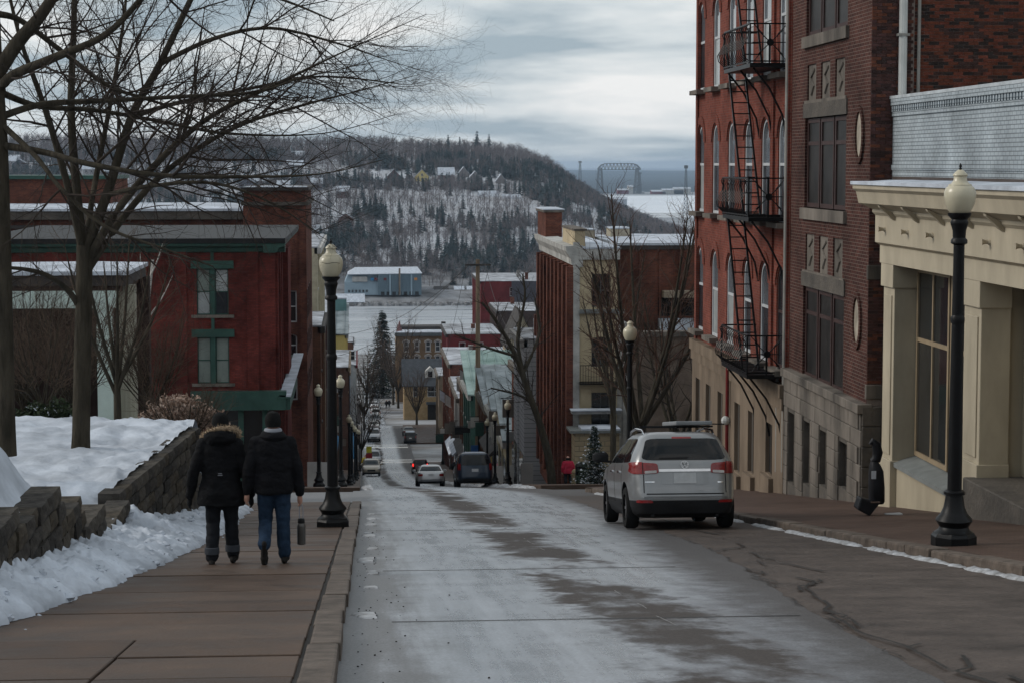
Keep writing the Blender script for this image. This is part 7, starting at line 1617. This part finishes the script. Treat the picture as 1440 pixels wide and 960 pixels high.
hd = MB(); hd.loft([(0, -.01, 1.46, .16, .12), (0, -.025, 1.51, .165, .135), (0, -.02, 1.555, .13, .12), (0, 0, 1.572, .105, .1)], 22); remesh(hd, 'jacket_hood', COAT, man, .010, 4, .02, 12)
MB().loft([(0, 0, 1.545, .098, .10), (0, -.006, 1.575, .106, .110), (0, -.006, 1.598, .098, .104), (0, 0, 1.603, .085, .09)], 22).build('hoodie_collar', HOODIE, man, True, True)
wo, k, sh, co2 = walker('person in long black parka with a tan fur trimmed hood', -1.64, 24.15, gl(24.15), 1.77, COAT2, JEAN2, .70, stride=2, kind='parka', rh=(.345, .03, .80), lh=(-.365, .02, .80), fem=0, gl_=mat('black_glove', (.01, .01, .011), .8, mode='obj'))
MB().loft([(0, .02, 1.585, .09, .11), (0, .02, 1.65, .10, .12), (0, .015, 1.70, .10, .12), (0, .01, 1.745, .088, .106), (0, .005, 1.78, .06, .075), (0, 0, 1.795, .02, .025)], 22).build('knit_hat', KNIT, wo, True, True)
hr_ = MB(); hr_.loft([(0, -.02, 1.57, .05, .05), (0, -.03, 1.64, .035, .04), (0, -.1, 1.6, .035, .03)], 12) if False else None
tail = MB(); tail.loft([(-.0, -.10, 1.66, .045, .03), (0, -.125, 1.58, .05, .035), (0, -.135, 1.50, .045, .03), (0, -.13, 1.44, .02, .02)], 12); tail.build('hair', mat('dark_hair', (.012, .009, .008), .6, mode='obj'), wo, True, True)
hd = MB(); hd.loft([(0, -.03, 1.42, .16, .12), (0, -.06, 1.48, .185, .15), (0, -.06, 1.54, .19, .155), (0, -.04, 1.59, .16, .14), (0, -.01, 1.60, .12, .11)], 24); remesh(hd, 'parka_hood', COAT2, wo, .010, 4, .02, 12)
fr = random.Random(8); fm = MB(); fm2 = []
ringp = [Vector((-.205 * math.cos(a), .10 - .235 * abs(math.sin(a)) ** .9, 1.495 + .125 * math.sin(a) + .035 * math.cos(a) * -1)) for a in np.linspace(-.25, math.pi + .25, 30)]
fm.tube(ringp, [.028] * 30, 10)
for p in ringp:
    for q in range(26):
        d = Vector((fr.gauss(0, 1), fr.gauss(0, 1), fr.gauss(0, 1) - .2)).normalized(); s_ = d.orthogonal() * .007; L_ = fr.uniform(.035, .062); c = p + d * .015 + Vector((fr.uniform(-.01, .01), fr.uniform(-.01, .01), 0)); fm.poly([c + s_, c - s_, c + d * L_])
fm.build('fur_trim', FUR, wo, False, True, normals=False)
for s, (x, y) in ((-1, (-.11, -.06)), (1, (.12, .115))): MB().lathe([(.080, .13), (.086, .135), (.087, .18), (.085, .205), (.078, .21)], 16, (x, y, 0)).build('turned_cuff', CUFF, wo, True, True)
MB().box(-.02, .025, -.178, -.158, 1.095, 1.10).build('label_tab', HOODIE, wo, local=True); MB().box(-.024, .03, -.176, -.156, 1.075, 1.081).build('label_tab', HOODIE, wo, local=True)
# steel flask hanging from his hand
hx, hy, hz = man.location.x + .315, 24.0 + .10, gl(24) + .80 * 1.79 / 1.78 - .155
fl = thing('flask', 'grey steel flask hanging by a cord loop from the hand', 'flask', (hx, hy, hz - .44)); STL = mat('brushed_steel', (.09, .085, .08), .35, metal=.7, mode='obj')
MB().lathe([(.042, 0), (.050, .008), (.051, .21), (.048, .235), (.038, .255)], 18, (hx, hy, hz - .44)).build('bottle', STL, fl, True); MB().lathe([(.040, .255), (.042, .26), (.042, .295), (.032, .31), (.012, .312)], 16, (hx, hy, hz - .44)).build('cap', PLAST, fl, True)
MB().tube([(hx - .02, hy, hz - .135), (hx - .022, hy, hz - .04), (hx - .012, hy, hz + .03), (hx + .012, hy, hz + .03), (hx + .022, hy, hz - .04), (hx + .02, hy, hz - .135)], .006, 6).build('cord', HOODIE, fl)
# others
p3, _, _, _ = walker('person in dark green jacket and brown cap beyond the retaining wall', PY(241, 600, 42).x, 42, PY(241, 597, 42).z - 1.79, 1.78, mat('green_black_cloth', (.012, .017, .017), .8, mode='obj'), JEAN2, .82, stride=2, vox=.012)
MB().loft([(0, .02, 1.63, .092, .112), (0, .02, 1.70, .097, .118), (0, .015, 1.745, .088, .106), (0, .005, 1.785, .05, .06), (0, 0, 1.795, .02, .025)], 20).build('cap', mat('brown_cap', (.055, .042, .032), .9, mode='obj'), p3, True, True); MB().loft([(0, .1, 1.675, .075, .04), (0, .17, 1.668, .06, .03)], 12).build('cap_peak', KNIT, p3, True, True)
p4, _, _, _ = walker('small person in bright red coat by the brick pilasters', XY(799, 96), 96, gz(96) + .13, 1.28, mat('red_coat', (.30, .018, .04), .8, mode='obj'), JEAN2, .5, stride=2, rh=(.27, .03, .8), lh=(-.27, 0, .8), vox=.014); MB().loft([(0, .02, 1.14, .09, .11), (0, .01, 1.22, .095, .11), (0, 0, 1.28, .05, .06), (0, 0, 1.3, .02, .02)], 16).build('knit_cap', KNIT, p4, True, True)
for i, (px, Y, c) in enumerate(((543, 425, (.012, .012, .014)), (547, 428, (.03, .03, .035)), (512, 236, (.35, .27, .04)), (640, 190, (.02, .02, .022)))):
    walker(('person in black walking far down the street beside a companion', 'person in charcoal walking far down the street beside a companion', 'person in yellow top standing by the parked white car', 'person in dark coat on the pavement beyond the minivan')[i], XY(px, Y), Y, gz(Y) + (.13 if i > 1 else .01), 1.74, mat('far_coat_%d' % i, c, .8, mode='obj'), JEAN2, .8, stride=2, vox=.03)
# ================================================================ small street things
# black padded stand by the cream pilaster
sx, sy = 8.98, 35.4; sz = gr(sy, sx)
stn = thing('black_case_stand', 'upright black case with rounded head and boxy foot by the cream pilaster', 'case', (sx, sy, sz)); CASE = mat('black_case', (.012, .012, .014), .45, var=.3, scale=6, mode='obj')
ft = MB().hexa([(sx - .30, sy - .18, sz + .12), (sx - .08, sy - .18, sz), (sx - .08, sy + .18, sz), (sx - .30, sy + .18, sz + .12), (sx - .24, sy - .16, sz + .33), (sx + .10, sy - .16, sz + .22), (sx + .10, sy + .16, sz + .22), (sx - .24, sy + .16, sz + .33)]).build('foot', CASE, stn); soften(ft, .03, 2)
MB().loft([(sx + .09, sy, sz + .20, .10, .12), (sx + .08, sy, sz + .24, .13, .15), (sx + .07, sy, sz + .5, .135, .16), (sx + .06, sy, sz + .78, .12, .15), (sx + .04, sy, sz + .90, .085, .11), (sx + .02, sy, sz + .95, .05, .07)], 18, p=3).build('body', CASE, stn, True)
MB().tube([(sx - .02, sy, sz + .93), (sx + .06, sy, sz + .98), (sx + .085, sy, sz + 1.1), (sx + .06, sy, sz + 1.24), (sx - .02, sy, sz + 1.31), (sx - .06, sy, sz + 1.25)], [.06, .085, .09, .08, .055, .03], 12).build('head', CASE, stn, True)
MB().box(sx - .06, sx + .02, sy - .165, sy - .155, sz + .66, sz + .80).build('badge', mat('silver_sticker', (.4, .42, .46), .4), stn); MB().box(sx - .07, sx + .10, sy - .17, sy - .14, sz + .235, sz + .265).build('strap', CHROME, stn)
# paper scrap on the brick pavement
q = Vector((9.32, 35.2, 0)); lp = MB(); lp.hexa([(q.x - .14, 35.2, gr(35.2, q.x) - .002), (q.x + .14, 35.15, gr(35.2, q.x) - .002), (q.x + .15, 35.35, gr(35.35, q.x) + .0), (q.x - .12, 35.4, gr(35.4, q.x)), (q.x - .14, 35.2, gr(35.2, q.x) + .012), (q.x + .14, 35.15, gr(35.2, q.x) + .02), (q.x + .15, 35.35, gr(35.35, q.x) + .03), (q.x - .12, 35.4, gr(35.4, q.x) + .02)]); tag(lp.build('paper_scrap', mat('paper', (.5, .5, .5), .8)), 'crumpled white paper scrap on the brick pavement beside the black case', 'paper')
# wooden barricade posts, bins and hydrant across the crossing
hyd = thing('fire_hydrant', 'small tan hydrant next to the person in red', 'hydrant', (XY(808, 95), 95, gz(95) + .13)); hb = hyd.location; MB().lathe([(.14, 0), (.14, .06), (.10, .08), (.10, .5), (.13, .53), (.12, .6), (.06, .68), (.02, .7)], 12, tuple(hb)).build('barrel', mat('tan_paint', (.2, .15, .09), .6), hyd, True); MB().tube([(hb.x - .16, hb.y, hb.z + .42), (hb.x + .16, hb.y, hb.z + .42)], .045, 8).build('outlets', mat('tan_paint2', (.2, .15, .09), .6), hyd)
bn = thing('litter_bin', 'dark round litter bin beside the snow flecked fir', 'bin', (XY(818, 94), 94, gz(94) + .13)); MB().lathe([(.24, 0), (.27, .05), (.28, .8), (.30, .84), (.24, .95), (.1, 1.0)], 14, tuple(bn.location)).build('drum', IRON, bn, True)
for i, (px, Y, c1, c2) in enumerate(((667, 168, (.03, .10, .30), (.6, .42, .03)), (518, 225, (.55, .5, .05), (.3, .03, .03)))):
    x = XY(px, Y); s = thing('street_sign', ('blue and yellow sign on a post beyond the minivan', 'yellow and red sign by the parked white car')[i], 'sign', (x, Y, gz(Y) + .13)); z = gz(Y) + .13
    MB().tube([(x, Y, z), (x, Y, z + 2.9)], .04, 8).build('post', IRON, s); MB().box(x - .3, x + .3, Y - .06, Y - .04, z + 2.2, z + 2.9).build('upper_panel', mat('sign_a%d' % i, c1, .5), s); MB().box(x - .35, x + .35, Y - .06, Y - .04, z + 1.5, z + 2.15).build('lower_panel', mat('sign_b%d' % i, c2, .5), s)
for i, (px, Y) in enumerate(((741, 118), (700, 140), (724, 133), (455, 101), (441, 99))):
    x = XY(px, Y); s = thing('sandwich_board', ('grey folding board leaning by the clapboard building', 'pale folding board outside the white fronted shop', 'folding board outside the pale yellow shop', 'white folding board near the green awning', 'narrow white board propped by the green shop post')[i], 'board', (x, Y, gz(Y) + .13)); z = gz(Y) + .13
    for d in (-1, 1): MB().hexa([(x - .35, Y + d * .3, z), (x + .35, Y + d * .3, z), (x + .35, Y + d * .34, z), (x - .35, Y + d * .34, z), (x - .35, Y + d * .02, z + 1.2), (x + .35, Y + d * .02, z + 1.2), (x + .35, Y + d * .06, z + 1.2), (x - .35, Y + d * .06, z + 1.2)]).build('panel', GREY if i < 1 else WHITE, s)
px_, pz_ = XY(672, 175), ZY(372.5, 175)
for i, (tx, ty, tz) in enumerate(((XY(672, 175) - 1.0, 262, gz(262) + 8.5), (XY(672, 175) + 1.0, 262, gz(262) + 8.5), (XY(745, 121), 121, ZY(492, 121)), (-3.0, 190, ZY(470, 190)), (-2.9, 205, ZY(500, 205)))):
    a_ = Vector((px_ + (-1, 1, .6, -.6, -.8)[i], 174.8, pz_ + .1)); b_ = Vector((tx, ty, tz)); pts = [a_.lerp(b_, t) - Vector((0, 0, 1.6 * 4 * t * (1 - t))) for t in np.linspace(0, 1, 15)]
    MB().tube(pts, .018, 4).build('cable', ROOFD, up)
bs = random.Random(15)
for i in range(18):
    right = i % 5 != 4; Y = 128 + i * 7.4 + bs.uniform(-2, 2); x = (10.1 if right else -2.5) + (-.45 if right else .45); z = gz(Y) + .13 + bs.uniform(2.7, 4.6); w, h = bs.uniform(.5, 1.0), bs.uniform(.5, 1.3); m = bs.choice((WHITE, GREY, STONE, GREEN, DARK, ROOFD))
    kc_ = {'white_render': 'white', 'grey_render': 'grey', 'red_canvas': 'dark red', 'stained_stone': 'stone coloured', 'dark_green_trim': 'green', 'dark_opening': 'black', 'dark_roof': 'charcoal'}[m.name]; s = thing('blade_sign', 'small ' + kc_ + ' painted sign on a bracket above the lower shops', 'sign', (x, Y, z), kc_ + ' bracket signs above the lower shops')
    soften(MB().box(x - w / 2, x + w / 2, Y - .05, Y + .05, z, z + h).build('board', m, s), .02, 1); MB().bar((x - w / 2 - .1, Y, z + h + .08), (x + w / 2 + .3, Y, z + h + .08), .05).build('bracket', IRON, s)
# ================================================================ haze: one box of even thin air
hz_ = MB().box(-16000, 16000, -200, 30000, -76, 38).build('haze', None); hz_.data.materials.clear()
hm = bpy.data.materials.new('haze_air'); hm.use_nodes = True; hn = hm.node_tree.nodes; hn.remove(hn['Principled BSDF']); pv = hn.new('ShaderNodeVolumePrincipled'); pv.inputs['Color'].default_value = (.56, .73, .94, 1); pv.inputs['Density'].default_value = 7e-5; pv.inputs['Anisotropy'].default_value = .2
hm.node_tree.links.new(pv.outputs[0], hn['Material Output'].inputs['Volume']); hz_.data.materials.append(hm); tag(hz_, kind='stuff')
